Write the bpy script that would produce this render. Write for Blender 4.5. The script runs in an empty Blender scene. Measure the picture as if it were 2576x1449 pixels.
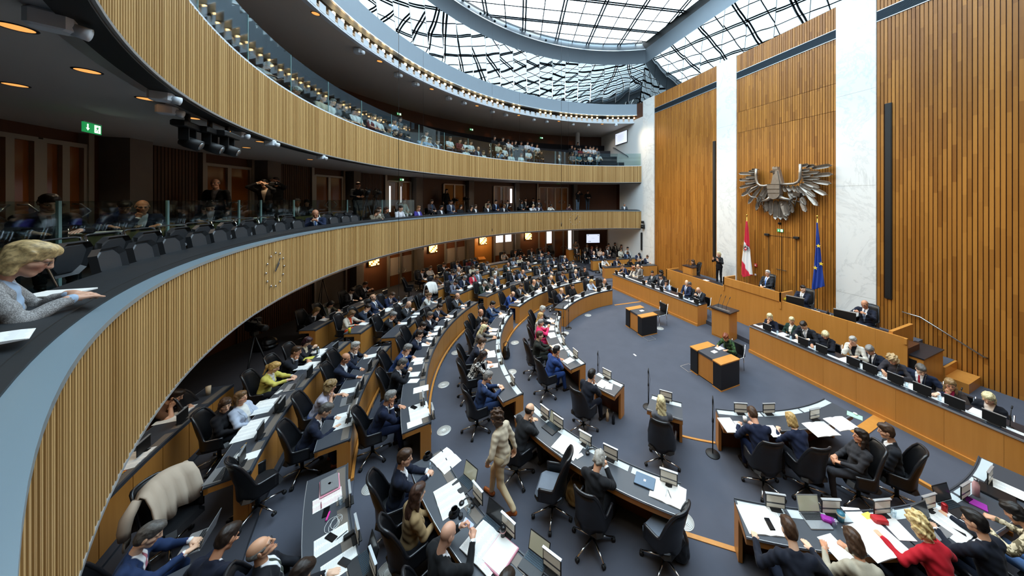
import bpy, math, random
import numpy as np
from mathutils import Vector, Matrix
random.seed(7); rng = np.random.default_rng(7)
PI = math.pi; rad = math.radians
SC = bpy.context.scene; COL = SC.collection
# ------------------------------------------------------------------ camera, sky, lights, exposure
# hall frame: origin on the floor at the centre of the seating arcs, +X to the eagle wall, +Y along it
FP, V0, U0 = 723.4, 501.5, 1426.2            # focal length and principal point (of 2576 x 1449)
CX, CY, CZ = -7.983, -8.255, 5.4             # the photographer leans on the lower gallery parapet
TH = math.atan((1120 - U0) / FP)             # yaw: the eagle wall runs to u = 1120
cam = bpy.data.cameras.new('camera'); camo = bpy.data.objects.new('camera', cam); COL.objects.link(camo)
cam.sensor_width = 36.0; cam.lens = 36.0 * FP / 2576
cam.shift_x = (1288 - U0) / 2576; cam.shift_y = -(724.5 - V0) / 2576
cam.clip_start = 0.02; cam.clip_end = 200
camo.location = (CX, CY, CZ); camo.rotation_euler = (PI / 2, 0, TH)
SC.camera = camo
vs = SC.view_settings
vs.view_transform = 'Standard'; vs.look = 'None'; vs.gamma = 1; vs.use_curve_mapping = False
vs.exposure = 0.18
w = bpy.data.worlds.new('sky'); SC.world = w; w.use_nodes = True
bg = w.node_tree.nodes['Background']; bg.inputs[0].default_value = (0.80, 0.92, 1.0, 1); bg.inputs[1].default_value = 8.0
SC.cycles.max_bounces = 7; SC.cycles.diffuse_bounces = 5; SC.cycles.glossy_bounces = 3
SC.cycles.transparent_max_bounces = 12; SC.cycles.transmission_bounces = 4
SC.cycles.sample_clamp_indirect = 6; SC.cycles.caustics_reflective = False; SC.cycles.caustics_refractive = False

def ray(u):
    t = (u - U0) / FP
    return t * math.cos(TH) - math.sin(TH), t * math.sin(TH) + math.cos(TH)
def at(u, v, z):                              # point of the horizontal plane z seen at pixel u, v
    y = -FP * (z - CZ) / (v - V0); d = ray(u)
    return CX + y * d[0], CY + y * d[1]
def atR(u, r):                                # far point of the circle r seen at column u
    d = ray(u); a = d[0] ** 2 + d[1] ** 2; b = CX * d[0] + CY * d[1]; c = CX * CX + CY * CY - r * r
    y = (-b + math.sqrt(b * b - a * c)) / a
    return CX + y * d[0], CY + y * d[1], y
def atX(u, v, X):                             # point of the plane x = X seen at pixel u, v
    d = ray(u); y = (X - CX) / d[0]
    return CY + y * d[1], CZ - (v - V0) * y / FP
def pol(r, a, z=0):                           # a: degrees from +Y towards -X
    return Vector((-r * math.sin(rad(a)), r * math.cos(rad(a)), z))
def ang(x, y): return math.degrees(math.atan2(-x, y))

# ------------------------------------------------------------------ materials
MATS = {}
def lin(c):
    if isinstance(c, str):
        c = [int(c[i:i + 2], 16) / 255 for i in (0, 2, 4)]
        c = [x / 12.92 if x < .04045 else ((x + .055) / 1.055) ** 2.4 for x in c]
    return (c[0], c[1], c[2], 1)
def base(name):
    m = bpy.data.materials.new(name); m.use_nodes = True; MATS[name] = m
    nt = m.node_tree; return m, nt, nt.nodes['Principled BSDF']
def N(nt, t, **k):
    n = nt.nodes.new(t)
    for a, v in k.items():
        if hasattr(n, a): setattr(n, a, v)
        else: n.inputs[a.replace('_', ' ')].default_value = v
    return n
def mix(nt, fac, a, b, mode='MIX'):
    n = nt.nodes.new('ShaderNodeMix'); n.data_type = 'RGBA'; n.blend_type = mode
    for i, x in ((0, fac), (6, a), (7, b)):
        if isinstance(x, bpy.types.NodeSocket): nt.links.new(x, n.inputs[i])
        elif i: n.inputs[i].default_value = lin(x)
        else: n.inputs[i].default_value = x
    return n.outputs[2]
def mth(nt, op, a, b=0.0, c=0.0):
    n = nt.nodes.new('ShaderNodeMath'); n.operation = op
    for i, x in enumerate((a, b, c)):
        if isinstance(x, bpy.types.NodeSocket): nt.links.new(x, n.inputs[i])
        else: n.inputs[i].default_value = x
    return n.outputs[0]
def bump(nt, p, h, s, d=.01):
    b = N(nt, 'ShaderNodeBump', Strength=s, Distance=d); nt.links.new(h, b.inputs['Height']); nt.links.new(b.outputs[0], p.inputs['Normal'])
def M(name, col='808080', rough=.5, metal=0., nscale=0., namt=.15, spec=.5, bmp=0., stretch=None, coat=0., coord='Object'):
    if name in MATS: return MATS[name]
    m, nt, p = base(name)
    p.inputs['Base Color'].default_value = lin(col); p.inputs['Roughness'].default_value = rough
    p.inputs['Metallic'].default_value = metal; p.inputs['Specular IOR Level'].default_value = spec
    if coat: p.inputs['Coat Weight'].default_value = coat; p.inputs['Coat Roughness'].default_value = .15
    if nscale:
        tc = nt.nodes.new('ShaderNodeTexCoord'); nz = N(nt, 'ShaderNodeTexNoise', Scale=nscale, Detail=3)
        s = tc.outputs[coord]
        if stretch:
            mp = nt.nodes.new('ShaderNodeMapping'); mp.inputs['Scale'].default_value = stretch; nt.links.new(s, mp.inputs[0]); s = mp.outputs[0]
        nt.links.new(s, nz.inputs['Vector'])
        c = lin(col); d = [x * (1 - namt * 1.6) for x in c[:3]]; e = [min(1, x * (1 + namt)) for x in c[:3]]
        nt.links.new(mix(nt, nz.outputs[0], d, e), p.inputs['Base Color'])
        if bmp: bump(nt, p, nz.outputs[0], bmp)
    return m
def wood(name, a, b, rough=.4, grain=(60, 60, 2.5), rnd=.5, attr=False, band=0.):
    """vertical-grain oak; tone differs per object (or per slat through the tone attribute)"""
    m, nt, p = base(name)
    tc = nt.nodes.new('ShaderNodeTexCoord'); mp = nt.nodes.new('ShaderNodeMapping'); mp.inputs['Scale'].default_value = grain
    nt.links.new(tc.outputs['Object'], mp.inputs[0])
    nz = N(nt, 'ShaderNodeTexNoise', Scale=1., Detail=4, Roughness=.6); nt.links.new(mp.outputs[0], nz.inputs['Vector'])
    if attr: t = N(nt, 'ShaderNodeAttribute', attribute_name='tone').outputs['Fac']
    else: t = nt.nodes.new('ShaderNodeObjectInfo').outputs['Random']
    f = mth(nt, 'ADD', mth(nt, 'MULTIPLY', nz.outputs[0], 1 - rnd), mth(nt, 'MULTIPLY', t, rnd))
    if band:                                  # boards end and another tone begins every so often
        sx = nt.nodes.new('ShaderNodeSeparateXYZ'); nt.links.new(tc.outputs['Object'], sx.inputs[0])
        k = mth(nt, 'FLOOR', mth(nt, 'ADD', mth(nt, 'MULTIPLY', sx.outputs[2], 1 / band), mth(nt, 'MULTIPLY', t, 17.3)))
        wn = nt.nodes.new('ShaderNodeTexWhiteNoise'); wn.noise_dimensions = '2D'
        cb = nt.nodes.new('ShaderNodeCombineXYZ'); nt.links.new(k, cb.inputs[0]); nt.links.new(mth(nt, 'MULTIPLY', t, 91.7), cb.inputs[1])
        nt.links.new(cb.outputs[0], wn.inputs['Vector'])
        f = mth(nt, 'ADD', mth(nt, 'MULTIPLY', f, .6), mth(nt, 'MULTIPLY', wn.outputs[0], .4))
    nt.links.new(mix(nt, f, a, b), p.inputs['Base Color'])
    p.inputs['Roughness'].default_value = rough; p.inputs['Specular IOR Level'].default_value = .4
    return m
def emit(name, col, s):
    if name in MATS: return MATS[name]
    m, nt, p = base(name); p.inputs['Base Color'].default_value = lin(col)
    p.inputs['Emission Color'].default_value = lin(col); p.inputs['Emission Strength'].default_value = s
    return m
def glass(name, tint=(.9, .97, .95), refl=.08, alpha=.9):
    m = bpy.data.materials.new(name); MATS[name] = m; m.use_nodes = True; nt = m.node_tree; nt.nodes.remove(nt.nodes['Principled BSDF'])
    tr = N(nt, 'ShaderNodeBsdfTransparent', Color=lin([x * alpha for x in tint])); gl = N(nt, 'ShaderNodeBsdfGlossy', Roughness=.03, Color=(.9, .95, 1, 1))
    fr = N(nt, 'ShaderNodeLayerWeight', Blend=.5); mx = nt.nodes.new('ShaderNodeMixShader')
    nt.links.new(mth(nt, 'MULTIPLY_ADD', mth(nt, 'POWER', fr.outputs['Facing'], 4.), .55, refl), mx.inputs[0]); nt.links.new(tr.outputs[0], mx.inputs[1]); nt.links.new(gl.outputs[0], mx.inputs[2])
    nt.links.new(mx.outputs[0], nt.nodes['Material Output'].inputs[0]); return m

# ------------------------------------------------------------------ mesh helpers
class MB:
    """collects shapes; build() links them as ONE mesh object"""
    def __init__(s): s.v = []; s.f = []; s.m = []; s.tone = None; s.t = []; s.sm = []
    def add(s, vs, fs, mi=0, tone=0., smooth=False):
        o = len(s.v); s.v += [tuple(x) for x in vs]; s.f += [tuple(i + o for i in f) for f in fs]
        s.m += [mi] * len(fs); s.t += [tone] * len(vs); s.sm += [smooth] * len(fs); return s
    def box(s, lo, hi, mi=0, tone=0., mat=None):
        x0, y0, z0 = lo; x1, y1, z1 = hi
        vs = [(x0, y0, z0), (x1, y0, z0), (x1, y1, z0), (x0, y1, z0), (x0, y0, z1), (x1, y0, z1), (x1, y1, z1), (x0, y1, z1)]
        if mat is not None: vs = [mat @ Vector(v) for v in vs]
        return s.add(vs, [(0, 3, 2, 1), (4, 5, 6, 7), (0, 1, 5, 4), (1, 2, 6, 5), (2, 3, 7, 6), (3, 0, 4, 7)], mi, tone)
    def cbox(s, c, d, mi=0, rz=0, rx=0, tone=0.):
        m = Matrix.Translation(c) @ Matrix.Rotation(rz, 4, 'Z') @ Matrix.Rotation(rx, 4, 'X')
        return s.box([-x / 2 for x in d], [x / 2 for x in d], mi, tone, m)
    def rbox(s, c, d, b=.01, mi=0, mat=None):        # box with bevelled vertical edges and top
        x, y, z = [q / 2 for q in d]; rings = []
        for k, zz in ((1, -z), (0, -z + b * .5), (0, z - b), (1, z)):
            ins = b * .6 * k; r = []
            for sx, sy in ((-1, -1), (1, -1), (1, 1), (-1, 1)):
                for t in (0, 1):
                    px, py = sx * (x - ins), sy * (y - ins)
                    if (sx * sy > 0) == (t == 0): py -= sy * b
                    else: px -= sx * b
                    r.append((px, py, zz))
            rings.append(r)
        M4 = Matrix.Translation(c) @ mat if mat is not None else Matrix.Translation(c)
        vs = [M4 @ Vector(p) for r in rings for p in r]; n = 8
        fs = [tuple(range(n))[::-1], tuple(range(3 * n, 4 * n))]
        fs += [(k * n + i, k * n + (i + 1) % n, (k + 1) * n + (i + 1) % n, (k + 1) * n + i) for k in range(3) for i in range(n)]
        return s.add(vs, fs, mi)
    def lathe(s, prof, n=16, c=(0, 0, 0), mi=0, mat=None, smooth=True):
        vs = []; fs = []
        for r, z in prof:
            for i in range(n):
                a = 2 * PI * i / n; vs.append(Vector((r * math.cos(a), r * math.sin(a), z)))
        k = len(prof)
        for j in range(k - 1):
            for i in range(n): fs.append((j * n + i, j * n + (i + 1) % n, (j + 1) * n + (i + 1) % n, (j + 1) * n + i))
        ring = k > 3 and abs(prof[0][0] - prof[-1][0]) < 1e-9
        if prof[0][0] > 1e-6 and not ring: fs.append(tuple(range(n))[::-1])
        if prof[-1][0] > 1e-6 and not ring: fs.append(tuple(range((k - 1) * n, k * n)))
        c = Vector(c); vs = [(mat @ v if mat is not None else v) + c for v in vs]
        return s.add(vs, fs, mi, 0., smooth)
    def tube(s, pts, r, n=8, mi=0, cap=True, smooth=True):
        pts = [Vector(p) for p in pts]; k = len(pts); vs = []; fs = []
        rr = r if isinstance(r, (list, tuple)) else [r] * k; up = Vector((0, 0, 1)); prev = None
        for j, p in enumerate(pts):
            t = (pts[min(j + 1, k - 1)] - pts[max(j - 1, 0)]).normalized()
            if prev is None:
                a = t.cross(up);
                if a.length < .05: a = t.cross(Vector((0, 1, 0)))
            else: a = prev - t * prev.dot(t)
            a.normalize(); prev = a; b = t.cross(a)
            for i in range(n):
                q = 2 * PI * i / n; vs.append(p + (a * math.cos(q) + b * math.sin(q)) * rr[j])
        for j in range(k - 1):
            for i in range(n): fs.append((j * n + i, j * n + (i + 1) % n, (j + 1) * n + (i + 1) % n, (j + 1) * n + i))
        if cap: fs += [tuple(range(n))[::-1], tuple(range((k - 1) * n, k * n))]
        return s.add(vs, fs, mi, 0., smooth)
    def arc(s, r0, r1, z0, z1, a0, a1, n=None, mi=0, tone=0., smooth=False, z0b=None, z1b=None):
        """ring sector (degrees) between radii r0<r1, heights z0<z1 (z0b, z1b at r1)"""
        n = n or max(1, int(abs(a1 - a0) / 2.0)); z0b = z0 if z0b is None else z0b; z1b = z1 if z1b is None else z1b
        vs = []; fs = []
        for i in range(n + 1):
            a = a0 + (a1 - a0) * i / n
            vs += [pol(r0, a, z0), pol(r1, a, z0b), pol(r1, a, z1b), pol(r0, a, z1)]
        for i in range(n):
            o = i * 4; fs += [(o + k, o + (k + 1) % 4, o + 4 + (k + 1) % 4, o + 4 + k) for k in range(4)]
        fs += [(3, 2, 1, 0), (n * 4, n * 4 + 1, n * 4 + 2, n * 4 + 3)]
        return s.add(vs, fs, mi, tone, smooth)
    def mesh(s, name, mats, attr=False):
        me = bpy.data.meshes.new(name); me.from_pydata(s.v, [], s.f)
        for m in (mats if isinstance(mats, (list, tuple)) else [mats]): me.materials.append(m)
        me.polygons.foreach_set('material_index', s.m); me.polygons.foreach_set('use_smooth', s.sm)
        if attr:
            a = me.attributes.new('tone', 'FLOAT', 'POINT'); a.data.foreach_set('value', s.t)
        me.update(); return me
    def build(s, name, mats, parent=None, attr=False, **k):
        return put(name, s.mesh(name, mats, attr), parent, **k)
def tag(o, label=None, cat=None, group=None, kind=None):
    for k, v in (('label', label), ('category', cat), ('group', group), ('kind', kind)):
        if v: o[k] = v
    return o
def put(name, me, parent=None, loc=None, rz=0, mat=None, **k):
    o = bpy.data.objects.new(name, me); COL.objects.link(o)
    if parent: o.parent = parent
    if loc is not None: o.location = loc
    if rz: o.rotation_euler = (0, 0, rz)
    if mat is not None: o.matrix_basis = mat
    return tag(o, **k)
def empty(name, loc=(0, 0, 0), rz=0, **k):
    o = bpy.data.objects.new(name, None); COL.objects.link(o); o.location = loc; o.rotation_euler = (0, 0, rz); o.empty_display_size = .1
    return tag(o, **k)
def struct(o): o['kind'] = 'structure'; return o
# ------------------------------------------------------------------ materials of the hall
wood('fascia_oak', 'd3ad72', '9f7742', .45, (40, 40, 1.2), .75, attr=True)
wood('wall_oak', 'c08238', '7c4819', .34, (30, 30, .8), .55, attr=True, band=1.1)
wood('wall_oak_single', 'c08238', '774515', .34, (30, 30, .8), .5, band=1.1)
wood('desk_oak', 'c68b45', 'a56a2c', .36, (9, 9, .6), .25)
wood('bench_oak', 'd09148', 'b1742f', .34, (9, 9, .6), .2)
wood('dark_wood', '5e3a24', '46291a', .4, (20, 20, 1), .4)
wood('dark_slat', '5a3b26', '3f281a', .45, (20, 20, 1), .6, attr=True)
M('carpet', '50535d', .95, nscale=2.2, namt=.10, spec=.1)
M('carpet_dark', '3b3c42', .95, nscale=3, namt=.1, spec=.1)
M('white_wall', 'dedfdd', .7); M('ceiling', 'd2ccc4', .8); M('ceiling_dark', 'cbc9c5', .75)
M('grey_metal', '8e9aa3', .38, .35); M('steel', 'a9acae', .28, .9); M('chrome', 'd5d8da', .14, 1.); M('dark_steel', '2f3e48', .4, .6)
M('ring_grey', '8b9aa6', .5, .1); M('black', '0b0c0e', .55); M('black_gloss', '0a0b0d', .18); M('ledge_metal', '9fb4c0', .3, .55); M('ledge_leather', '1d2023', .5)
M('silver_trim', 'cfd3d6', .3, .7); M('concrete', '6d6660', .8, nscale=4, namt=.08); M('post', '9b948a', .35, .6)
M('white_plate', 'd9e2ea', .6); M('door_pane', '7d4820', .12, spec=.7); M('frosted', 'b3a79c', .5); M('vent_grey', '55585c', .5, .5)  # door_pane: brown colour also carries the warm reflection in the door glass
glass('clear_glass', (.86, .95, .93), .05, .93); glass('sky_pane', (.92, .97, 1.), .04, .95)
emit('lamp_warm', 'ffd9a0', 14); emit('lamp_ring', 'ffcf90', 12); emit('lamp_dim', 'ffb25e', .9); emit('sconce_glow', 'ffb968', 9); emit('day_window', 'f4f8ff', 1.6)
emit('screen_white', 'd3dcf0', 1.0); emit('exit_green', '1f8a4a', .9); emit('exit_white', 'e8f5ea', 1.6)
def marble():
    m, nt, p = base('marble'); tc = nt.nodes.new('ShaderNodeTexCoord')
    n1 = N(nt, 'ShaderNodeTexNoise', Scale=.55, Detail=9, Roughness=.7, Distortion=.7); nt.links.new(tc.outputs['Object'], n1.inputs['Vector'])
    d = mth(nt, 'ABSOLUTE', mth(nt, 'SUBTRACT', n1.outputs[0], .52)); v = mth(nt, 'SUBTRACT', 1., mth(nt, 'MINIMUM', mth(nt, 'MULTIPLY', d, 34.), 1.))
    n2 = N(nt, 'ShaderNodeTexNoise', Scale=2.1, Detail=4); nt.links.new(tc.outputs['Object'], n2.inputs['Vector'])
    nt.links.new(mix(nt, mth(nt, 'MULTIPLY', v, mth(nt, 'MULTIPLY', n2.outputs[0], .55)), 'e9e8e4', 'a9a8a6'), p.inputs['Base Color']); p.inputs['Roughness'].default_value = .25
marble()
def mirror():
    m, nt, p = base('mirror'); tc = nt.nodes.new('ShaderNodeTexCoord'); inf = nt.nodes.new('ShaderNodeObjectInfo')
    ad = nt.nodes.new('ShaderNodeVectorMath'); ad.operation = 'ADD'; nt.links.new(tc.outputs['Object'], ad.inputs[0])
    cb = nt.nodes.new('ShaderNodeCombineXYZ'); nt.links.new(mth(nt, 'MULTIPLY', inf.outputs['Random'], 9.), cb.inputs[0]); nt.links.new(cb.outputs[0], ad.inputs[1])
    nz = N(nt, 'ShaderNodeTexNoise', Scale=.55, Detail=.5); nt.links.new(ad.outputs[0], nz.inputs['Vector']); bump(nt, p, nz.outputs[0], .2, .1)
    p.inputs['Base Color'].default_value = (.20, .215, .22, 1); p.inputs['Metallic'].default_value = 1; p.inputs['Roughness'].default_value = .015
mirror()
WX = 5.91; A0, A1 = -31.2, 211.2

# ------------------------------------------------------------------ floor
fl = struct(MB().arc(0.001, 8.33, -.2, 0, -180, 180, 120).build('floor', MATS['carpet']))
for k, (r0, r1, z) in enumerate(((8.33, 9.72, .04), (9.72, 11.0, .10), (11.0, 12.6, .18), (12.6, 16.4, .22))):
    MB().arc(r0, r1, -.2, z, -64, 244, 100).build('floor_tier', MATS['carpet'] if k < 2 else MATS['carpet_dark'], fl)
MB().box((3.0, -15, -.2), (WX, 16, 0.002)).build('floor_strip', MATS['carpet'], fl)
MB().box((4.2, -14, 0), (WX, -4.75, .16)).build('floor_platform', MATS['carpet'], fl)
for r, h, a0, a1 in ((6.36, .07, 18, 80), (8.33, .09, 4, 97), (9.72, .1, 45, 100), (11.0, .1, 45, 100), (4.40, .015, 136, 146)):
    MB().arc(r, r + .05, 0 if r < 9 else .04, h + (0 if r < 9 else .05), a0, a1).build('floor_kerb', MATS['bench_oak'], fl)
MB().cbox((.75, 4.25, .006), (1.55, .09, .012), rz=rad(-4)).build('floor_strip_oak', MATS['bench_oak'], fl)
MB().cbox((-4.13, -4.97, .006), (.07, .75, .012), rz=rad(50)).build('floor_strip_oak', MATS['bench_oak'], fl)
MB().cbox((.35, -6.0, .03), (.07, 1.6, .06), rz=rad(4)).build('floor_strip_oak', MATS['bench_oak'], fl)
MB().cbox((1.3, -4.75, .008), (1.2, .22, .016), rz=rad(2)).build('floor_strip_oak', MATS['bench_oak'], fl)
# ------------------------------------------------------------------ eagle wall
wl = struct(MB().box((WX, -16, -.2), (WX + .3, 17, 12.9)).build('wall_right', MATS['dark_wood']))
SP = .0895
def slats(y0, y1, segs, single, pitch=SP, hole=None):
    n = int(round((y1 - y0) / pitch)); p = (y1 - y0) / n; mb = MB()
    me = {}
    for i in range(n):
        y = y0 + i * p
        for z0, z1 in segs:
            if hole and hole[0] < y + p / 2 < hole[1] and z0 < hole[2] + .1 and z1 > hole[3] - .1:
                parts = [(z0, hole[2]), (hole[3], z1)]
            else: parts = [(z0, z1)]
            for a, b in parts:
                if b - a < .02: continue
                d = .035 + .004 * ((i * 7) % 3)
                if single:
                    k = (round(b - a, 2), (i * 7) % 3)
                    if k not in me: me[k] = MB().box((-d, .006, 0), (0, p - .012, b - a)).mesh('slat', MATS['wall_oak_single'])
                    o = put('slat', me[k], wl); o.location = (WX, y, a)
                else: mb.box((WX - d, y + .006, a), (WX, y + p - .012, b), 0, rng.random())
    if not single: tag(mb.build('slat_run', MATS['wall_oak'], wl, attr=True), kind='stuff')
slats(-9.8, -7.0, [(.16, 12.8)], False)
slats(-7.0, -3.23, [(.0, 11.57), (11.95, 12.8)], True, hole=(-3.62, -3.44, 2.03, 8.66))
slats(-2.11, 2.0, [(0, 8.8), (8.815, 9.86), (9.875, 11.57), (11.95, 12.8)], True)
slats(3.16, 8.31, [(0, 11.57), (11.95, 12.8)], False, pitch=.0855)
for nm, y0, y1, dx in (('pillar', -3.23, -2.11, .07), ('pillar', 2.0, 3.16, .07), ('pillar', 8.31, 9.55, .10)):
    p = MB().box((WX - dx, y0, 0), (WX, y1, 12.85)).build('trim_1', MATS['marble']); struct(p)
    zz = [(0, 1.9), (1.9, 5.9), (5.9, 9.3), (9.3, 12.85)]
    for a, b in zz: MB().box((WX - dx - .012, y0 + .004, a + .004), (WX - dx, y1 - .004, b - .004)).build('slab', MATS['marble'], p)
for y1, z0_, z1_ in ((14.85, 0, 3.12), (12.8, 3.12, 6.75), (15.95, 6.75, 11.7)): MB().box((WX - .06, 9.55, z0_), (WX, y1, z1_)).build('wall_panel', MATS['white_wall'], wl)
for y0, y1 in ((-9.8, -3.24), (-2.1, 1.99), (3.17, 8.3)):
    v = MB().box((WX - .03, y0, 11.575), (WX - .01, y1, 11.945)).build('vent', MATS['vent_grey'], wl)
    for zz in (11.575, 11.925): MB().box((WX - .06, y0, zz), (WX, y1, zz + .022)).build('vent_frame', MATS['silver_trim'], v)
    mb = MB()
    for i in range(9): mb.box((WX - .05, y0, 11.615 + i * .035), (WX - .02, y1, 11.628 + i * .035))
    mb.build('louvre', MATS['dark_steel'], v)
for y, a, b in ((-3.53, 2.03, 8.66), (3.33, 1.97, 8.65)):
    o = MB().rbox((WX - .045, y, (a + b) / 2), (.09, .17, b - a), .01).build('line_loudspeaker', MATS['black'])
    tag(o, 'tall narrow black loudspeaker strip on the oak wall beside the %s marble pillar' % ('near right-hand' if y < 0 else 'middle, left-hand'), 'loudspeaker', 'column loudspeakers on the oak wall')
    MB().box((WX - .096, y - .06, a + .05), (WX - .09, y + .06, b - .05)).build('grille', MATS['black'], o)
# door in the eagle bay
dr = struct(empty('door_1', (WX - .05, -.17, 1.3)))
for x in (-.57, .57): MB().box((-.004, x - .008, 0), (.004, x + .008, 2.44)).build('door_joint', MATS['black'], dr)
MB().box((-.004, -.57, 2.43), (.004, .57, 2.445)).build('door_joint', MATS['black'], dr)
MB().box((-.004, -.006, 0), (.004, .006, 2.43)).build('door_joint', MATS['black'], dr)
for x in (-.12, .12): MB().tube([(-.01, x - .08, .95), (-.05, x - .08, .95), (-.05, x + .08, .95), (-.01, x + .08, .95)], .012).build('door_handle', MATS['dark_steel'], dr)
for x in (-.6, .62): MB().rbox((-.05, x, 2.46), (.1, .2, .1), .012).build('door_closer', MATS['black'], dr)

# ------------------------------------------------------------------ galleries: slabs, fascias, back walls
def fascia(name, r, z0, z1, a_end):
    o = struct(MB().arc(r + .025, r + .3, z0 + .02, z1 - .01, A0, A1, 160).build(name, MATS['dark_wood']))
    n = int((a_end - A0) * PI / 180 * r / .047); da = (a_end - A0) / n; mb = MB()
    for i in range(n):
        a = A0 + i * da; mb.arc(r - .012 - .004 * (i * 5 % 3), r + .03, z0 + .03, z1 - .012, a + da * .12, a + da * .82, 1, 0, rng.random())
    tag(mb.build('slat_run', MATS['fascia_oak'], o, attr=True), kind='stuff')
    MB().arc(r - .02, r + .3, z0, z0 + .03, A0, A1, 200).build('edge_trim', MATS['silver_trim'], o)
    for a in (-7.5, 14, 33.5, 47, 62):
        MB().arc(r - .012, r - .003, z0 + .03, z1 - .01, a - .03, a + .03, 1).build('joint', MATS['black'], o)
    return o
G1, G2 = 11.44, 11.42
f1 = fascia('wall_lower_gallery', G1, 3.15, 4.49, 152)
MB().arc(G1 - .03, G1 + .10, 4.475, 4.515, A0, A1, 220, z1b=4.53).build('ledge_metal', MATS['ledge_metal'], f1)
MB().arc(G1 + .10, G1 + .16, 4.47, 4.545, A0, A1, 220, z1b=4.56).build('ledge_gap', MATS['black'], f1)
MB().arc(G1 + .16, G1 + .50, 4.45, 4.57, A0, A1, 220, z1b=4.60).build('ledge_leather', MATS['ledge_leather'], f1)
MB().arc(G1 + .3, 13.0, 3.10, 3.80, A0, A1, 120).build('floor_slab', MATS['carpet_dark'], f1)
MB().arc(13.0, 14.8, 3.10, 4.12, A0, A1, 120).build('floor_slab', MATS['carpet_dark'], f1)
MB().arc(G1 + .1, 16.3, 3.06, 3.10, A0, A1, 120).build('soffit', MATS['ceiling'], f1)
f2 = fascia('wall_upper_gallery', G2, 6.68, 7.96, 152)
MB().arc(G2 - .01, G2 + .12, 7.95, 7.985, A0, A1, 220).build('edge_trim', MATS['white_plate'], f2)
MB().arc(G2 + .0, G2 + .18, 6.655, 6.70, A0, A1, 200).build('shadow_gap', MATS['black'], f2)
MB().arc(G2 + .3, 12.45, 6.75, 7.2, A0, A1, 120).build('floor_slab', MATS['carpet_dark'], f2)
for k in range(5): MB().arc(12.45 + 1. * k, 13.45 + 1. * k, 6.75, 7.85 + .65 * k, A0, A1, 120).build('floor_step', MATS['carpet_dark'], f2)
cl1 = struct(MB().arc(G2 + .1, 15.5, 6.70, 6.76, A0, A1, 160).build('ceiling_lower_gallery', MATS['ceiling_dark']))
cl2 = struct(MB().arc(12.3, 17.4, 11.45, 11.75, A0, A1, 160, z0b=11.38).build('ceiling_upper_gallery', MATS['ceiling']))
# glass parapet of the upper gallery
gp = struct(empty('window_1'))
ga = [A0 + .4] + [-22 + i * 8.3 for i in range(21)]
for a, b in zip(ga[:-1], ga[1:]): MB().arc(G2 + .05, G2 + .062, 7.97, 8.92, a + .06, b - .06, 6).build('pane', MATS['clear_glass'], gp)
for a in ga[1:]: MB().arc(G2 + .048, G2 + .064, 7.97, 8.92, a - .035, a + .035, 1).build('pane_edge', M('glass_edge', '7fa3a0', .2, 0), gp)
gq = struct(empty('window_2'))
gb = [47, 55.5, 63.5] + [ang(*atR(u, 12.95)[:2]) for u in (740, 657, 602, 423, 150)] + [117, 128]
for a, b in zip(gb[:-1], gb[1:]):
    MB().arc(12.95, 12.965, 3.80, 5.375, a + .05, b - .05, 6).build('pane', MATS['clear_glass'], gq)
    MB().arc(12.945, 12.97, 3.80, 5.38, b - .1, b + .1, 1).build('pane_edge', MATS['glass_edge'], gq)

# back walls with doors, posts and columns, listed by the columns they show between
def ua(u, r): return ang(*atR(u, r)[:2])
DN = [2]
def backwall(r, z0, z1, items, name, wallmat):
    o = struct(MB().arc(r, r + .3, z0, z1, A0 - 8, A1 + 8, 160).build(name, wallmat))
    for it in items:
        k, u0, u1 = it[:3]; a0, a1 = ua(u1, r - .1), ua(u0, r - .1)
        if k == 'slat':
            mb = MB(); n = int((a1 - a0) * PI / 180 * r / .08); da = (a1 - a0) / max(n, 1)
            for i in range(n): mb.arc(r - .05, r, z0, z1, a0 + i * da + da * .1, a0 + i * da + da * .85, 1, 0, rng.random())
            tag(mb.build('slat_run', MATS['dark_slat'], o, attr=True), kind='stuff')
        elif k == 'panel': MB().arc(r - .03, r, z0, z1, a0, a1, 4).build('wall_panel', it[3], o)
        elif k == 'col': MB().arc(r - .45, r, z0, z1, a0, a1, 3).build('wall_column', MATS['concrete'], o)
        elif k == 'post': MB().arc(r - .14, r, z0, z1, a0, a1, 1).build('wall_post', MATS['post'], o)
        elif k == 'door':
            zt = it[3]; d = struct(MB().arc(r - .06, r - .02, z0, zt, a0, a1, 3).build('door_%d' % DN[0], it[5] if len(it) > 5 else MATS['door_pane'])); DN[0] += 1
            w2 = .25 * 180 / PI / r * .22
            for a in (a0, (a0 + a1) / 2, a1): MB().arc(r - .12, r - .01, z0, zt, a - w2, a + w2, 1).build('door_frame', MATS['post'], d)
            MB().arc(r - .12, r - .01, zt - .05, zt + .03, a0, a1, 3).build('door_frame', MATS['post'], d)
            mid = (a0 + a1) / 2; hz = z0 + 1.05
            for s in (-1, 1):
                aa = mid + s * w2 * 2.2
                MB().tube([pol(r - .1, aa, hz - .14), pol(r - .2, aa, hz - .14), pol(r - .2, aa + s * w2 * 3, hz), pol(r - .2, aa, hz + .14), pol(r - .1, aa, hz + .14)], .016, 6).build('door_handle', MATS['steel'], d)
            if it[4]:
                for s0, s1, f in ((a0, mid, it[4]), (mid, a1, it[4])): MB().arc(r - .075, r - .06, z0 + .85, z0 + f, s0 + w2, s1 - w2, 2).build('door_panel', MATS['frosted'], d)
            if len(it) > 6:
                for s0, s1, q0, q1 in it[6]:
                    MB().arc(r - .09, r - .076, z0 + q0, z0 + q1, a0 + (a1 - a0) * s0, a0 + (a1 - a0) * s1, 2).build('window_pane', MATS['day_window'], d)
    return o
R0, RG1, RG2 = 16.0, 14.6, 17.0
DZ = 2.95
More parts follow.
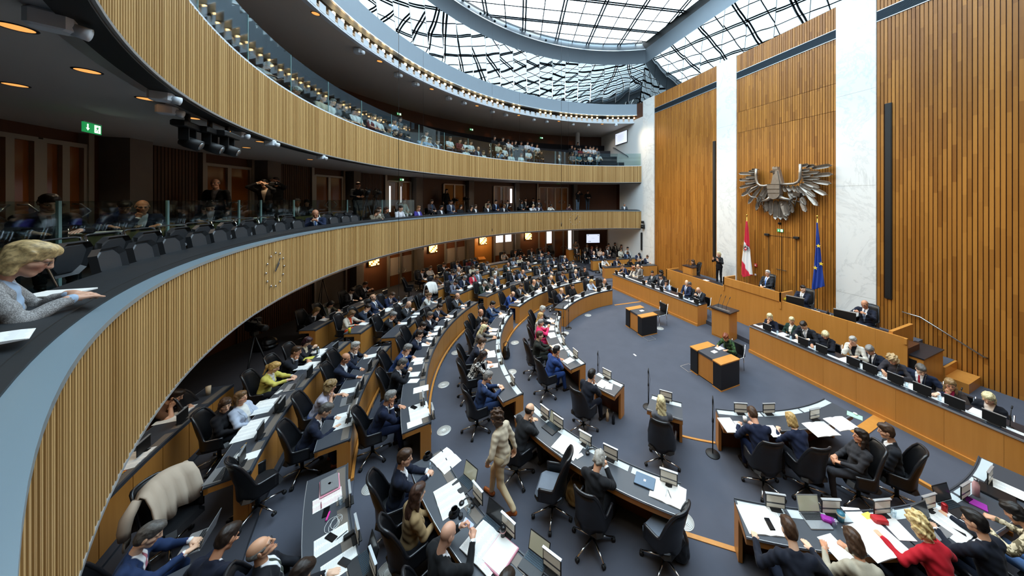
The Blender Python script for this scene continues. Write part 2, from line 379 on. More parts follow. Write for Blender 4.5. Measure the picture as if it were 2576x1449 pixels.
backwall(R0, .0, 3.08, [('slat', 600, 787), ('post', 789, 794), ('panel', 797, 868, MATS['concrete']), ('post', 868, 872), ('col', 884, 903), ('post', 903, 906),
    ('door', 978, 1038, DZ, 1.9), ('col', 1041, 1058), ('post', 1059, 1062), ('door', 1121, 1171, DZ, 1.9), ('col', 1173, 1187), ('post', 1188, 1191),
    ('panel', 1195, 1238, MATS['desk_oak']), ('door', 1244, 1291, DZ, 1.9, MATS['door_pane'], [(.10, .42, 1.9, 2.85), (.55,.92,1.9,2.85)]), ('col', 1294, 1305), ('post', 1305, 1308),
    ('door', 1356, 1391, DZ, 0, MATS['door_pane'], [(.10, .46, 1.5, 2.85)]), ('door', 1394, 1440, DZ, 0, MATS['door_pane'], [(.06, .24, .9, 2.85)]), ('post', 1426, 1429), ('col', 1441, 1453), ('post', 1527, 1530)], 'wall_back', MATS['dark_wood'])
backwall(RG1, 4.12, 6.75, [('door', -60, 92, 6.45, 0), ('door', 104, 216, 6.45, 0), ('post', 216, 230), ('col', 266, 330), ('slat', 334, 504), ('post', 506, 514), ('door', 515, 631, 6.4, 0), ('post', 631, 637), ('col', 645, 681),
    ('post', 681, 686), ('slat', 688, 783), ('post', 783, 789), ('door', 792, 862, 6.4, 0), ('post', 863, 867), ('col', 874, 892), ('slat', 898, 968), ('post', 968, 973),
    ('door', 976, 1033, 6.4, 0, MATS['door_pane'], [(.42, .52, 1.1, 2.0), (.88, .97, .6, 2.0)]), ('col', 1037, 1054), ('post', 1055, 1059), ('door', 1117, 1169, 6.4, 0), ('col', 1173, 1186), ('post', 1186, 1189), ('door', 1243, 1291, 6.4, 0, MATS['door_pane'], [(.06, .16, 1.0, 2.1)]), ('col', 1294, 1303), ('post', 1304, 1307),
    ('post', 1351, 1354), ('door', 1357, 1396, 6.4, 0), ('door', 1397, 1428, 6.4, 0), ('col', 1441, 1450)], 'wall_lower_gallery_back', MATS['dark_wood'])
b2 = backwall(RG2, 7.0, 11.75, [], 'wall_upper_gallery_back', MATS['dark_wood'])
x, y, _ = atR(1453, 15.6)
MB().lathe([(.19, 7.5), (.19, 11.6)], 16, (x, y, 0)).build('wall_column', MATS['white_wall'], b2)
# ------------------------------------------------------------------ ring of lamps, grey ring, mirrors, skylight
rg = struct(MB().arc(12.35, 12.5, 11.5, 12.05, A0, A1, 160).build('trim_2', MATS['black']))
MB().arc(12.0, 12.5, 12.03, 12.9, A0, A1, 200).build('ring_fascia', MATS['ring_grey'], rg)
MB().arc(11.98, 12.05, 12.0, 12.04, A0, A1, 200).build('ring_edge', MATS['silver_trim'], rg)
me = MB().arc(12.17, 12.2, 11.50, 11.78, -.68, .62, 2).mesh('baffle', MATS['white_plate']); ml = MB().arc(12.18, 12.34, 11.44, 11.56, -.98, .98, 2).mesh('baffle_link', MATS['white_plate'])
lm = MB().cbox((0, 12.28, 11.88), (.10, .05, .10)).mesh('ring_lamp', MATS['lamp_ring']); lm2 = MB().cbox((0, 12.27, 11.88), (.06, .03, .05)).mesh('lamp_core', MATS['black'])
for i in range(88):
    a = -29.6 + i * 1.98
    for nm, q in (('baffle', me), ('baffle_link', ml)): put(nm, q, rg).rotation_euler = (0, 0, rad(a))
    if i % 9 not in (6,) and i not in (19, 20, 21):
        o = put('ring_lamp', lm, rg); o.rotation_euler = (0, 0, rad(a + .9))
        if i > 15: put('lamp_core', lm2, o)
SKC, SKR, ZB, ZT, BX = -.5, 12.0, 15.9, 17.05, 6.3
def skp(a, z, r=SKR): p = pol(r, a, z); return Vector((p.x + SKC, p.y, z))
c_end = math.degrees(math.asin((BX - SKC) / SKR))
sk = struct(MB().build('trim_3', MATS['ring_grey']) if False else empty('trim_3'))
mb = MB(); n = 110; vsx = []; fsx = []
for i in range(n + 1):
    a = -c_end + (180 + 2 * c_end) * i / n
    vsx += [skp(a, ZB), skp(a, ZT), skp(a, ZT + .1, SKR + .6), skp(a, ZB + .1, SKR + .6)]
for i in range(n):
    o = i * 4; fsx += [(o + k, o + (k + 1) % 4, o + 4 + (k + 1) % 4, o + 4 + k) for k in range(4)]
mb.add(vsx, fsx, smooth=False).build('ring_beam', MATS['ring_grey'], sk)
yb = math.sqrt(SKR ** 2 - (BX - SKC) ** 2)
MB().box((BX, -yb - .2, ZB), (BX + .6, yb + .2, ZT)).build('straight_beam', MATS['ring_grey'], sk)
MB().arc(SKR - .02, SKR + .01, ZT - .06, ZT, -c_end, 180 + c_end, 150).build('ring_edge', MATS['silver_trim'], sk).location = (SKC, 0, 0)
# mirrors: curved row on the gallery side, straight row above the eagle wall
mi = struct(empty('window_3'))
na = 50
for i in range(na):
    f0, f1_ = i / na, (i + 1) / na; q = []
    for f in (f0, f1_):
        a = A0 + (A1 - A0) * f; b = -c_end + (180 + 2 * c_end) * f
        q.append((pol(12.08, a, 12.88), skp(b, ZB + .02)))
    c = (q[0][0] + q[1][1]) / 2; vv = []
    for ii in range(5):
        for jj in range(5):
            lo = q[0][0].lerp(q[1][0], .012 + ii / 4 * .976); hi = q[0][1].lerp(q[1][1], .012 + ii / 4 * .976); vv.append(lo.lerp(hi, jj / 4) - c)
    o = MB().add(vv, [(a_ * 5 + b_, a_ * 5 + b_ + 1, a_ * 5 + b_ + 6, a_ * 5 + b_ + 5) for a_ in range(4) for b_ in range(4)], smooth=True).build('mirror_panel', MATS['mirror'], mi); o.location = c
for i in range(14):
    y0 = -9.6 + i * 1.4; m4 = MB()
    o = m4.add([(0, .012, 0), (0, 1.388, 0), (BX - WX, 1.388, ZB - 12.8), (BX - WX, .012, ZB - 12.8)], [(0, 1, 2, 3)]).build('mirror_panel', MATS['mirror'], mi); o.location = (WX - .01, y0, 12.82)
# black shell added above the mirrors to block sky light from outside
MB().arc(12.15, 18.5, 12.9, 13.1, A0, A1, 60).build('shell', MATS['black'], sk)
MB().box((WX + .45, -16, 12.85), (WX + .8, 17, ZT + .6)).build('shell', MATS['black'], sk)
# skylight: steel grid, panes
sg = struct(empty('window_4', (SKC, 0, 17.65)))
d1 = rad(-13.5); e1 = Vector((math.sin(-d1), math.cos(d1), 0)); e2 = Vector((e1.y, -e1.x, 0)); PT = 1.25
MB2 = {}
def chord(c, e, off, R=12.5):
    h = R * R - off * off
    return math.sqrt(h) if h > 0 else 0
for k in range(-10, 11):
    for e, nrm in ((e1, e2), (e2, e1)):
        L = chord(0, e, k * PT)
        if L < .5: continue
        thick = k % 2 == 0
        for s in ((-.09, .09) if thick else (0,)):
            p0 = nrm * (k * PT + s) - e * L; p1 = nrm * (k * PT + s) + e * L
            MB().tube([p0, p1], (.055 if thick else .036), 4, smooth=False).build('beam', MATS['dark_steel'], sg)
rm = Matrix((e2, e1, Vector((0, 0, 1)))).transposed()
pm = MB().box((-PT / 2 + .05, -PT / 2 + .05, .06), (PT / 2 - .05, PT / 2 - .05, .075)).mesh('pane', MATS['sky_pane'])
for i in range(-10, 10):
    for j in range(-10, 10):
        c = e2 * ((i + .5) * PT) + e1 * ((j + .5) * PT)
        if c.length < 12.4 and c.x < 7.6:
            o = put('pane', pm, sg); o.location = c; o.rotation_euler = (0, 0, math.atan2(e2.y, e2.x))
mb = MB(); vsx = []; fsx = []
for i in range(121):
    a = 360 * i / 120; vsx += [skp(a, ZT, SKR + .05), skp(a, 17.9, SKR + .6)]
fsx = [(2 * i, 2 * i + 1, 2 * i + 3, 2 * i + 2) for i in range(120)]
mb.add(vsx, fsx).build('upstand', MATS['ring_grey'], sk)
MB().arc(12.5, 20, 17.7, 17.9, -180, 180, 100).build('shell', MATS['black'], sk).location = (SKC, 0, 0)  # roof cover added to block sky light around the panes
# lamps on the underside of the skylight ring: little ball lamps
bl = MB().lathe([(0, -.09), (.06, -.06), (.085, 0), (.06, .06), (0, .09)], 10).mesh('ball_lamp', MATS['dark_steel'])
for a in (18, 22, 27, 31, 36, 44, 52, 58, 66, 3, 9):
    o = put('ball_lamp', bl, sk); o.location = skp(a, ZT + .12, SKR - .05)
# world light enters here: a sampling portal the size of the skylight
L = bpy.data.lights.new('skylight_portal', 'AREA'); L.shape = 'DISK'; L.size = 24.6; L.cycles.is_portal = True
lo = bpy.data.objects.new('skylight_portal', L); COL.objects.link(lo); lo.location = (SKC, 0, 17.9)
# ring spots (warm stage light) and gallery downlights
def spot(x, y, z, tx, ty, tz, W, col, size=70, r=.12, blend=.6):
    L = bpy.data.lights.new('spot', 'SPOT'); L.energy = W; L.color = col; L.spot_size = rad(size); L.shadow_soft_size = r; L.spot_blend = blend
    o = bpy.data.objects.new('spot', L); COL.objects.link(o); o.location = (x, y, z)
    o.rotation_euler = (Vector((tx, ty, tz)) - Vector((x, y, z))).to_track_quat('-Z', 'Y').to_euler(); return o
WARM = (1., .80, .56)
for a in range(-24, 205, 19):
    p = pol(11.9, a, 11.85); spot(p.x, p.y, p.z, p.x * .25 + 2.5, p.y * .25, 1.5, (1000 if a < 80 else 200), WARM, 75, .25)
for a in range(-20, 140, 16):
    p = pol(12.9, a, 3.02); spot(p.x, p.y, p.z, p.x * .97, p.y * .97, 0, 55, (1, .82, .62), 130, .15, 1)
    p = pol(13.2, a, 6.66); spot(p.x, p.y, p.z, p.x, p.y, 0, 34 if a < 75 else 46, (1, .78, .55), 130, .15, 1)
for a in range(-20, 140, 20):
    p = pol(14.5, a, 11.3); spot(p.x, p.y, p.z, p.x, p.y, 0, 40, (1, .85, .7), 130, .2, 1)
for u in (915, 1013, 1085, 1165, 1230, 1285, 1337, 1388, 1437):
    x, y, _ = atR(u, 16.72); spot(x, y, 11.36, x, y, 0, 9, (1, .55, .25), 70, .04, .8)
# ------------------------------------------------------------------ people: smooth implicit bodies turned into meshes
V3 = lambda *a: np.array(a, float)
def rotx(d): c, s = math.cos(rad(d)), math.sin(rad(d)); return np.array([[1, 0, 0], [0, c, -s], [0, s, c]])
def roty(d): c, s = math.cos(rad(d)), math.sin(rad(d)); return np.array([[c, 0, s], [0, 1, 0], [-s, 0, c]])
def rotz(d): c, s = math.cos(rad(d)), math.sin(rad(d)); return np.array([[c, -s, 0], [s, c, 0], [0, 0, 1]])
class Sdf:
    def __init__(s, k=.02): s.p = []; s.k = k
    def cap(s, a, b, ra, rb=None, k=None, sub=False):
        s.p.append(('c', np.array(a, float), np.array(b, float), ra, ra if rb is None else rb, s.k if k is None else k, sub)); return s
    def ell(s, c, r, R=None, k=None, sub=False):
        s.p.append(('e', np.array(c, float), np.array(r, float), np.eye(3) if R is None else R, 0, s.k if k is None else k, sub)); return s
    def mesh(s, h, noise=None):
        lo = np.full(3, 9.); hi = np.full(3, -9.); bb = []
        for p in s.p:
            if p[0] == 'c':
                r = max(p[3], p[4]); l = np.minimum(p[1], p[2]) - r; u = np.maximum(p[1], p[2]) + r
            else:
                e = np.sqrt(((p[3] * p[2]) ** 2).sum(1)); l = p[1] - e; u = p[1] + e
            bb.append((l, u))
            if not p[6]: lo = np.minimum(lo, l); hi = np.maximum(hi, u)
        lo -= 2.5 * h; hi += 2.5 * h
        n = np.ceil((hi - lo) / h).astype(int) + 1
        D = np.full(n, .2, np.float32); ax = [(lo[i] + h * np.arange(n[i])).astype(np.float32) for i in range(3)]
        for p, (l, u) in zip(s.p, bb):
            m = p[5] + 2 * h
            i0 = np.maximum(np.floor((l - m - lo) / h).astype(int), 0); i1 = np.minimum(np.ceil((u + m - lo) / h).astype(int) + 1, n)
            if (i1 <= i0).any(): continue
            X = ax[0][i0[0]:i1[0], None, None]; Y = ax[1][None, i0[1]:i1[1], None]; Z = ax[2][None, None, i0[2]:i1[2]]
            if p[0] == 'c':
                a, b = p[1], p[2]; d = b - a; L = max(d @ d, 1e-9)
                t = np.clip(((X - a[0]) * d[0] + (Y - a[1]) * d[1] + (Z - a[2]) * d[2]) / L, 0, 1)
                q = np.sqrt((X - a[0] - t * d[0]) ** 2 + (Y - a[1] - t * d[1]) ** 2 + (Z - a[2] - t * d[2]) ** 2) - (p[3] + (p[4] - p[3]) * t)
            else:
                R = p[3]; x, y, z = X - p[1][0], Y - p[1][1], Z - p[1][2]; r = p[2]
                x, y, z = R[0, 0] * x + R[1, 0] * y + R[2, 0] * z, R[0, 1] * x + R[1, 1] * y + R[2, 1] * z, R[0, 2] * x + R[1, 2] * y + R[2, 2] * z
                k0 = np.sqrt((x / r[0]) ** 2 + (y / r[1]) ** 2 + (z / r[2]) ** 2); k1 = np.sqrt((x / r[0] ** 2) ** 2 + (y / r[1] ** 2) ** 2 + (z / r[2] ** 2) ** 2)
                q = k0 * (k0 - 1) / np.maximum(k1, 1e-6)
            sl = D[i0[0]:i1[0], i0[1]:i1[1], i0[2]:i1[2]]; k = p[5]
            if p[6]:
                q = -q; hh = np.maximum(k - np.abs(sl - q), 0) / k; sl[...] = np.maximum(sl, q) + hh * hh * k * .25
            else:
                hh = np.maximum(k - np.abs(sl - q), 0) / k; sl[...] = np.minimum(sl, q) - hh * hh * k * .25
        if noise is not None:
            D += noise(ax[0][:, None, None], ax[1][None, :, None], ax[2][None, None, :])
        return nets(D, lo, h)
OFF = [(i, j, k) for i in (0, 1) for j in (0, 1) for k in (0, 1)]
EDG = [(a, b) for a in range(8) for b in range(a + 1, 8) if sum(abs(x - y) for x, y in zip(OFF[a], OFF[b])) == 1]
def nets(D, o, h):
    s = D < 0; n = D.shape
    c = sum(s[i:n[0] - 1 + i, j:n[1] - 1 + j, k:n[2] - 1 + k].astype(np.int8) for i, j, k in OFF)
    mk = (c > 0) & (c < 8); cells = np.argwhere(mk); idx = np.full(mk.shape, -1, int); idx[mk] = np.arange(len(cells))
    P = np.zeros((len(cells), 3)); W = np.zeros(len(cells))
    cv = [D[cells[:, 0] + i, cells[:, 1] + j, cells[:, 2] + k] for i, j, k in OFF]
    for a, b in EDG:
        va, vb = cv[a], cv[b]; x = (va < 0) != (vb < 0); t = np.where(x, va / np.where(x, va - vb, 1), 0)
        P += np.where(x[:, None], np.array(OFF[a]) + t[:, None] * (np.array(OFF[b]) - np.array(OFF[a])), 0); W += x
    vs = o + (cells + P / W[:, None]) * h; F = []
    for ax in range(3):
        b, c2 = (ax + 1) % 3, (ax + 2) % 3
        e0 = np.moveaxis(s, (ax, b, c2), (0, 1, 2)); ix = np.moveaxis(idx, (ax, b, c2), (0, 1, 2))
        x = e0[:-1, 1:-1, 1:-1] != e0[1:, 1:-1, 1:-1]; q = np.argwhere(x); inside = e0[:-1, 1:-1, 1:-1][x]
        i, j, k = q[:, 0], q[:, 1], q[:, 2]
        f = np.stack([ix[i, j, k], ix[i, j + 1, k], ix[i, j + 1, k + 1], ix[i, j, k + 1]], 1)
        f[~inside] = f[~inside][:, ::-1]; F.append(f)
    return vs, np.concatenate(F)
def np_mesh(name, parts, mat, attrs=()):
    """parts: list of (verts, quads); attrs: [(name, [per part n x 3 arrays])]"""
    o = 0; vs = []; fs = []
    for v, f in parts: vs.append(v); fs.append(f + o); o += len(v)
    vs = np.concatenate(vs); fs = np.concatenate(fs)
    me = bpy.data.meshes.new(name); me.vertices.add(len(vs)); me.vertices.foreach_set('co', vs.astype(np.float32).ravel())
    nf = len(fs); me.loops.add(nf * 4); me.loops.foreach_set('vertex_index', fs.ravel().astype(np.int32))
    me.polygons.add(nf); me.polygons.foreach_set('loop_start', np.arange(0, nf * 4, 4, dtype=np.int32))
    me.polygons.foreach_set('use_smooth', np.ones(nf, bool)); me.materials.append(mat)
    for an, ar in attrs:
        a = me.attributes.new(an, 'FLOAT_VECTOR', 'POINT'); a.data.foreach_set('vector', np.concatenate(ar).astype(np.float32).ravel())
    me.update(calc_edges=True); me.validate(); return me

# person materials: colours come from properties of each object
def prop(nt, n):
    a = nt.nodes.new('ShaderNodeAttribute'); a.attribute_type = 'OBJECT'; a.attribute_name = n; return a.outputs['Color']
def geoattr(nt, n):
    a = nt.nodes.new('ShaderNodeAttribute'); a.attribute_name = n; sx = nt.nodes.new('ShaderNodeSeparateXYZ'); nt.links.new(a.outputs['Vector'], sx.inputs[0]); return sx.outputs
def sstep(nt, x, a, b):
    n = nt.nodes.new('ShaderNodeMapRange'); n.interpolation_type = 'SMOOTHSTEP'; nt.links.new(x, n.inputs[0])
    n.inputs[1].default_value = a; n.inputs[2].default_value = b; return n.outputs[0]
def mk_skin():
    m, nt, p = base('skin'); x, y, z = geoattr(nt, 'hp'); ax = mth(nt, 'ABSOLUTE', x); MU = lambda a, b: mth(nt, 'MULTIPLY', a, b)
    def spot_(cx, cz, rx, rz, ymin):
        d = mth(nt, 'ADD', mth(nt, 'POWER', mth(nt, 'MULTIPLY_ADD', ax, 1 / rx, -cx / rx), 2.), mth(nt, 'POWER', mth(nt, 'MULTIPLY_ADD', z, 1 / rz, -cz / rz), 2.))
        return MU(sstep(nt, d, 1.25, .75), sstep(nt, y, ymin, ymin + .01))
    c = prop(nt, 'skin')
    c = mix(nt, MU(spot_(.040, -.035, .030, .028, .03), .35), c, 'c77a66')
    c = mix(nt, MU(spot_(0., -.062, .024, .011, .06), .55), c, 'a5524a')
    c = mix(nt, MU(spot_(.031, .030, .020, .0055, .05), .75), c, prop(nt, 'brow'))
    c = mix(nt, spot_(.031, .006, .0135, .0070, .06), c, 'd9d2cb')
    c = mix(nt, spot_(.031, .006, .0062, .0072, .06), c, '201612')
    c = mix(nt, MU(spot_(.031, .013, .0150, .0030, .06), .8), c, '3a2720')
    # stubble or beard: lower face
    bm = MU(MU(sstep(nt, z, -.040, -.058), sstep(nt, y, -.01, .02)), mth(nt, 'SUBTRACT', 1., spot_(0., -.062, .020, .008, .06)))
    ba = nt.nodes.new('ShaderNodeAttribute'); ba.attribute_type = 'OBJECT'; ba.attribute_name = 'beard'
    c = mix(nt, MU(bm, ba.outputs['Fac']), c, prop(nt, 'brow'))
    nt.links.new(c, p.inputs['Base Color']); p.inputs['Roughness'].default_value = .48; p.inputs['Specular IOR Level'].default_value = .4
    p.inputs['Subsurface Weight'].default_value = 0.
    return m
def mk_top(name, pattern=None):
    m, nt, p = base(name); x, y, z = geoattr(nt, 'tp'); ax = mth(nt, 'ABSOLUTE', x); MU = lambda a, b: mth(nt, 'MULTIPLY', a, b)
    front = sstep(nt, y, .0, .02)
    wv = mth(nt, 'MULTIPLY_ADD', z, .17, .064)                           # half width of the shirt front at height z
    e = mth(nt, 'SUBTRACT', wv, ax); v = MU(MU(sstep(nt, e, -.006, .006), front), sstep(nt, z, -.37, -.35))
    tc = nt.nodes.new('ShaderNodeTexCoord'); nz = N(nt, 'ShaderNodeTexNoise', Scale=260., Detail=2); nt.links.new(tc.outputs['Object'], nz.inputs['Vector'])
    c = prop(nt, 'top')
    if pattern:
        n2 = N(nt, 'ShaderNodeTexNoise', Scale=pattern[0], Detail=1.5, Distortion=1.2); nt.links.new(tc.outputs['Object'], n2.inputs['Vector'])
        band = mth(nt, 'ABSOLUTE', mth(nt, 'SUBTRACT', mth(nt, 'FRACT', mth(nt, 'MULTIPLY', n2.outputs[0], pattern[1])), .5))
        c = mix(nt, sstep(nt, band, .22, .28), c, pattern[2])
    c = mix(nt, mth(nt, 'MULTIPLY', nz.outputs[0], .35), c, (0, 0, 0), 'MIX') if not pattern else c
    lap = MU(MU(MU(sstep(nt, e, -.062, -.056), mth(nt, 'SUBTRACT', 1., sstep(nt, e, -.053, -.047))), front), MU(sstep(nt, z, -.33, -.3), mth(nt, 'SUBTRACT', 1., sstep(nt, z, -.02, .0))))
    c = mix(nt, MU(lap, .55), c, (0.004, .004, .005))
    c = mix(nt, v, c, prop(nt, 'shirt'))
    tw = mth(nt, 'MULTIPLY_ADD', z, -.05, .017); tm = MU(MU(sstep(nt, mth(nt, 'SUBTRACT', tw, ax), -.003, .003), v), mth(nt, 'SUBTRACT', 1., sstep(nt, z, .02, .03)))
    ta = nt.nodes.new('ShaderNodeAttribute'); ta.attribute_type = 'OBJECT'; ta.attribute_name = 'tie_on'
    c = mix(nt, MU(tm, ta.outputs['Fac']), c, prop(nt, 'tie'))
    nt.links.new(c, p.inputs['Base Color']); p.inputs['Roughness'].default_value = .8; p.inputs['Specular IOR Level'].default_value = .25
    p.inputs['Sheen Weight'].default_value = .05
    return m
def mk_plain(name, pr, rough, bscale=0, amt=0., spec=.3):
    m, nt, p = base(name); c = prop(nt, pr)
    if bscale:
        tc = nt.nodes.new('ShaderNodeTexCoord'); mp = nt.nodes.new('ShaderNodeMapping'); mp.inputs['Scale'].default_value = (1, .35, .35)
        nt.links.new(tc.outputs['Object'], mp.inputs[0]); nz = N(nt, 'ShaderNodeTexNoise', Scale=bscale, Detail=3); nt.links.new(mp.outputs[0], nz.inputs['Vector'])
        c = mix(nt, sstep(nt, nz.outputs[0], .35, .7), c, mix(nt, 1., c, (amt, amt, amt), 'MULTIPLY')); bump(nt, p, nz.outputs[0], .35, .006)
    nt.links.new(c, p.inputs['Base Color']); p.inputs['Roughness'].default_value = rough; p.inputs['Specular IOR Level'].default_value = spec
mk_skin(); mk_top('suit'); mk_top('suit_swirl', (16, 3., 'f0ece4')); mk_top('suit_floral', (22, 2.6, '4a6b3a')); mk_top('suit_camo', (14, 2.4, 'cdbfa0'))
mk_top('suit_tweed', (170, 3., 'b4b2b0'))
mk_plain('hair', 'hair', .5, 120, .5, .45); mk_plain('trousers', 'legs', .85, 0, 0, .2); mk_plain('shoe', 'shoes', .35)
M('spectacles', '14110f', .3)

def fold(amp, f=34.):                          # cloth folds
    return lambda X, Y, Z: amp * (np.sin(f * X + 17 * Z + 2.1 * np.sin(23 * Y)) * np.sin(f * .8 * Y - 21 * Z + 1.7 * np.sin(19 * X)) + .5 * np.sin(1.9 * f * Z + 25 * X - 18 * Y))
def head_sdf(fem, R, o):
    S = Sdf(.018); q = .95 if fem else 1.; T = lambda x, y, z: o + R @ (V3(x, y, z) * q)
    S.ell(T(0, -.014, .034), V3(.076, .096, .090) * q, R); S.ell(T(0, .020, -.040), V3(.060, .072, .076) * q, R, .03)
    S.cap(T(-.014, .066, -.094), T(.014, .066, -.094), .020 * q)
    for s in (-1, 1):
        S.cap(T(s * .042, .056, -.022), T(s * .05, .03, -.03), .022 * q); S.cap(T(s * .012, .082, .026), T(s * .046, .070, .022), .011 * q, k=.014)
        S.cap(T(s * .048, -.002, -.068), T(s * .022, .058, -.096), .018 * q, k=.02)
    for s in (-1, 1): S.ell(T(s * .031, .100, .005), V3(.017, .018, .012) * q, R, .012, True)
    for s in (-1, 1): S.ell(T(s * .031, .076, .006), V3(.0135, .0135, .0125) * q, R, .004)
    S.cap(T(0, .090, .016), T(0, .110, -.026), .009 * q, .0125 * q, k=.010); S.cap(T(-.011, .100, -.030), T(.011, .100, -.030), .0085 * q, k=.008)
    S.cap(T(-.018, .086, -.057), T(.018, .086, -.057), .0075 * q, k=.008); S.cap(T(-.015, .085, -.069), T(.015, .085, -.069), .0080 * q, k=.008)
    for s in (-1, 1): S.ell(T(s * .078, -.012, -.004), V3(.0085, .021, .034) * q, R @ rotz(-s * 18), .008)
    return S
def hair_sdf(st):
    S = Sdf(.022); n = None
    if st in ('short', 'wavy', 'bob', 'long', 'tail', 'bun', 'curly', 'longbangs'):
        g = {'curly': .018, 'wavy': .006, 'bob': .006, 'long': .004}.get(st, 0)
        S.ell((0, -.022, .046), (.083 + g, .100 + g, .092 + g)); S.ell((0, .035, .085), (.066 + g, .062, .050 + g))
        S.ell((0, -.045, -.005), (.080 + g, .070 + g, .080))
    if st in ('bob', 'long', 'tail', 'bun', 'longbangs', 'curly', 'wavy'):
        for s in (-1, 1): S.cap((s * .070, -.005, .05), (s * .074, -.012, -.035 if st in ('tail', 'bun', 'wavy') else -.10), .022, .024)
    if st == 'bob' or st == 'curly':
        S.ell((0, -.055, -.055), (.090, .062, .085)); 
    if st == 'curly':
        for s in (-1, 1): S.ell((s * .075, -.02, -.05), (.045, .055, .09))
    if st in ('long', 'longbangs'):
        S.ell((0, -.06, -.09), (.086, .055, .13)); S.ell((0, -.085, -.22), (.10, .040, .13))
        for s in (-1, 1): S.cap((s * .080, .0, -.07), (s * .088, .012, -.22), .030, .022)
    if st == 'tail': S.cap((0, -.115, .04), (0, -.15, -.02), .030, .034); S.cap((0, -.15, -.02), (.0, -.135, -.24), .034, .012)
    if st == 'bun': S.ell((0, -.115, .075), (.042, .040, .040))
    if st == 'fringe':                                                   # bald on top
        S.ell((0, -.024, .012), (.083, .098, .075)); S.ell((0, .03, .112), (.082, .12, .078), None, .012, True)
    # face opening and ears
    f = {'fringe': .12}.get(st, .105)
    S.ell((0, f + .012, -.040), (.064, .080, .092), None, .014, True)
    if st in ('short', 'fringe'):
        S.ell((0, .035, -.115), (.12, .11, .085), None, .014, True); S.ell((0, -.03, -.16), (.12, .14, .085), None, .014, True)
        for s in (-1, 1): S.ell((s * .088, -.004, -.012), (.022, .026, .036), None, .008, True)
    if st == 'wavy': S.ell((0, .04, -.13), (.06, .12, .08), None, .014, True)
    a = {'curly': .010, 'wavy': .005, 'short': .0022, 'fringe': .0015}.get(st, .003); fr = {'curly': 95., 'wavy': 60.}.get(st, 110.)
    n = lambda X, Y, Z: a * (np.sin(fr * X + 2 * np.sin(50 * Z)) * np.sin(fr * .6 * Y + 1.5) + np.sin(fr * .55 * Z + 60 * X))
    return S.mesh(.0065, n)
HAIR = {}
def hair_mesh(st):
    if st not in HAIR: HAIR[st] = np_mesh('hair_' + st, [hair_sdf(st)], MATS['hair'])
    return HAIR[st]
def hand_sdf(S, o, R, side, bend, spread=1.):
    """side +1 right hand; R columns: x across to the little finger side, y along the hand, z the back of the hand"""
    T = lambda x, y, z: o + R @ V3(x * side, y, z)
    S.cap(T(0, -.03, 0), T(0, .02, 0), .024, .026)
    xs = (-.030, -.010, .011, .030); ys = (.082, .088, .084, .074); L = ((.040, .036), (.044, .040), (.041, .038), (.032, .030))
    for i in range(4):
        k = T(xs[i], ys[i], 0); S.cap(T(xs[i] * .6, .02, -.002), k, .0145, .0115, .012)
        b = rad(bend * (1 + .06 * i)); d = V3(xs[i] * .9 * spread, math.cos(b), -math.sin(b)); d /= np.linalg.norm(d)
        p1 = V3(xs[i], ys[i], 0) + d * L[i][0]; b2 = b * 1.9; d2 = V3(xs[i] * .5 * spread, math.cos(b2), -math.sin(b2)); d2 /= np.linalg.norm(d2)
        p2 = p1 + d2 * L[i][1]; S.cap(k, T(*p1), .0098, .0088, .005); S.cap(T(*p1), T(*p2), .0088, .0072, .005)
    S.cap(T(-.022, .018, -.008), T(-.046, .052, -.014 - bend * .0002), .0145, .0115, .010); S.cap(T(-.046, .052, -.014 - bend * .0002), T(-.048 + bend * .0002, .086, -.022 - bend * .0003), .0108, .0085, .005)
def frame(y, z):
    y = y / np.linalg.norm(y); x = np.cross(y, z); x /= np.linalg.norm(x); return np.stack([x, y, np.cross(x, y)], 1)
def ik(S, W, l1, l2, pole):
    d = W - S; L = np.linalg.norm(d)
    if L > (l1 + l2) * .995: W = S + d / L * (l1 + l2) * .995; d = W - S; L = np.linalg.norm(d)
    a = (l1 * l1 - l2 * l2 + L * L) / (2 * L); h = math.sqrt(max(l1 * l1 - a * a, 0)); u = d / L
    p = np.array(pole, float); p = p - u * (p @ u); p /= np.linalg.norm(p)
    return S + u * a + p * h, W
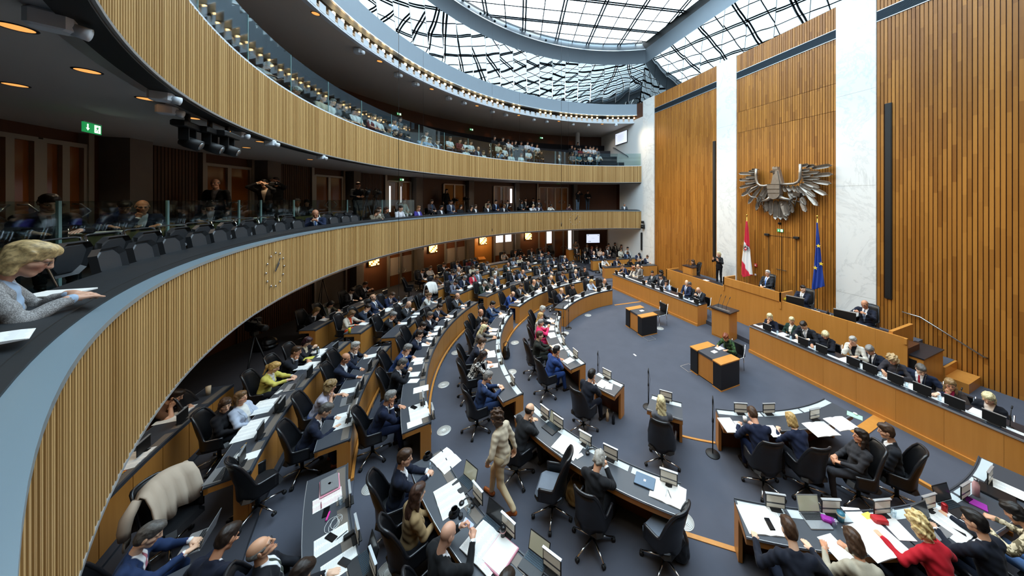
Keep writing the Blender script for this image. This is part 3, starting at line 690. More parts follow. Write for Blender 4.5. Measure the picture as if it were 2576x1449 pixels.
# poses: lean, twist, head pitch (down +), head yaw, right hand, left hand; a hand is (x, y, z, kind)
DESK = .775
POSES = {
 'write': (24, 0, 30, 0, (.10, .50, DESK, 'pen'), (-.20, .46, DESK, 'flat')), 'type': (14, 0, 24, 0, (.085, .52, .795, 'type'), (-.085, .52, .795, 'type')),
 'read': (12, 0, 36, 0, (.17, .46, DESK, 'flat'), (-.16, .48, DESK, 'flat')), 'chin': (24, 0, 8, 0, 'chin', (-.16, .47, DESK, 'flat')), 'chinl': (24, 0, 8, 0, (.16, .47, DESK, 'flat'), 'chin'),
 'face': (28, 0, 22, 0, 'face', (-.14, .47, DESK, 'flat')), 'clasp': (8, 0, 6, 0, (.035, .46, DESK + .01, 'curl'), (-.035, .46, DESK + .01, 'curl')),
 'back': (-10, 0, 0, 0, (.08, .26, .66, 'curl'), (-.08, .26, .66, 'curl')), 'cross': (-3, 0, 4, 0, (-.10, .20, .82, 'fold'), (.10, .235, .87, 'fold')),
 'phone': (10, 0, 34, 0, (.05, .36, .93, 'grip'), (-.05, .36, .93, 'grip')), 'paper': (4, 0, 20, 0, (.13, .40, .95, 'grip'), (-.13, .40, .95, 'grip')),
 'reach': (10, 0, 14, 0, (.28, .54, DESK, 'flat'), (-.12, .46, DESK, 'curl')), 'lap': (4, 0, 12, 0, (.09, .30, .64, 'curl'), (-.09, .30, .64, 'curl')),
 'lookup': (-6, 0, -18, 0, (.30, .50, DESK, 'flat'), (-.10, .34, .70, 'curl')),
 'handsup': (6, 0, 4, 0, (.10, .38, 1.0, 'flat'), (-.10, .38, .93, 'flat')), 'wide': (22, 0, 26, 0, (.34, .44, DESK, 'flat'), (-.34, .44, DESK, 'flat')),
 'tucked': (16, 0, 26, 0, (.10, .40, .80, 'flat'), (-.12, .38, .80, 'flat')),
 'clap': (6, 0, 2, 0, (.03, .36, .98, 'fist'), (-.03, .36, .96, 'fist')),
}
STANDS = {
 'stand': (2, 0, 4, 0, (.25, .05, .80, 'curl'), (-.25, .05, .80, 'curl')), 'sign': (0, 0, 0, 0, (.13, .28, 1.28, 'flat'), (-.15, .26, 1.26, 'flat')),
 'walk': (6, 0, 10, 0, (.25, -.10, .86, 'curl'), (-.22, .14, .92, 'curl')), 'shoot': (6, 0, 0, 0, (.10, .26, 1.60, 'grip'), (-.06, .30, 1.56, 'grip')), 'hold': (4, 0, 14, 0, (.12, .34, 1.1, 'grip'), (-.12, .34, 1.1, 'grip')),
 'folded': (0, 0, 2, 0, (-.13, .20, 1.20, 'fold'), (.13, .235, 1.24, 'fold')), 'standread': (12, 0, 30, 0, (.16, .38, 1.05, 'flat'), (-.16, .38, 1.05, 'flat')),
}
PROTO = {}
def proto(pose, fem=False, lod=1, twist=0, yaw=0, bare=False, wide=1., pitch=0):
    key = (pose, fem, lod, twist, yaw, bare, wide, pitch)
    if key in PROTO: return PROTO[key]
    stand = pose in STANDS; ln, tw, hp, hy, RH, LH = (STANDS if stand else POSES)[pose]; tw += twist; hy += yaw; hp += pitch
    hh, hc, hk, hhand = ((.0065, .0105, .03, .0045), (.0085, .0165, .04, .006), (.0125, .024, .05, .009))[lod]
    q = .94 if fem else 1.; sw = (.158 if fem else .188) * wide
    H = V3(0, 0, .93 if stand else .53); Rt = rotz(tw) @ rotx(-ln); U = lambda x, y, z: H + Rt @ (V3(x, y, z) * q)
    C = U(0, -.01, .455)                                                # between the shoulders
    nb = U(0, -.005, .50); Rh = Rt @ rotx(ln * .75) @ rotz(hy) @ rotx(-hp)
    hd = nb + Rt @ V3(0, .015, .05) + Rh @ V3(0, .028, .118) * q
    # ---- arms
    arms = []
    for s, hs in ((1, RH), (-1, LH)):
        S_ = U(s * sw, -.01, .435)
        if isinstance(hs, str):
            if hs == 'chin': W = hd + Rh @ V3(s * .045, .075, -.20); hdir = Rh @ V3(-s * .16, .05, 1.); hup = Rh @ V3(s * .3, .9, -.1); kind = 'fist'
            else: W = hd + Rh @ V3(s * .085, .06, -.16); hdir = Rh @ V3(-s * .10, .12, 1.); hup = Rh @ V3(s * .9, .35, 0); kind = 'flatface'
            pole = V3(s * .35, .5, -1.)
        else:
            W = V3(*hs[:3]); kind = hs[3]
            if not stand: W = rotz(tw * .35) @ W
            pole = V3(s * .75, -.35, -.75); hdir = None
        E, W = ik(S_, W, .285 * q, .25 * q, pole)
        if hdir is None:
            hdir = (W - E); hup = V3(0, 0, 1.)
            if kind in ('pen', 'flat', 'type', 'curl') and not stand: hdir = hdir * V3(1, 1, .0) + V3(-s * .02, 0, -.03); hup = V3(-s * .25 if kind == 'pen' else 0, 0, 1)
            if kind == 'grip': hup = V3(s * .9, -.25, .4)
            if kind == 'fold': hdir = V3(-s * .55, -.75, .25); hup = V3(-s * .4, .6, .6)
            if pose == 'sign': hdir = V3(-s * .35, .3, 1.); hup = V3(-s * .2, -.9, .2)
            if pose == 'handsup' or pose == 'clap': hdir = V3(-s * .2, .5, 1.); hup = V3(s, .3, .1)
            if stand and kind == 'curl': hdir = V3(0, .12, -1.); hup = V3(s, -.1, 0)
        arms.append((s, S_, E, W, frame(hdir / np.linalg.norm(hdir), hup), kind))
    # ---- legs
    if stand:
        st = .30 if pose == 'walk' else .03
        legs = []
        for s in (1, -1):
            f = s * st; hip = V3(s * .088, 0, .92); kn = V3(s * .095, f * .55 + (.09 if pose == 'walk' and s > 0 else .02), .50)
            an = V3(s * .095, f, .10 if f >= -.1 else .19)
            if pose == 'walk' and s < 0: kn = V3(s * .09, -.03, .49)
            legs.append((s, hip, kn, an))
    else:
        legs = [(s, V3(s * .085, .0, .515), V3(s * .125, .43, .50), V3(s * .12, .44 + s * .05, .10)) for s in (1, -1)]
        if pose == 'tucked': legs = [(s, V3(s * .085, .0, .515), V3(s * .11, .36, .47), V3(s * .11, .12 + s * .04, .10)) for s in (1, -1)]
    # ---- skin: head and hands fine, the body inside the clothes coarse, all in one mesh
    HS = head_sdf(fem, Rh, hd); HS.cap(hd + Rh @ V3(0, -.028, -.045) * q, nb - Rt @ V3(0, 0, .02), .050 * q, .056 * q, .02)
    parts = [HS.mesh(hh)]
    hpa = [(parts[0][0] - hd) @ Rh / q]
    far = lambda n: np.tile(V3(0, -9, 0), (n, 1))
    BD = {'pen': 48, 'flat': 8, 'type': 30, 'fist': 62, 'flatface': 20, 'curl': 42, 'grip': 55, 'fold': 30}
    for s, S_, E, W, R, k in arms:
        S2 = Sdf(.010); hand_sdf(S2, W, R, s, BD[k])
        S2.cap(E + (W - E) * (.3 if bare else .75), W, .040 * q if bare else .032, .027, .01)
        if bare: S2.cap(E + (S_ - E) * .45, E, .046 * q, .041 * q, .01); S2.cap(E, E + (W - E) * .4, .041 * q, .040 * q, .01)
        parts.append(S2.mesh(hhand)); hpa.append(far(len(parts[-1][0])))
    B = Sdf(.03); B.cap(U(0, 0, .02), U(0, 0, .40), .085, .085); B.cap(nb, U(0, 0, .38), .045, .06)
    for s, S_, E, W, R, k in arms: B.cap(U(s * .06, 0, .40), S_, .05, .042); B.cap(S_, E, .040, .034); B.cap(E, W, .033, .026)
    for s, hip, kn, an in legs: B.cap(U(s * .05, 0, 0), hip, .07, .07); B.cap(hip, kn, .066, .05); B.cap(kn, an, .046, .036)
    parts.append(B.mesh(hk)); hpa.append(far(len(parts[-1][0])))
    out = {'body': np_mesh('person_' + pose, parts, MATS['skin'], [('hp', hpa)])}
    # ---- jacket / top
    J = Sdf(.05); bw = .165 * wide if not fem else .148 * wide
    J.ell(U(0, .0, .05), (bw * 1.02, .125, .12), Rt); J.ell(U(0, .008, .20), (bw * .95, .118 * (wide + 1) / 2, .17), Rt); J.ell(U(0, .006, .33), (bw * 1.06, .118, .15), Rt)
    J.cap(U(-sw * .75, -.012, .425), U(sw * .75, -.012, .425), .066, .066, .05); J.cap(U(-.045, -.03, .49), U(.045, -.03, .49), .036, .036, .03)
    J.cap(U(-.05, .01, .475), U(.05, .01, .475), .030, .030, .03)
    if fem:
        for s in (-1, 1): J.ell(U(s * .066, .105, .275), (.060, .052, .062), Rt, .03)
    if stand: J.ell(U(0, 0, -.06), (.165 * wide, .125, .14), Rt, .05)
    for s, S_, E, W, R, k in arms:
        J.cap(S_, E if not bare else S_ + (E - S_) * .55, .062 * q, (.052 if not bare else .060) * q, .035)
        if not bare: J.cap(E, E + (W - E) * .93, .051 * q, .037 * q, .02)
    jm = J.mesh(hc, fold(.006 if lod < 2 else .004)); jv = jm[0]
    tpv = (jv - C) @ Rt / q
    if not bare:                                                        # shirt cuffs and the sleeves keep clear of the shirt front
        for s, S_, E, W, R, k in arms:
            d = W - E; L = d @ d; t = ((jv - E) @ d) / L; dist = np.linalg.norm(jv - (E + np.clip(t, 0, 1)[:, None] * d), axis=1)
            tpv[(dist < .06) & (t > .1)] = (0, -1, -1); tpv[(dist < .06) & (t > .90)] = (0, 1, .04)
    out['top'] = np_mesh('jacket_' + pose, [jm], MATS['suit'], [('tp', [tpv])])
    Lg = Sdf(.04); Lg.ell(U(0, -.005, .0), (.155 * wide, .125, .105), Rt)
    for s, hip, kn, an in legs:
        Lg.cap(U(s * .05, 0, -.01), hip, .095, .095); Lg.cap(hip, kn, .090 * q, .064 * q, .03); Lg.cap(kn, an, .062 * q, .047 * q, .02)
    out['legs'] = np_mesh('trousers_' + pose, [Lg.mesh(hc * 1.25, fold(.003, 26))], MATS['trousers'])
    F = []
    for s, hip, kn, an in legs:
        Sh = Sdf(.02); z0 = an[2] - .10; back = pose == 'walk' and s < 0
        fy = V3(0, .17, -.10 if back else 0)
        Sh.cap(an + V3(0, -.035, -.062), an + V3(0, .02, -.060), .034, .036); Sh.cap(an + V3(0, .0, -.062), an + V3(s * .02, 0, -.066) + fy, .036, .031); Sh.cap(an, an + V3(0, 0, -.05), .036, .036)
        F.append(np_mesh('shoe_' + pose, [Sh.mesh(hc)], MATS['shoe']))
    out['shoes'] = F
    Mh = Matrix([[*(Rh[i] * q), hd[i]] for i in range(3)] + [[0, 0, 0, 1]]); out['head'] = Mh; out['hd'] = hd; out['arms'] = arms; out['C'] = C
    PROTO[key] = out; return out
GL = None
def glasses_mesh():
    global GL
    if GL is None:
        mb = MB()
        for s in (-1, 1):
            pts = [(s * .033 + .021 * math.cos(t), .097 - .004 * abs(math.cos(t)), .003 + .016 * math.sin(t)) for t in np.linspace(0, 2 * PI, 13)]
            mb.tube(pts, .0018, 5, cap=False); mb.tube([(s * .054, .092, .008), (s * .080, .02, .012), (s * .082, -.012, .006)], .0016, 5)
        mb.tube([(-.012, .100, .006), (0, .103, .009), (.012, .100, .006)], .0018, 5); GL = mb.mesh('spectacles', MATS['spectacles'])
    return GL
SKIN = ['e0b08f', 'd6a07e', 'e6bb9d', 'c98f6d', 'dba98a']
HAIRC = dict(k='171310', d='2b1d14', b='4a3220', l='7a5a38', y='c9a466', w='d8d5cf', g='8b8782', s='5f5a55', r='8a4422', p='e8d9a8', a='b8b3aa', o='a5502a')
def L3(c): return [float(x) for x in lin(c)[:3]]
NP = [0]
def person(x, y, z, face, d, pose='read', top='20242e', shirt='e8e8ea', tie='', hair='short', hc='d', fem=False, lod=1, legs=None, skin=None, twist=0, yaw=0, bare=False,
           specs=False, beard=0., mat=None, wide=1., group=None, scale=1., shoes='1a1512', pitch=0, topname=None):
    """face: heading in degrees (0 = +Y, counter-clockwise); d: the label"""
    P = proto(pose, fem, lod, twist, yaw, bare, wide, pitch); i = NP[0]; NP[0] += 1
    o = put('person', P['body'], None, (x, y, z), rad(face), label=d, cat='person', group=group); o.scale = (scale,) * 3
    sk = L3(skin or SKIN[i % 5]); hcol = L3(HAIRC.get(hc, hc)); o['skin'] = sk; o['brow'] = [c * .7 for c in hcol]; o['beard'] = float(beard)
    tn = topname or ('shirt' if bare else ('jacket' if shirt != top else 'pullover'))
    j = put(tn, P['top'], o); j['top'] = L3(top); j['shirt'] = L3(shirt); j['tie'] = L3(tie or shirt); j['tie_on'] = 1. if tie else 0.
    if mat:
        j.material_slots[0].link = 'OBJECT'; j.material_slots[0].material = MATS[mat]
    l = put('trousers', P['legs'], o); l['legs'] = L3(legs or (top if not bare and not fem else '22242a'))
    for f in P['shoes']: put('shoe', f, o)['shoes'] = L3(shoes)
    if hair != 'bald':
        h = put('hair', hair_mesh(hair), o, mat=P['head']); h['hair'] = hcol
    if specs: put('spectacles', glasses_mesh(), o, mat=P['head'])
    return o
# ------------------------------------------------------------------ chairs
M('leather', '16171a', .38, spec=.5); M('leather_edge', '1b1c20', .3, spec=.6); M('cushion_grey', '5d6672', .6, nscale=9, namt=.12); M('rubber', '0d0d0e', .6)
def chair_meshes():
    """tub chair: the tall back sweeps down into the arms"""
    def shell(t0):
        vs = []; fs = []; nt_, nv = 30, 7
        for side in (0, 1):
            for i in range(nt_ + 1):
                t = -1 + 2 * i / nt_; a = t * rad(118); ca, sa = math.cos(a), math.sin(a)
                x = .275 * sa * (1 if abs(a) < PI / 2 else 1); y = -.235 * ca - .02
                if abs(a) > PI / 2: x = math.copysign(.275 - .012 * (abs(a) - PI / 2), sa); y = .0 + .32 * (abs(a) - PI / 2) / (rad(118) - PI / 2) * .62 - .02
                k = min(1, max(0, (abs(t) - .30) / .34)); k = k * k * (3 - 2 * k)
                top = 1.10 - .455 * k - .02 * abs(t); bot = .40 + .03 * k
                for j in range(nv):
                    f = j / (nv - 1); z = bot + (top - bot) * f; lean = max(0, z - .62) * .22 * (1 - k); th = .030 if side else 0.
                    sc = 1 - .13 * max(0, .55 - f) * (1 - k)
                    nx, ny = -sa * th, ca * th
                    vs.append((x * sc + nx, y * sc - lean + ny, z - (.012 if j == nv - 1 and side else 0)))
        o = (nt_ + 1) * nv
        for i in range(nt_):
            for j in range(nv - 1):
                q = i * nv + j; fs.append((q, q + nv, q + nv + 1, q + 1)); fs.append((o + q + 1, o + q + nv + 1, o + q + nv, o + q))
            q = i * nv + nv - 1; fs.append((q, q + nv, o + q + nv, o + q)); q = i * nv; fs.append((q + nv, q, o + q, o + q + nv))
        for q in (0, nt_ * nv):
            for j in range(nv - 1): fs.append((q + j, q + j + 1, o + q + j + 1, o + q + j) if q == 0 else (q + j + 1, q + j, o + q + j, o + q + j + 1))
        return vs, fs
    v, f = shell(0); sh = MB().add(v, f, 0, smooth=True)
    rim = MB(); nt_, nv = 30, 7; rim.tube([Vector(v[i * nv + nv - 1]).lerp(Vector(v[(nt_ + 1) * nv + i * nv + nv - 1]), .5) for i in range(nt_ + 1)], .021, 8)
    st = MB().rbox((0, .02, .425), (.50, .50, .10), .07)
    cl = MB().lathe([(.03, .10), (.03, .36), (.12, .375), (.12, .39)], 12)
    ub = MB().lathe([(.0, .37), (.16, .375), (.20, .41), (.2, .42)], 14)
    lg = MB().tube([(0, .03, .115), (0, .18, .095), (0, .33, .065)], [.020, .017, .013], 6)
    ca = MB(); ca.lathe([(0, -.012), (.028, -.012), (.031, 0), (.028, .012), (0, .012)], 10, (-.013, .335, .031), mat=Matrix.Rotation(PI / 2, 4, 'Y')); ca.lathe([(0, -.012), (.028, -.012), (.031, 0), (.028, .012), (0, .012)], 10, (.013, .335, .031), mat=Matrix.Rotation(PI / 2, 4, 'Y'))
    return [(n, m.mesh(n, MATS[k])) for n, m, k in (('backrest', sh, 'leather'), ('rim', rim, 'leather_edge'), ('seat', st, 'leather'), ('column', cl, 'dark_steel'), ('seat_pan', ub, 'black'), ('leg', lg, 'chrome'), ('caster', ca, 'rubber'))]
CHP = chair_meshes()
def far_chair():
    mb = MB()
    for n, me in CHP:
        if n in ('caster',): continue
        mi = 1 if n == 'leg' else 0
        for k in range(5 if n == 'leg' else 1):
            R = Matrix.Rotation(2 * PI * k / 5, 4, 'Z'); mb.add([R @ v.co for v in me.vertices], [tuple(p.vertices) for p in me.polygons], mi, smooth=True)
    return mb.mesh('swivel_chair', [MATS['leather'], MATS['chrome']])
FARCH = far_chair()
def chair(x, y, z, face, label, near=True, spin=20, cushion=False, group='black leather swivel chairs at the desks'):
    if not near: return put('swivel_chair', FARCH, None, (x, y, z), rad(face), label=label, cat='chair', group=group)
    o = empty('swivel_chair', (x, y, z), rad(face), label=label, cat='chair', group=group)
    for n, me in CHP:
        if n == 'seat' and cushion: me_ = me; put(n, me, o); s = put('seat_cushion', CUSH, o, (0, .03, .475)); continue
        if n in ('leg', 'caster'): continue
        put(n, me, o)
    D = dict(CHP)
    for k in range(5):
        l = put('leg', D['leg'], o); l.rotation_euler = (0, 0, rad(72 * k + spin)); put('caster', D['caster'], l)
    return o
CUSH = MB().rbox((0, 0, 0), (.46, .46, .07), .05).mesh('seat_cushion', MATS['cushion_grey'])
def gallery_seat_mesh():
    mb = MB(); R = Matrix.Translation((0, -.24, .60)) @ Matrix.Rotation(-.2, 4, 'X')
    mb.rbox((0, 0, 0), (.44, .05, .36), .02, 0, None) if False else mb.box((-.21, -.025, -.19), (.21, .025, .19), 0, 0, R)
    mb.rbox((0, .0, .42), (.44, .44, .06), .03); 
    for s in (-1, 1): mb.tube([(s * .225, -.28, .80), (s * .225, -.20, .42), (s * .225, .18, .41)], .011, 6, 1); mb.tube([(s * .225, -.20, .42), (s * .225, -.22, 0)], .011, 6, 1); mb.tube([(s * .225, .18, .41), (s * .225, .20, 0)], .011, 6, 1)
    return mb.mesh('gallery_chair', [MATS['leather'], MATS['chrome']])
GSEAT = gallery_seat_mesh()
# ------------------------------------------------------------------ desks in arcs
M('desk_top', '3d4148', .42, spec=.5); M('desk_tray', '6b6259', .5); M('plate_light', 'b9c2c4', .5)
ROWR = {1: 4.42, 2: 6.43, 3: 8.42, 4: 9.78, 5: 11.08, 6: 12.70}; ROWZ = {1: 0., 2: 0., 3: 0., 4: .04, 5: .10, 6: .18}; DEP = .52; DTOP = .755
def rowfloor(r): return 0. if r < 8.33 else .04 if r < 9.72 else .10 if r < 11.0 else .18 if r < 12.6 else .22
def desk(row, a0, a1, label, ends=(1, 1), trays=True):
    r = ROWR[row]; z0 = ROWZ[row]; zs = rowfloor(r + .7); zt = zs + DTOP
    o = tag(MB().arc(r + .01, r + DEP, zt - .028, zt, a0, a1, max(3, int((a1 - a0) / 1.5))).build('desk', MATS['desk_top']), label, 'desk', 'curved oak desks of the seating rows')
    MB().arc(r + DEP, r + DEP + .006, zt - .030, zt + .001, a0, a1, max(3, int((a1 - a0) / 1.5))).build('edge_strip', MATS['silver_trim'], o)
    MB().arc(r - .004, r + .012, zt - .05, zt + .012, a0, a1, max(3, int((a1 - a0) / 1.5))).build('front_edge', MATS['desk_top'], o)
    n = max(1, round((a1 - a0) * PI / 180 * r / .62)); da = (a1 - a0) / n
    for i in range(n): MB().arc(r, r + .035, z0 + .012, zt - .05, a0 + i * da + .03, a0 + (i + 1) * da - .03, 3).build('panel', MATS['desk_oak'], o)
    MB().arc(r + .04, r + .06, z0, zt - .06, a0 + .1, a1 - .1, max(3, int((a1 - a0) / 2))).build('back_panel', MATS['dark_wood'], o)
    MB().arc(r + DEP - .05, r + DEP - .005, zt - .12, zt - .03, a0, a1, max(3, int((a1 - a0) / 2))).build('apron', MATS['desk_oak'], o)
    w = .055 / r * 180 / PI
    for e, a, s in ((ends[0], a0, 1), (ends[1], a1, -1)):
        if e:
            MB().arc(r + .035, r + .20, z0 + .005, zt - .03, a, a + s * w, 1).build('end_panel', MATS['desk_oak'], o)
            MB().arc(r + .2, r + DEP - .004, zt - .11, zt - .03, a, a + s * w, 1).build('end_apron', MATS['desk_oak'], o)
    if trays:
        m = max(1, round((a1 - a0) * PI / 180 * r / .80)); da = (a1 - a0) / m
        for i in range(m): MB().arc(r + .035, r + .15, zt, zt + .004, a0 + i * da + .25, a0 + (i + 1) * da - .25, 3).build('cable_tray', MATS['desk_tray' if row > 2 else 'plate_light'], o)
    return o
# ------------------------------------------------------------------ things on desks
def screen_mat():
    m, nt, p = base('screen_face'); tc = nt.nodes.new('ShaderNodeTexCoord'); sx = nt.nodes.new('ShaderNodeSeparateXYZ'); nt.links.new(tc.outputs['Object'], sx.inputs[0])
    z = sx.outputs[2]; a = mth(nt, 'MULTIPLY', sstep(nt, z, .085, .088), mth(nt, 'SUBTRACT', 1., sstep(nt, z, .108, .111)))
    c = mix(nt, a, 'b5b1a4', '3a3a3c'); nt.links.new(c, p.inputs['Base Color']); nt.links.new(c, p.inputs['Emission Color']); p.inputs['Emission Strength'].default_value = .22; p.inputs['Roughness'].default_value = .12
def paper_mat(name, lines, col='ecebe6', ink='8f9096', sc=1.):
    m, nt, p = base(name); tc = nt.nodes.new('ShaderNodeTexCoord'); sx = nt.nodes.new('ShaderNodeSeparateXYZ'); nt.links.new(tc.outputs['Object'], sx.inputs[0])
    x, y = sx.outputs[0], sx.outputs[1]
    l = mth(nt, 'GREATER_THAN', mth(nt, 'FRACT', mth(nt, 'MULTIPLY', y, lines)), .6)
    k = mth(nt, 'FLOOR', mth(nt, 'MULTIPLY', y, lines)); wn = nt.nodes.new('ShaderNodeTexWhiteNoise'); wn.noise_dimensions = '1D'; nt.links.new(k, wn.inputs['W'])
    e = mth(nt, 'LESS_THAN', mth(nt, 'ABSOLUTE', mth(nt, 'SUBTRACT', mth(nt, 'PINGPONG', mth(nt, 'ADD', x, .0), .105), .0525)), mth(nt, 'MULTIPLY_ADD', wn.outputs['Value'], .02, .024))
    f = mth(nt, 'MULTIPLY', mth(nt, 'MULTIPLY', l, e), .55)
    nt.links.new(mix(nt, f, col, ink), p.inputs['Base Color']); p.inputs['Roughness'].default_value = .75; p.inputs['Specular IOR Level'].default_value = .2
screen_mat(); paper_mat('paper_text', 120., 'ecebe6', 'a9aab0'); paper_mat('paper_red', 90., 'eceae6', 'd0606a'); M('paper', 'eeece7', .75, spec=.2); M('folder_blue', '2f4a86', .5); M('folder_red', 'b23a52', .5); M('folder_yellow', 'd8cf5a', .5)
M('laptop_silver', 'a9adb1', .32, .7); M('laptop_black', '1b1c1f', .4); M('key_black', '121315', .6); M('phone_black', '101114', .15); M('phone_white', 'd9d6cf', .25); M('water', 'dfe9ee', .05)
glass('drink_glass', (.93, .97, .98), .12, .96)
MONM = [('housing', MB().rbox((0, .006, .125), (.275, .012, .205), .004).mesh('housing', MATS['black'])), ('screen', MB().box((-.122, -.0025, .035), (.122, .0005, .205)).mesh('screen', MATS['screen_face'])),
        ('top_bar', MB().box((-.14, -.012, .226), (.14, .016, .238)).mesh('top_bar', MATS['silver_trim'])), ('foot', MB().rbox((0, .0, .008), (.16, .10, .014), .004).mesh('foot', MATS['black']))]
def monitor(x, y, z, face, label, near=True):
    """the screen faces the sitter; face is the sitter's heading"""
    o = put('desk_monitor', MONM[0][1], None, (x, y, z), rad(face), label=label, cat='monitor', group='small black desk monitors')
    for n, me in MONM[1:]: put(n, me, o)
    return o
SHEET = [MB().box((-.105, -.148, 0), (.105, .148, h)).mesh('paper', [MATS[m]]) for h, m in ((.004, 'paper'), (.012, 'paper'), (.004, 'paper_text'), (.006, 'paper_red'))]
def book_mesh(mat):
    mb = MB(); vs = []; n = 9
    for i in range(n):
        t = -1 + 2 * i / (n - 1); h = .004 + .016 * (1 - abs(t)) ** .5 * min(1, abs(t) * 6) ; vs += [(t * .21, -.148, h), (t * .21, .148, h), (t * .21, -.148, 0), (t * .21, .148, 0)]
    for i in range(n - 1):
        o = i * 4; mb.f += [(o, o + 4, o + 5, o + 1), (o + 2, o + 3, o + 7, o + 6), (o, o + 2, o + 6, o + 4), (o + 1, o + 5, o + 7, o + 3)]
    mb.f += [(0, 1, 3, 2), ((n - 1) * 4, (n - 1) * 4 + 2, (n - 1) * 4 + 3, (n - 1) * 4 + 1)]
    mb.v = vs; mb.m = [0] * len(mb.f); mb.sm = [False] * len(mb.f); mb.t = [0] * len(vs); return mb.mesh('open_booklet', MATS[mat])
BOOK = book_mesh('paper_text')
def paper(x, y, z, rz, label, kind=0, s=1.):
    k = kind if isinstance(kind, int) else 0
    o = put('open_booklet' if kind == 'book' else 'paper_sheet', BOOK if kind == 'book' else SHEET[k], None, (x, y, z), rad(rz), label=label, cat='booklet' if kind == 'book' else 'paper', group='papers on the desks')
    if s != 1: o.scale = (s, s, 1)
    return o
LAP = {}
def laptop(x, y, z, face, label, silver=False, open_=105, logo=None, scr='screen_lap'):
    c = 'laptop_silver' if silver else 'laptop_black'
    if scr not in MATS:
        m, nt, p = base(scr); p.inputs['Base Color'].default_value = lin('8f917f' if scr == 'screen_lap' else '2a2c2e'); p.inputs['Roughness'].default_value = .15
        p.inputs['Emission Color'].default_value = lin('a8a892' if scr == 'screen_lap' else '1c1e20'); p.inputs['Emission Strength'].default_value = .35
    if (c, scr) not in LAP:
        kb = MB()
        for r in range(5):
            for q in range(13): kb.box((-.142 + q * .022, .005 + r * .021, .0142), (-.142 + q * .022 + .019, .005 + r * .021 + .017, .0165))
        LAP[(c, scr)] = (MB().rbox((0, 0, .007), (.32, .22, .014), .008).mesh('laptop_base', MATS[c]), kb.mesh('keyboard', MATS['key_black' if silver else 'dark_steel']),
            MB().box((-.05, -.095, .0141), (.05, -.025, .0148)).mesh('touchpad', MATS[c]), MB().rbox((0, .004, .11), (.32, .008, .215), .004).mesh('laptop_lid', MATS[c]), MB().box((-.148, -.0012, .018), (.148, .0002, .205)).mesh('laptop_screen', MATS[scr]))
    b, kb, tp, lid, sc = LAP[(c, scr)]
    o = put('laptop', b, None, (x, y, z), rad(face), label=label, cat='laptop', group='laptops on the desks')
    tag(put('keyboard', kb, o), kind='stuff'); put('touchpad', tp, o)
    l = put('laptop_lid', lid, o, mat=Matrix.Translation((0, .108, .012)) @ Matrix.Rotation(rad(90 - open_), 4, 'X')); put('laptop_screen', sc, l)
    return o
GLS = MB().lathe([(.026, 0), (.030, .003), (.034, .095), (.032, .095), (.028, .010), (0, .010)], 14).mesh('water_glass', MATS['drink_glass']); WAT = MB().lathe([(0, .011), (.0275, .011), (.0295, .05), (0, .05)], 14).mesh('water', MATS['water'])
def wglass(x, y, z, label):
    o = put('water_glass', GLS, None, (x, y, z), label=label, cat='glass', group='water glasses on the desks'); return o
PHO = {c: MB().rbox((0, 0, .005), (.075, .155, .009), .006).mesh('smartphone', MATS[c]) for c in ('phone_black', 'phone_white')}
PSC = MB().box((-.034, -.072, .0093), (.034, .072, .0098)).mesh('phone_screen', MATS['phone_black'])
def phone(x, y, z, rz, label, c='phone_black'):
    o = put('smartphone', PHO[c], None, (x, y, z), rad(rz), label=label, cat='phone', group='phones on the desks'); 
    if c == 'phone_black': put('phone_screen', PSC, o)
    return o
PEN = {}
def pen(x, y, z, rz, label, col='15161a'):
    if col not in PEN: PEN[col] = (MB().tube([(0, -.06, .005), (0, .06, .005)], .0045, 7).mesh('pen', M('pen_' + col, col, .35)), MB().tube([(0, -.078, .005), (0, -.06, .005)], [.001, .004], 7).mesh('pen_tip', MATS['silver_trim']))
    o = put('pen', PEN[col][0], None, (x, y, z), rad(rz), label=label, cat='pen'); put('tip', PEN[col][1], o); return o

# desk segments: ends given by the columns where the photograph shows the front edge end
def e(u, v, z=DTOP): x, y = at(u, v, z); a = ang(x, y); return a if a > -100 else a + 360
desk(1, e(1546, 732), e(1426, 778), 'front-row oak desk far side, nearest the ministers bench', (1, 1))
desk(1, e(1406, 795), e(1456, 921), 'front-row oak desk with pink-jacketed woman and blue-suited man', (1, 1))
desk(1, e(1494, 944), e(1558, 982), 'short oak desk for one with black-haired young man', (1, 1))
desk(1, e(1634, 1010), e(1717, 1040), 'short oak desk for one where blonde woman in grey sits', (1, 1))
desk(1, e(1809, 1049), e(2118, 1026), 'front-row oak desk with four people and empty booklets', (1, 1))
desk(2, e(1499, 701), e(1306, 771), 'second-row oak desk far side with seven men', (1, 1))
desk(2, e(1290, 786), e(1316, 989), 'second-row oak desk with swirl-patterned blouse woman', (1, 1))
desk(2, e(1339, 1020), e(1713, 1220), 'second-row oak desk beside the walking person in cream', (1, 1))
desk(2, e(1848, 1258), e(2190, 1270), 'second-row oak desk where the woman in red works', (1, 0))
desk(2, e(2190, 1270) + .2, 188, 'oak desk corner with pink bottle near the ministers bench', (0, 0))
desk(3, e(1452, 683), e(1221, 748), 'third-row oak desk far side behind seven men', (1, 1))
desk(3, e(1198, 761), e(1098, 1061), 'third-row oak desk from head-tilted grey man to navy-suited thinker', (1, 1))
desk(3, e(1128, 1125), 136, 'third-row oak desk with bald man reading a booklet', (1, 0))
desk(4, e(1400, 660, .8), e(1141, 742, .8), 'fourth-row oak desk far side with woman in red jacket', (1, 1))
desk(4, e(1088, 755, .8), e(986, 853, .8), 'fourth-row oak desk with head-resting grey man', (1, 1))
desk(4, e(973, 874, .8), e(880, 1112, .8), 'fourth-row oak desk with curly-haired woman and open laptop', (1, 1))
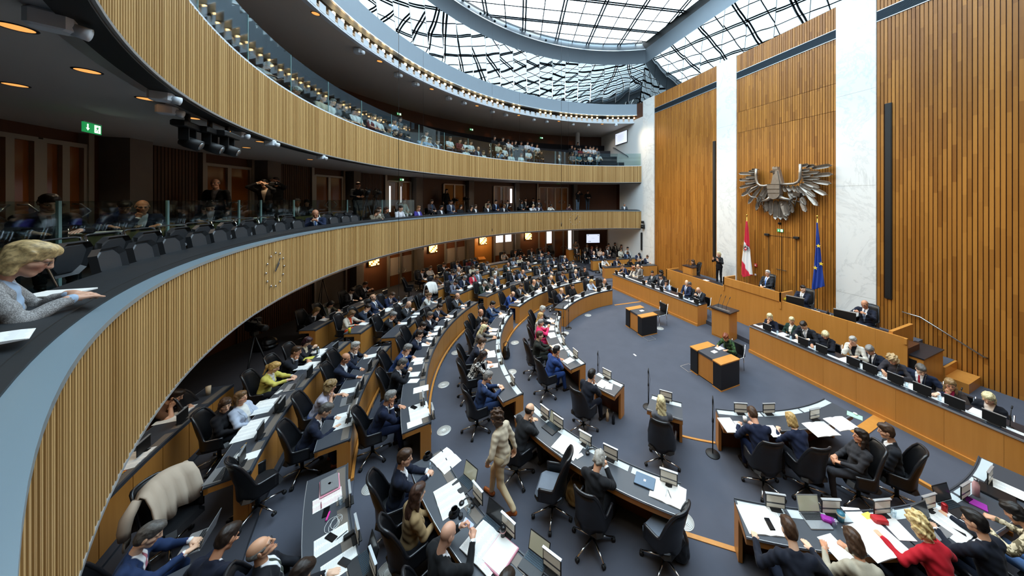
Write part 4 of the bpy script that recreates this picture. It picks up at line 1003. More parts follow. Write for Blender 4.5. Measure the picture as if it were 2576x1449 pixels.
desk(4, e(862, 1180, .8), 122, 'fourth-row oak desk with white cable and closed silver laptop', (1, 0))
desk(5, e(1345, 655, .86), e(1070, 728, .86), 'fifth-row oak desk far side before the sconces', (1, 1))
desk(5, e(1041, 748, .86), e(876, 845, .86), 'fifth-row oak desk with yellow bottle', (1, 1))
desk(5, e(846, 866, .86), e(590, 1212, .86), 'fifth-row oak desk where the woman in yellow sits', (1, 1))
desk(5, 106.5, 118, 'fifth-row oak desk at the very bottom with typing man in blue', (1, 0))
desk(6, e(1290, 648, .95), e(1052, 703, .95), 'back-row oak desk far side under the sconces', (1, 1))
desk(6, e(940, 742, .95), e(788, 832, .95), 'back-row oak desk with blonde woman in black', (1, 1))
desk(6, e(580, 970, .95), 101, 'back-row oak desk nearest the gallery front, with beige bottle', (1, 0))
NEAR = 13.
def seat(u, v, row, d, pose='read', off=0, ch=True, mon=True, pap=1, gl=False, dx=0., clamp=True, lod=None, r=None, **k):
    """a member behind an arc desk: head seen at (u, v), facing the middle of the hall"""
    fem = k.get('fem', False); rr = ROWR[row] if row else 0; zf = rowfloor(rr + .7)
    P = proto(pose, fem, 1, k.get('twist', 0), k.get('yaw', 0), k.get('bare', False), k.get('wide', 1.), k.get('pitch', 0)); hd = P['hd']
    x, y = at(u, v, zf + hd[2]); a = ang(x, y)
    for _ in range(3):
        f = rad(a + 180 + off); hx = x - (hd[0] * math.cos(f) - hd[1] * math.sin(f)); hy = y - (hd[0] * math.sin(f) + hd[1] * math.cos(f)); a = ang(hx, hy)
    R = math.hypot(hx, hy)
    if clamp: R = min(max(R, rr + DEP + .26), rr + DEP + .48)
    p = pol(R, a); dist = math.hypot(p.x - CX, p.y - CY)
    l = lod if lod is not None else (0 if dist < 8.5 else 1)
    person(p.x, p.y, zf, a + 180 + off, d, pose, lod=l, **k)
    if ch: c = pol(R + .03, a); chair(c.x, c.y, zf, a + 180 + off, 'black swivel chair of the ' + d, dist < NEAR, spin=(u * 7) % 72)
    zt = zf + DTOP
    if mon: m = pol(rr + .09, a + dx); monitor(m.x, m.y, zt + .004, a + dx + 180, 'small desk monitor before the ' + d)
    if pap:
        kind = 'book' if pap == 3 else (u % 2 if pap == 1 else 2); q = pol(rr + .34, a + (.5 if u % 2 else -1.2) * 4.4 / rr); paper(q.x, q.y, zt, a + 180 + (u % 5 - 2) * 6, 'white papers before the ' + d, kind)
        if pap == 1 and u % 3: q = pol(rr + .30, a + 2.6 * 4.4 / rr); paper(q.x, q.y, zt, a + 180 + (u % 7 - 3) * 9, 'second white paper pile before the ' + d, 0, .8)
    if gl: q = pol(rr + .22, a - 2.2 * 4.4 / rr); wglass(q.x, q.y, zt, 'water glass before the ' + d)
    return p, a, R
N_, B_, G_, C_ = '1a2236', '0f1014', '4a4c52', '2a2b30'       # navy, black, grey, charcoal
BL = '25406e'
# front row, far side
seat(1416, 732, 1, 'man in navy suit lifting a sheet, beside empty chair', 'paper', top=N_, hc='s', hair='fringe')
seat(1449, 722, 1, 'woman with dark bun in black top, front row', 'lap', top=B_, shirt=B_, hair='bun', hc='d', fem=True, yaw=-40)
seat(1488, 709, 1, 'woman in pale blue blouse, front row end', 'type', top='b9c6dc', shirt='c9d4e6', hair='bob', hc='y', fem=True)
seat(1523, 708, 1, 'man in brown-black suit with gold tie', 'write', top='2a2320', tie='b98a3a', hair='fringe', hc='l')
# front row, near side
seat(1365, 778, 1, 'grey-haired man with glasses reaching over desk', 'reach', top=C_, hair='wavy', hc='a', specs=True, pap=1)
seat(1361, 795, 1, 'blonde woman in white with long braid', 'lap', top='e6e2d8', shirt='e6e2d8', hair='long', hc='y', fem=True)
seat(1363, 812, 1, 'short-haired woman in hot pink jacket', 'clap', top='e8356f', shirt='e8356f', hair='short', hc='g', fem=True, legs='c02a5c')
seat(1349, 845, 1, 'brown-haired man in black-green jacket seen from behind', 'clasp', top='20241f', shirt='20241f', hair='short', hc='b', pap=1, twist=-14)
seat(1389, 885, 1, 'black-haired man in bright blue jacket, hand at chin', 'chin', top='24407a', shirt='24407a', hair='short', hc='k', pap=1, gl=True)
seat(1483, 947, 1, 'black-haired young man at the desk for one', 'chin', top='161b28', hair='short', hc='k', pap=1)
seat(1663, 1012, 1, 'blonde woman in grey pinstripe at the desk for one', 'clasp', top='57585e', shirt='57585e', hair='long', hc='p', fem=True, pap=0, legs='57585e', twist=15)
seat(1893, 1042, 1, 'short-haired man in navy, back to us', 'write', top='17203a', hair='short', hc='b', skin='dba285', pap=0, pitch=10)
seat(1990, 1056, 1, 'golden blonde woman in navy jacket at four-seat desk', 'face', top='17203a', shirt='17203a', hair='bob', hc='y', fem=True, pap=0, yaw=-10)
seat(2165, 1098, 1, 'dark-haired woman in grey suit lounging sideways', 'back', off=62, top='2f2f33', shirt='2f2f33', hair='long', hc='d', fem=True, pap=0, mon=False, clamp=False, legs='2f2f33')
seat(2229, 1085, 1, 'brown-haired man in charcoal turning to his neighbour', 'lap', off=35, top='1d2027', hair='short', hc='b', pap=0, mon=False, clamp=False)
# second row, far side
seat(1382, 697, 2, 'bald man with glasses in open dark jacket', 'write', top=C_, hair='fringe', hc='a', specs=True)
seat(1410, 686, 2, 'tall man in navy suit and grey tie', 'type', top=N_, tie='7a7f88', hair='short', hc='b')
seat(1442, 680, 2, 'bald man with yellow tie and red folder', 'type', top=N_, tie='c9a24a', hair='fringe', hc='a')
seat(1464, 673, 2, 'man in black turtleneck gazing up', 'clasp', top='121318', shirt='121318', hair='short', hc='d', pitch=-22, pap=0)
seat(1290, 740, 2, 'man in royal blue suit bent over papers', 'write', top='1f3f80', hair='fringe', hc='l', pitch=10)
seat(1311, 720, 2, 'man with brown hair and open white collar typing', 'type', top=C_, hair='short', hc='b')
seat(1325, 705, 2, 'balding man in green-grey suit, fist to mouth', 'chin', top='33362f', hair='fringe', hc='s')
seat(1342, 700, 2, 'dark-haired man in charcoal with striped tie', 'read', top='2a2d36', tie='303a5a', hair='short', hc='d')
# second row, near side
seat(1196, 786, 2, 'balding man sitting upright in black suit', 'lap', top='17181c', tie='3a4050', hair='fringe', hc='d', yaw=-30, pap=0)
seat(1235, 765, 2, 'black-haired man in blue suit at silver laptop', 'type', top='2b4266', hair='short', hc='k')
seat(1220, 808, 2, 'dark-haired man leaning in beside blonde colleague', 'write', top='1d2437', hair='short', hc='d', specs=True)
seat(1218, 826, 2, 'blonde woman in taupe jacket typing', 'type', top='7d756c', shirt='7d756c', hair='long', hc='p', fem=True, pap=0)
seat(1213, 861, 2, 'brown-haired man hunched in navy', 'face', top='1b2132', hair='short', hc='b', pap=1)
seat(1215, 895, 2, 'woman in black and white swirl blouse', 'write', top='14141a', shirt='14141a', hair='long', hc='d', fem=True, mat='suit_swirl', pap=1, specs=True)
seat(1227, 948, 2, 'grey-haired man in blue suit at black laptop', 'type', top='26395f', shirt='e8e8ea', hair='short', hc='g', pap=0)
seat(1333, 1032, 2, 'balding bearded man in charcoal at large laptop', 'chin', top='25272b', shirt='25272b', hair='fringe', hc='d', beard=.8, pap=0, pitch=8)
seat(1525, 1124, 2, 'silver-haired man in black jacket holding a tablet', 'phone', top='1b1c20', hair='wavy', hc='a', pap=0, pitch=12)
seat(1985, 1333, 2, 'short-haired man in dark blue jacket by phone', 'wide', top='171c2a', shirt='171c2a', hair='short', hc='b', pap=0, mon=False)
seat(2147, 1362, 2, 'brown-haired woman in beige blouse correcting a page', 'write', top='b9b09c', shirt='b9b09c', hair='bob', hc='b', fem=True, pap=0, mon=False, legs='3a3a40', twist=-8)
seat(2291, 1302, 2, 'curly blonde woman in bright red jacket', 'wide', top='c01828', shirt='c01828', hair='curly', hc='e3c88c', fem=True, pap=0, mon=False)
seat(2452, 1312, 2, 'dark-haired man with glasses at silver laptop', 'reach', top='141a28', hair='short', hc='k', specs=True, pap=0, mon=False, yaw=14)
seat(2553, 1292, 2, 'woman in camouflage blouse with watch', 'write', top='6a6048', shirt='6a6048', hair='wavy', hc='k', fem=True, mat='suit_camo', pap=0, mon=False, legs='5f7fb0')
# third row, far side
seat(1203, 711, 3, 'grey-haired man in green jacket and jeans', 'write', top='243429', hair='short', hc='a', legs='2c3f63')
seat(1233, 704, 3, 'grey-bearded man in taupe suit, hand on chin', 'chin', top='5d554e', hair='short', hc='g', beard=.5)
seat(1237, 692, 3, 'white-haired man with glasses slumped in navy', 'back', top='27324c', hair='short', hc='w', specs=True, off=-25)
seat(1284, 684, 3, 'man in black suit with lilac tie', 'read', top='1c1d22', tie='8f8fc0', hair='short', hc='b')
seat(1312, 683, 3, 'bald man in steel-blue jacket reading', 'write', top='55637e', hair='fringe', hc='l')
seat(1358, 672, 3, 'bearded man in dark jacket beside navy twin', 'read', top=C_, hair='short', hc='d', beard=.5)
seat(1374, 664, 3, 'man in navy suit, hands folded on folder', 'clasp', top=N_, tie='222c44', hair='short', hc='s')
seat(1416, 663, 3, 'man with jet black hair in pinstripe suit', 'phone', top='1b1c24', tie='2a2d3a', hair='short', hc='k')
seat(1434, 655, 3, 'man in grey blazer and white shirt reading', 'paper', top='57585c', hair='short', hc='d', tie='')
# third row, near side
seat(1154, 745, 3, 'balding man in grey suit turning pages', 'reach', top='34373c', tie='1b1c22', hair='fringe', hc='s')
seat(1106, 772, 3, 'man with glasses and dark red tie', 'type', top='1b2030', tie='7a1f2a', hair='short', hc='d', specs=True)
seat(1091, 793, 3, 'man with hands folded to his mouth', 'clap', top='181b26', hair='short', hc='s', pap=1, pitch=12)
seat(1064, 819, 3, 'dark-haired man in navy marking a page', 'write', top='1b2130', hair='short', hc='d')
seat(1056, 841, 3, 'man in navy, fist under chin, writing', 'chin', top='1a2136', hair='short', hc='d')
seat(1025, 877, 3, 'cropped grey-haired man in blue, hand to brow', 'face', top='1f3a6e', hair='short', hc='g')
seat(1030, 911, 3, 'grey-haired man with glasses tapping a phone', 'phone', top='15171e', hair='short', hc='s', specs=True, tie='c99a7a')
seat(970, 1002, 3, 'heavy grey-haired man in navy, fist at lips', 'chin', top='17203a', hair='short', hc='g', pap=0, lod=0)
seat(1057, 1131, 3, 'smiling brown-haired man in navy, hands joined', 'clasp', off=-14, top='161d30', hair='short', hc='b', pap=0, yaw=-18, mon=False)
seat(1092, 1213, 3, 'long-haired brunette in camel jacket', 'lap', top='a58a62', shirt='a58a62', hair='long', hc='4a2f22', fem=True, pap=0, mon=False, lod=0)
seat(1135, 1336, 3, 'bald man in black suit holding open booklet', 'paper', top='141518', hair='bald', skin='d9a488', pap=0, mon=False, lod=0, pitch=8)
seat(1288, 1447, 3, 'dark-cropped man at the bottom edge before open laptop', 'type', top='1b1c22', hair='short', hc='d', pap=0, mon=False, lod=0)
# fourth row
seat(1137, 709, 4, 'man in grey-blue blazer at the desk end', 'write', top='6d7284', hair='short', hc='d', beard=.4)
seat(1157, 697, 4, 'grey-haired man in dark navy near woman in red', 'read', top='1d2740', hair='short', hc='g')
seat(1173, 687, 4, 'dark-bobbed woman in coral red jacket', 'lap', top='cf3347', shirt='d8d0cc', hair='bob', hc='k', fem=True)
seat(1201, 683, 4, 'grey-bearded man in light shirt leaning back', 'back', top='6a7078', shirt='c3cddc', hair='short', hc='a', beard=.6)
seat(1248, 674, 4, 'sandy-haired man in tan jacket', 'lap', top='75664f', hair='short', hc='l')
seat(1262, 661, 4, 'bald man in dark green with crossed arms', 'cross', top='20302a', hair='fringe', hc='d', beard=.4)
seat(1317, 659, 4, 'bald man in charcoal leaning forward, green bottle near', 'write', top='22252c', hair='fringe', hc='a')
seat(1374, 653, 4, 'grey-haired man, hand on cheek, fourth row', 'chin', top='3b3d42', hair='short', hc='g')
seat(1385, 648, 4, 'brown-haired man in navy near the aisle, fourth row', 'read', top=N_, hair='short', hc='b')
seat(1421, 647, 4, 'white-haired man in navy alone at row end', 'write', top='1e2944', hair='fringe', hc='w', clamp=False)
seat(978, 793, 4, 'grey-haired man resting head on hand', 'face', top='1a1b20', hair='short', hc='g', pap=1)
seat(1028, 766, 4, 'bald man in charcoal suit and brown tie', 'phone', top='2b2e33', tie='5a4338', hair='bald')
seat(1092, 738, 4, 'man in blue suit turned to aisle neighbour', 'lap', top='1d2b47', hair='short', hc='b', yaw=-30)
seat(1103, 745, 4, 'grey-haired woman before white jacket on chair', 'chin', off=20, top='d9d6cc', shirt='d9d6cc', hair='short', hc='l', fem=True, mon=False, pap=0)
seat(894, 871, 4, 'old grey-haired man covering his mouth', 'chin', top='1a2030', hair='short', hc='a', pap=1, wide=1.08)
seat(876, 900, 4, 'balding man in navy tapping a tablet', 'reach', top='182238', hair='fringe', hc='d', pap=0, twist=-12)
seat(831, 972, 4, 'woman with curly fair hair and lavender blouse', 'chin', top='c3c0d0', shirt='c3c0d0', hair='curly', hc='9a7d52', fem=True, pap=0, bare=True, lod=0, legs='5c6fa0')
seat(829, 1029, 4, 'man with rimless glasses in navy at phone', 'write', top='1a2136', hair='short', hc='s', specs=True, pap=0, lod=0, shoes='8a4a22')
seat(680, 1366, 4, 'grey-haired man with glasses looking up', 'back', top='12141c', tie='3b4038', hair='fringe', hc='g', specs=True, pap=0, mon=False, lod=0, pitch=-16)
seat(755, 1446, 4, 'dark-haired head at the bottom edge by cable desk', 'read', top='1b1c22', hair='short', hc='d', pap=0, mon=False)
# fifth row
seat(1080, 695, 5, 'fair-haired woman in brown cardigan', 'read', top='5f4c45', shirt='5f4c45', hair='bob', hc='l', fem=True)
seat(1120, 683, 5, 'dark-haired man in navy with white shirt, fifth row', 'write', top='1b2a4d', hair='short', hc='d')
seat(1148, 676, 5, 'man in brown tweed suit and blue tie', 'paper', top='6b5544', tie='3a4a74', hair='fringe', hc='l')
seat(1179, 670, 5, 'woman in cream cardigan and lanyard', 'read', top='d8cdb4', shirt='d8cdb4', hair='long', hc='b', fem=True)
seat(1196, 656, 5, 'man in grey cardigan before glass doors', 'type', top='4a4a50', hair='short', hc='b')
seat(1276, 647, 5, 'fair-haired woman in light grey suit', 'type', top='7e838c', shirt='c3cee0', hair='bob', hc='l', fem=True)
seat(1296, 646, 5, 'red-haired woman in cream spotted blouse', 'read', top='d8ccb0', shirt='d8ccb0', hair='bob', hc='o', fem=True)
seat(1327, 638, 5, 'man in dark sweater holding phone, fifth row', 'phone', top='2d2b2c', shirt='2d2b2c', hair='short', hc='d')
seat(1350, 637, 5, 'bald man in navy suit with dark tie, fifth row', 'type', top='1a2440', tie='1a1c26', hair='bald')
seat(1380, 638, 5, 'red-haired woman in grey at the back', 'read', top='3c3d42', shirt='3c3d42', hair='tail', hc='r', fem=True, clamp=False)
seat(861, 790, 5, 'woman in white blazer over orange dress', 'read', top='d9cfbd', shirt='d24a22', hair='bob', hc='l', fem=True, legs='d24a22')
seat(902, 773, 5, 'man in blue-grey suit, face in hand', 'face', top='2a3446', hair='short', hc='d')
seat(911, 747, 5, 'bald bearded man looking up, arm outstretched', 'lookup', top='2b3650', tie='4a3f3a', hair='fringe', hc='d', beard=.6)
seat(967, 741, 5, 'man in navy with maroon tie writing', 'write', top='1c2746', tie='5a2230', hair='short', hc='b')
seat(773, 859, 5, 'woman with dark red hair and floral scarf', 'phone', top='26242c', shirt='c9b89a', hair='bob', hc='3a1a20', fem=True)
seat(731, 885, 5, 'man with glasses in dark suit, fist at chin', 'chin', top='1e2129', tie='2a4266', hair='short', hc='b', specs=True)
seat(652, 929, 5, 'blonde woman with ponytail in yellow blazer', 'type', top='e4d76a', shirt='d8d4cf', hair='tail', hc='d9ac62', fem=True, pap=0, lod=0)
seat(563, 1019, 5, 'brunette woman in black dress with beige belt', 'lap', top='15151a', shirt='15151a', hair='wavy', hc='b', fem=True, pap=0, lod=0, yaw=-35, twist=-15)
seat(606, 1000, 5, 'woman in white blouse half hidden behind brunette', 'back', off=-20, top='c9d2e4', shirt='e3e0da', hair='bob', hc='l', fem=True, pap=0, mon=False, ch=False, clamp=False)
seat(376, 1346, 5, 'grey-haired man in blue suit typing on laptop', 'type', top='20355c', tie='b06a78', hair='short', hc='s', pap=0, mon=False, lod=0)
seat(572, 1352, 5, 'dark-haired man with glasses leaning over', 'wide', off=40, top='141a2c', hair='short', hc='d', specs=True, pap=0, mon=False, lod=0, clamp=False, beard=.3)
# back row
seat(1057, 680, 6, 'man in black suit at the desk end, back row', 'read', top='17181c', hair='short', hc='d')
seat(1074, 673, 6, 'woman in white blouse, back row', 'lap', top='cfc6bc', shirt='cfc6bc', hair='bob', hc='b', fem=True)
seat(1103, 663, 6, 'man in black reading a newspaper', 'paper', top='15161a', hair='short', hc='b')
seat(1148, 660, 6, 'man in navy before frosted doors', 'read', top='1b2a45', hair='short', hc='b')
seat(1160, 651, 6, 'woman in dark red jacket, back row', 'read', top='5a1a20', shirt='5a1a20', hair='bob', hc='d', fem=True)
seat(1181, 649, 6, 'man with blue shirt, back row', 'read', top='1a1f2c', shirt='7f9cc6', hair='short', hc='k')
seat(1269, 637, 6, 'brunette woman in white, back row', 'read', top='c9c4bf', shirt='c9c4bf', hair='bob', hc='d', fem=True, clamp=False)
seat(1297, 632, 6, 'man in black with hand at mouth, back row', 'chin', top='15161b', hair='short', hc='d', clamp=False)
seat(1310, 630, 6, 'person in dark hood, back row', 'read', top='1f2122', shirt='1f2122', hair='long', hc='k', fem=True, clamp=False)
seat(1338, 630, 6, 'red-haired man in dark suit, back row', 'read', top='1a1b20', hair='short', hc='r', clamp=False)
seat(1360, 627, 6, 'dark-haired man below the standing guard', 'read', top='1c222e', hair='short', hc='k', clamp=False)
seat(765, 782, 6, 'blonde woman in black, palm on cheek', 'face', top='131318', shirt='d8d4ce', hair='bob', hc='9c7a48', fem=True)
seat(815, 765, 6, 'black-haired woman in olive jacket', 'write', top='5d5842', shirt='b5a090', hair='bob', hc='k', fem=True)
seat(886, 731, 6, 'dark-haired man with glasses in black, back row', 'read', top='14151b', hair='short', hc='k', specs=True, clamp=False)
seat(919, 716, 6, 'man in black holding up a sheet, back row', 'paper', top='12141b', tie='6a6f7a', hair='short', hc='d', specs=True, clamp=False)
seat(478, 990, 6, 'person in brown top leaning on back desk', 'face', top='6b4a35', shirt='6b4a35', hair='short', hc='d', pap=0, mon=False, bare=True)
# empty swivel chairs
def echair(u, v, row, d, off=0, cushion=False, R=None, near=True, z=.0):
    x, y = at(u, v, z + rowfloor((ROWR[row] if row else 3) + .7) + .0); a = ang(x, y)
    chair(x, y, rowfloor(math.hypot(x, y)), a + 180 + off, d, near, (u * 11) % 72, cushion)
echair(1393, 779, 1, 'empty swivel chair in the front row beside paper-lifting man')
echair(1390, 1290, 2, 'empty swivel chair turned sideways with grey seat cushion', 115, True)
echair(1672, 1420, 2, 'empty swivel chair with grey cushion beside black leather bag', 60, True)
echair(1085, 775, 4, 'swivel chair with white jacket draped over its back')
echair(1029, 752, 5, 'empty swivel chair by the aisle microphone', 40, near=False)
echair(1386, 651, 5, 'empty swivel chair near the glass doors', 0, near=False)
echair(840, 842, 4, 'empty swivel chair between the grey man and white blazer', 10, near=False)
echair(648, 1300, 4, 'empty swivel chair behind the grey-haired man looking up', 30)
echair(428, 1392, 5, 'swivel chair with a beige jacket draped over it', -25)
echair(505, 1110, 5, 'empty swivel chair beside black-dressed brunette', 10)
echair(690, 790, 6, 'dark swivel chair against the panelled back wall', 60, near=False)
# ------------------------------------------------------------------ ministers' benches, presidium, lectern, clerks' tables
M('bench_top', '23272e', .3, spec=.6); M('tray_white', 'd6d9da', .5)
def slab(pts, z0, z1, mi=0, mb=None):
    mb = mb or MB(); n = len(pts); mb.add([(x, y, z0) for x, y in pts] + [(x, y, z1) for x, y in pts], [tuple(range(n))[::-1], tuple(range(n, 2 * n))] + [(i, (i + 1) % n, n + (i + 1) % n, n + i) for i in range(n)], mi); return mb
def bench(p0, p1, h, dep, label, n):
    """straight bench: front face from p0 to p1, depth towards +X"""
    p0, p1 = Vector((*p0, 0)), Vector((*p1, 0)); d = (p1 - p0).normalized(); q = Vector((-d.y, d.x, 0));
    if q.x < 0: q = -q
    L = (p1 - p0).length; R = Matrix((d, q, Vector((0, 0, 1)))).transposed().to_4x4(); T = Matrix.Translation(p0) @ R
    o = tag(MB().box((0, -.02, h - .03), (L, dep, h), mat=T).build('ministers_bench', MATS['bench_top']), label, 'bench')
    for i in range(n): MB().box((L * i / n + .0015, 0, .10), (L * (i + 1) / n - .0015, .04, h - .03), mat=T).build('panel', MATS['bench_oak'], o)
    MB().box((-.005, -.04, 0), (L + .005, .10, .10), mat=T).build('plinth', MATS['bench_oak'], o)
    MB().box((.02, .16, h), (L - .02, .27, h + .004), mat=T).build('tray', MATS['tray_white'], o)
    for x in (0, L - .05): MB().box((x, .04, 0), (x + .05, dep, h - .03), mat=T).build('end_panel', MATS['bench_oak'], o)
    MB().box((0, -.022, h - .035), (L, -.015, h + .004), mat=T).build('edge', MATS['silver_trim'], o)
    return o, T, L
bL, TL, LL = bench((1.38, 6.75), (1.9, .84), .88, .62, 'long straight oak ministers bench before the middle marble pillar, grey-suited speaker standing', 8)
bR, TR, LR = bench((1.93, -1.40), (1.88, -8.6), .94, .62, 'long straight oak ministers bench with woman in white jacket among nine', 10)
def bplace(T, L, y): return min(max((T.inverted() @ Vector((1.9, y, 0))).x, .1), L - .1)
def minister(u, v, X, d, pose='clasp', bm=None, off=0, floor=0., mon=True, pap=True, **k):
    P = proto(pose, k.get('fem', False), 1, k.get('twist', 0), k.get('yaw', 0), k.get('bare', False), k.get('wide', 1.), k.get('pitch', 0)); hd = P['hd']
    f = rad(90 + off); X = X + .10; y, zz = atX(u, v, X - hd[1]); floor = min(max(zz - hd[2], .05), .45)
    person(X, y + math.cos(f) * 0, floor, 90 + off, d, pose, lod=0 if y < -2 else 1, **k)
    o = put('bench_chair', GSEAT, None, (X + .03, y, floor), rad(90 + off), label='dark bench chair of the ' + d, cat='chair', group='chairs behind the ministers benches')
    T = TL if y > 0 else TR; h = .88 if y > 0 else .94
    p = T @ Vector((((T.inverted() @ Vector((X, y, 0))).x) + .18, .13, h))
    if mon: mm = monitor(p.x, p.y, h + .004, 90, 'black bench monitor before the ' + d)
    p = T @ Vector((((T.inverted() @ Vector((X, y, 0))).x) - .05, .36, h))
    if pap: paper(p.x, p.y, h + .004, 90 + (u % 5) * 4 - 8, 'white papers on the bench before the ' + d, u % 2)
    return y
for a in [
 (1565, 670, 2.35, 'navy-suited man with red tie, hand on forehead', 'face', dict(top='1e2a4a', tie='a02030', hair='short', hc='l')),
 (1591, 676, 2.35, 'red-haired woman in cream jacket, profile', 'lap', dict(top='e4dcd0', shirt='22242c', hair='bob', hc='r', fem=True, yaw=30)),
 (1600, 678, 2.55, 'woman with blue top beside red-haired woman', 'lap', dict(top='e0d4c6', shirt='3340a0', hair='bob', hc='b', fem=True, yaw=30)),
 (1640, 687, 2.50, 'man in dark grey suit and tie facing sideways', 'clasp', dict(top='2c3034', tie='3a4450', hair='short', hc='k', yaw=40)),
 (1662, 696, 2.50, 'black-haired man in grey suit, striped tie', 'lap', dict(top='30333c', tie='26314e', hair='short', hc='k', beard=.4)),
 (1663, 686, 3.05, 'black-haired head just behind the striped tie man', 'lap', dict(top='1e2026', hair='curly', hc='k')),
 (1675, 710, 2.50, 'dark-haired woman in pale blue blouse, hands at chin', 'chin', dict(top='bccbe2', shirt='bccbe2', hair='long', hc='d', fem=True, yaw=35)),
 (1726, 711, 2.50, 'grey bald man in navy with blue tie, profile', 'lap', dict(top='22304e', tie='2f56a0', hair='fringe', hc='g', yaw=40)),
 (1734, 716, 2.62, 'dark grey-haired man behind navy bald man', 'lap', dict(top='24272c', hair='short', hc='s', yaw=20)),
 (1757, 730, 2.50, 'bald man in dark suit at the bench end', 'phone', dict(top='20242c', tie='8a8f98', hair='bald', pitch=10)),
 (1935, 797, 2.62, 'blonde woman in navy blazer, hand to chin', 'chin', dict(top='141a2e', shirt='141a2e', hair='bob', hc='p', fem=True, yaw=25)),
 (1990, 806, 2.62, 'short-haired blonde woman in green jacket', 'lap', dict(top='1f3a30', shirt='e2ddd0', hair='short', hc='p', fem=True, yaw=20)),
 (2021, 818, 2.62, 'man with glasses in charcoal and silver tie', 'write', dict(top='23262e', tie='a8b0bc', hair='short', hc='d', specs=True)),
 (2072, 841, 2.62, 'heavy blonde woman in black top and necklace', 'read', dict(top='171a26', shirt='171a26', hair='bob', hc='p', fem=True, wide=1.15, yaw=30)),
 (2145, 857, 2.62, 'grey-haired woman in white jacket, hand at chin', 'chin', dict(top='e6e2d6', shirt='15151a', hair='short', hc='a', fem=True)),
 (2188, 880, 2.62, 'tanned grey-haired man in navy, eyes lowered', 'read', dict(top='1a2030', tie='14161c', hair='short', hc='g', skin='c08a66')),
 (2245, 904, 2.62, 'woman with curly blonde hair in grey jumper', 'write', dict(top='3f3c42', shirt='3f3c42', hair='curly', hc='c4a678', fem=True)),
 (2310, 927, 2.62, 'grey-haired man with glasses and red tie', 'wide', dict(top='18233c', tie='9a1f2c', hair='short', hc='s', specs=True, wide=1.1, yaw=35)),
 (2388, 966, 2.62, 'long-haired woman with glasses in brown cardigan', 'chin', dict(top='3e3430', shirt='c03060', hair='long', hc='9a7a50', fem=True, specs=True, yaw=20)),
 (2487, 1002, 2.62, 'blonde woman in black blazer, head bowed', 'lap', dict(top='181b24', shirt='e0cdbc', hair='bob', hc='p', fem=True, pitch=14)),
]: minister(*a[:4], pose=a[4], mon=a[0] not in (1600, 1663, 1734, 1990), pap=a[0] not in (1663, 1734), **a[5])
y_, z_ = atX(1612, 666, 2.4); person(2.4, y_, 0, 95, 'grey-haired man in grey tweed suit standing to speak', 'standread', top='77706a', tie='a8a29a', hair='fringe', hc='g', lod=1)
for yb_, nm in ((-2.2, 'blonde navy woman'), (-3.25, 'silver-tie man'), (-4.25, 'white-jacket woman'), (-4.65, 'lowered-eyes man'), (-5.1, 'curly jumper woman'), (-5.6, 'red-tie man'), (-6.2, 'brown cardigan woman'), (-2.6, 'green jacket woman'), (1.45, 'bald bench-end man'), (1.75, 'navy bald man')):
    T, h = (TR, .94) if yb_ < 0 else (TL, .88)
    p = T @ Vector((((T.inverted() @ Vector((1.9, yb_, 0))).x), .22, h + .004)); wglass(p.x, p.y, p.z, 'water glass on the ministers bench near the ' + nm)
    p2 = T @ Vector((((T.inverted() @ Vector((1.9, yb_, 0))).x) + .25, .30, h))
    m_ = tag(MB().lathe([(.045, 0), (.045, .012), (.0, .014)], 12, p2).tube([p2, p2 + Vector((.02, .0, .16)), p2 + Vector((.07, 0, .30)), p2 + Vector((.13, 0, .36))], .006, 6).build('gooseneck_microphone', MATS['black']), 'black gooseneck microphone near the ' + nm + ' on the ministers bench', 'microphone', 'bench microphones')
    MB().tube([p2 + Vector((.10, 0, .335)), p2 + Vector((.15, 0, .375))], .011, 8).build('capsule', MATS['black'], m_)
fb = struct(MB().box((2.45, -9, 0), (3.56, 6.6, .16)).build('floor_bench_platform', MATS['carpet']))
# presidium: long stepped oak front with raised middle
pr = tag(MB().box((3.64, -4.66, 0), (4.35, 4.6, 1.33)).build('presidium_desk', MATS['dark_wood']), 'long stepped oak presidium desk below the eagle', 'desk')
for y0, y1, n, h in ((.96, 4.62, 6, 1.45), (-1.48, .96, 4, 1.56), (-4.66, -1.48, 5, 1.60)):
    for i in range(n): MB().box((3.6, y0 + (y1 - y0) * i / n + .0015, .12), (3.66, y0 + (y1 - y0) * (i + 1) / n - .0015, h)).build('front_panel', MATS['bench_oak'], pr)
MB().box((3.56, -4.66, 0), (3.66, 4.62, .12)).build('plinth', MATS['bench_oak'], pr)
for i in range(3): MB().box((3.57, -1.48 + .81333 * i + .002, 1.56), (3.63, -1.48 + .81333 * (i + 1) - .002, 1.90)).build('raised_panel', MATS['bench_oak'], pr)
for y0, y1 in ((-1.48, -1.42), (.90, .96)): MB().box((3.57, y0, 1.3), (4.3, y1, 1.9)).build('raised_side', MATS['bench_oak'], pr)
MB().box((3.63, -1.42, 1.58), (4.3, .9, 1.62)).build('desk_top', MATS['bench_top'], pr)
MB().box((3.66, .96, 1.33), (4.35, 4.56, 1.36)).build('desk_top', MATS['bench_top'], pr)
MB().box((3.66, -4.3, 1.36), (4.35, -1.48, 1.42)).build('desk_top', MATS['bench_top'], pr)
MB().box((3.66, -4.36, 0), (4.95, -4.28, 1.66)).build('end_panel', MATS['bench_oak'], pr)
MB().box((3.6, 4.56, 0), (4.5, 4.62, 1.43)).build('end_panel', MATS['bench_oak'], pr)
MB().box((3.56, -4.66, 1.45), (3.6, -4.6, 1.6)).build('cap', MATS['bench_oak'], pr)
fp = struct(MB().box((4.35, -4.28, 0), (WX, 4.6, .98)).build('floor_presidium', MATS['carpet']))
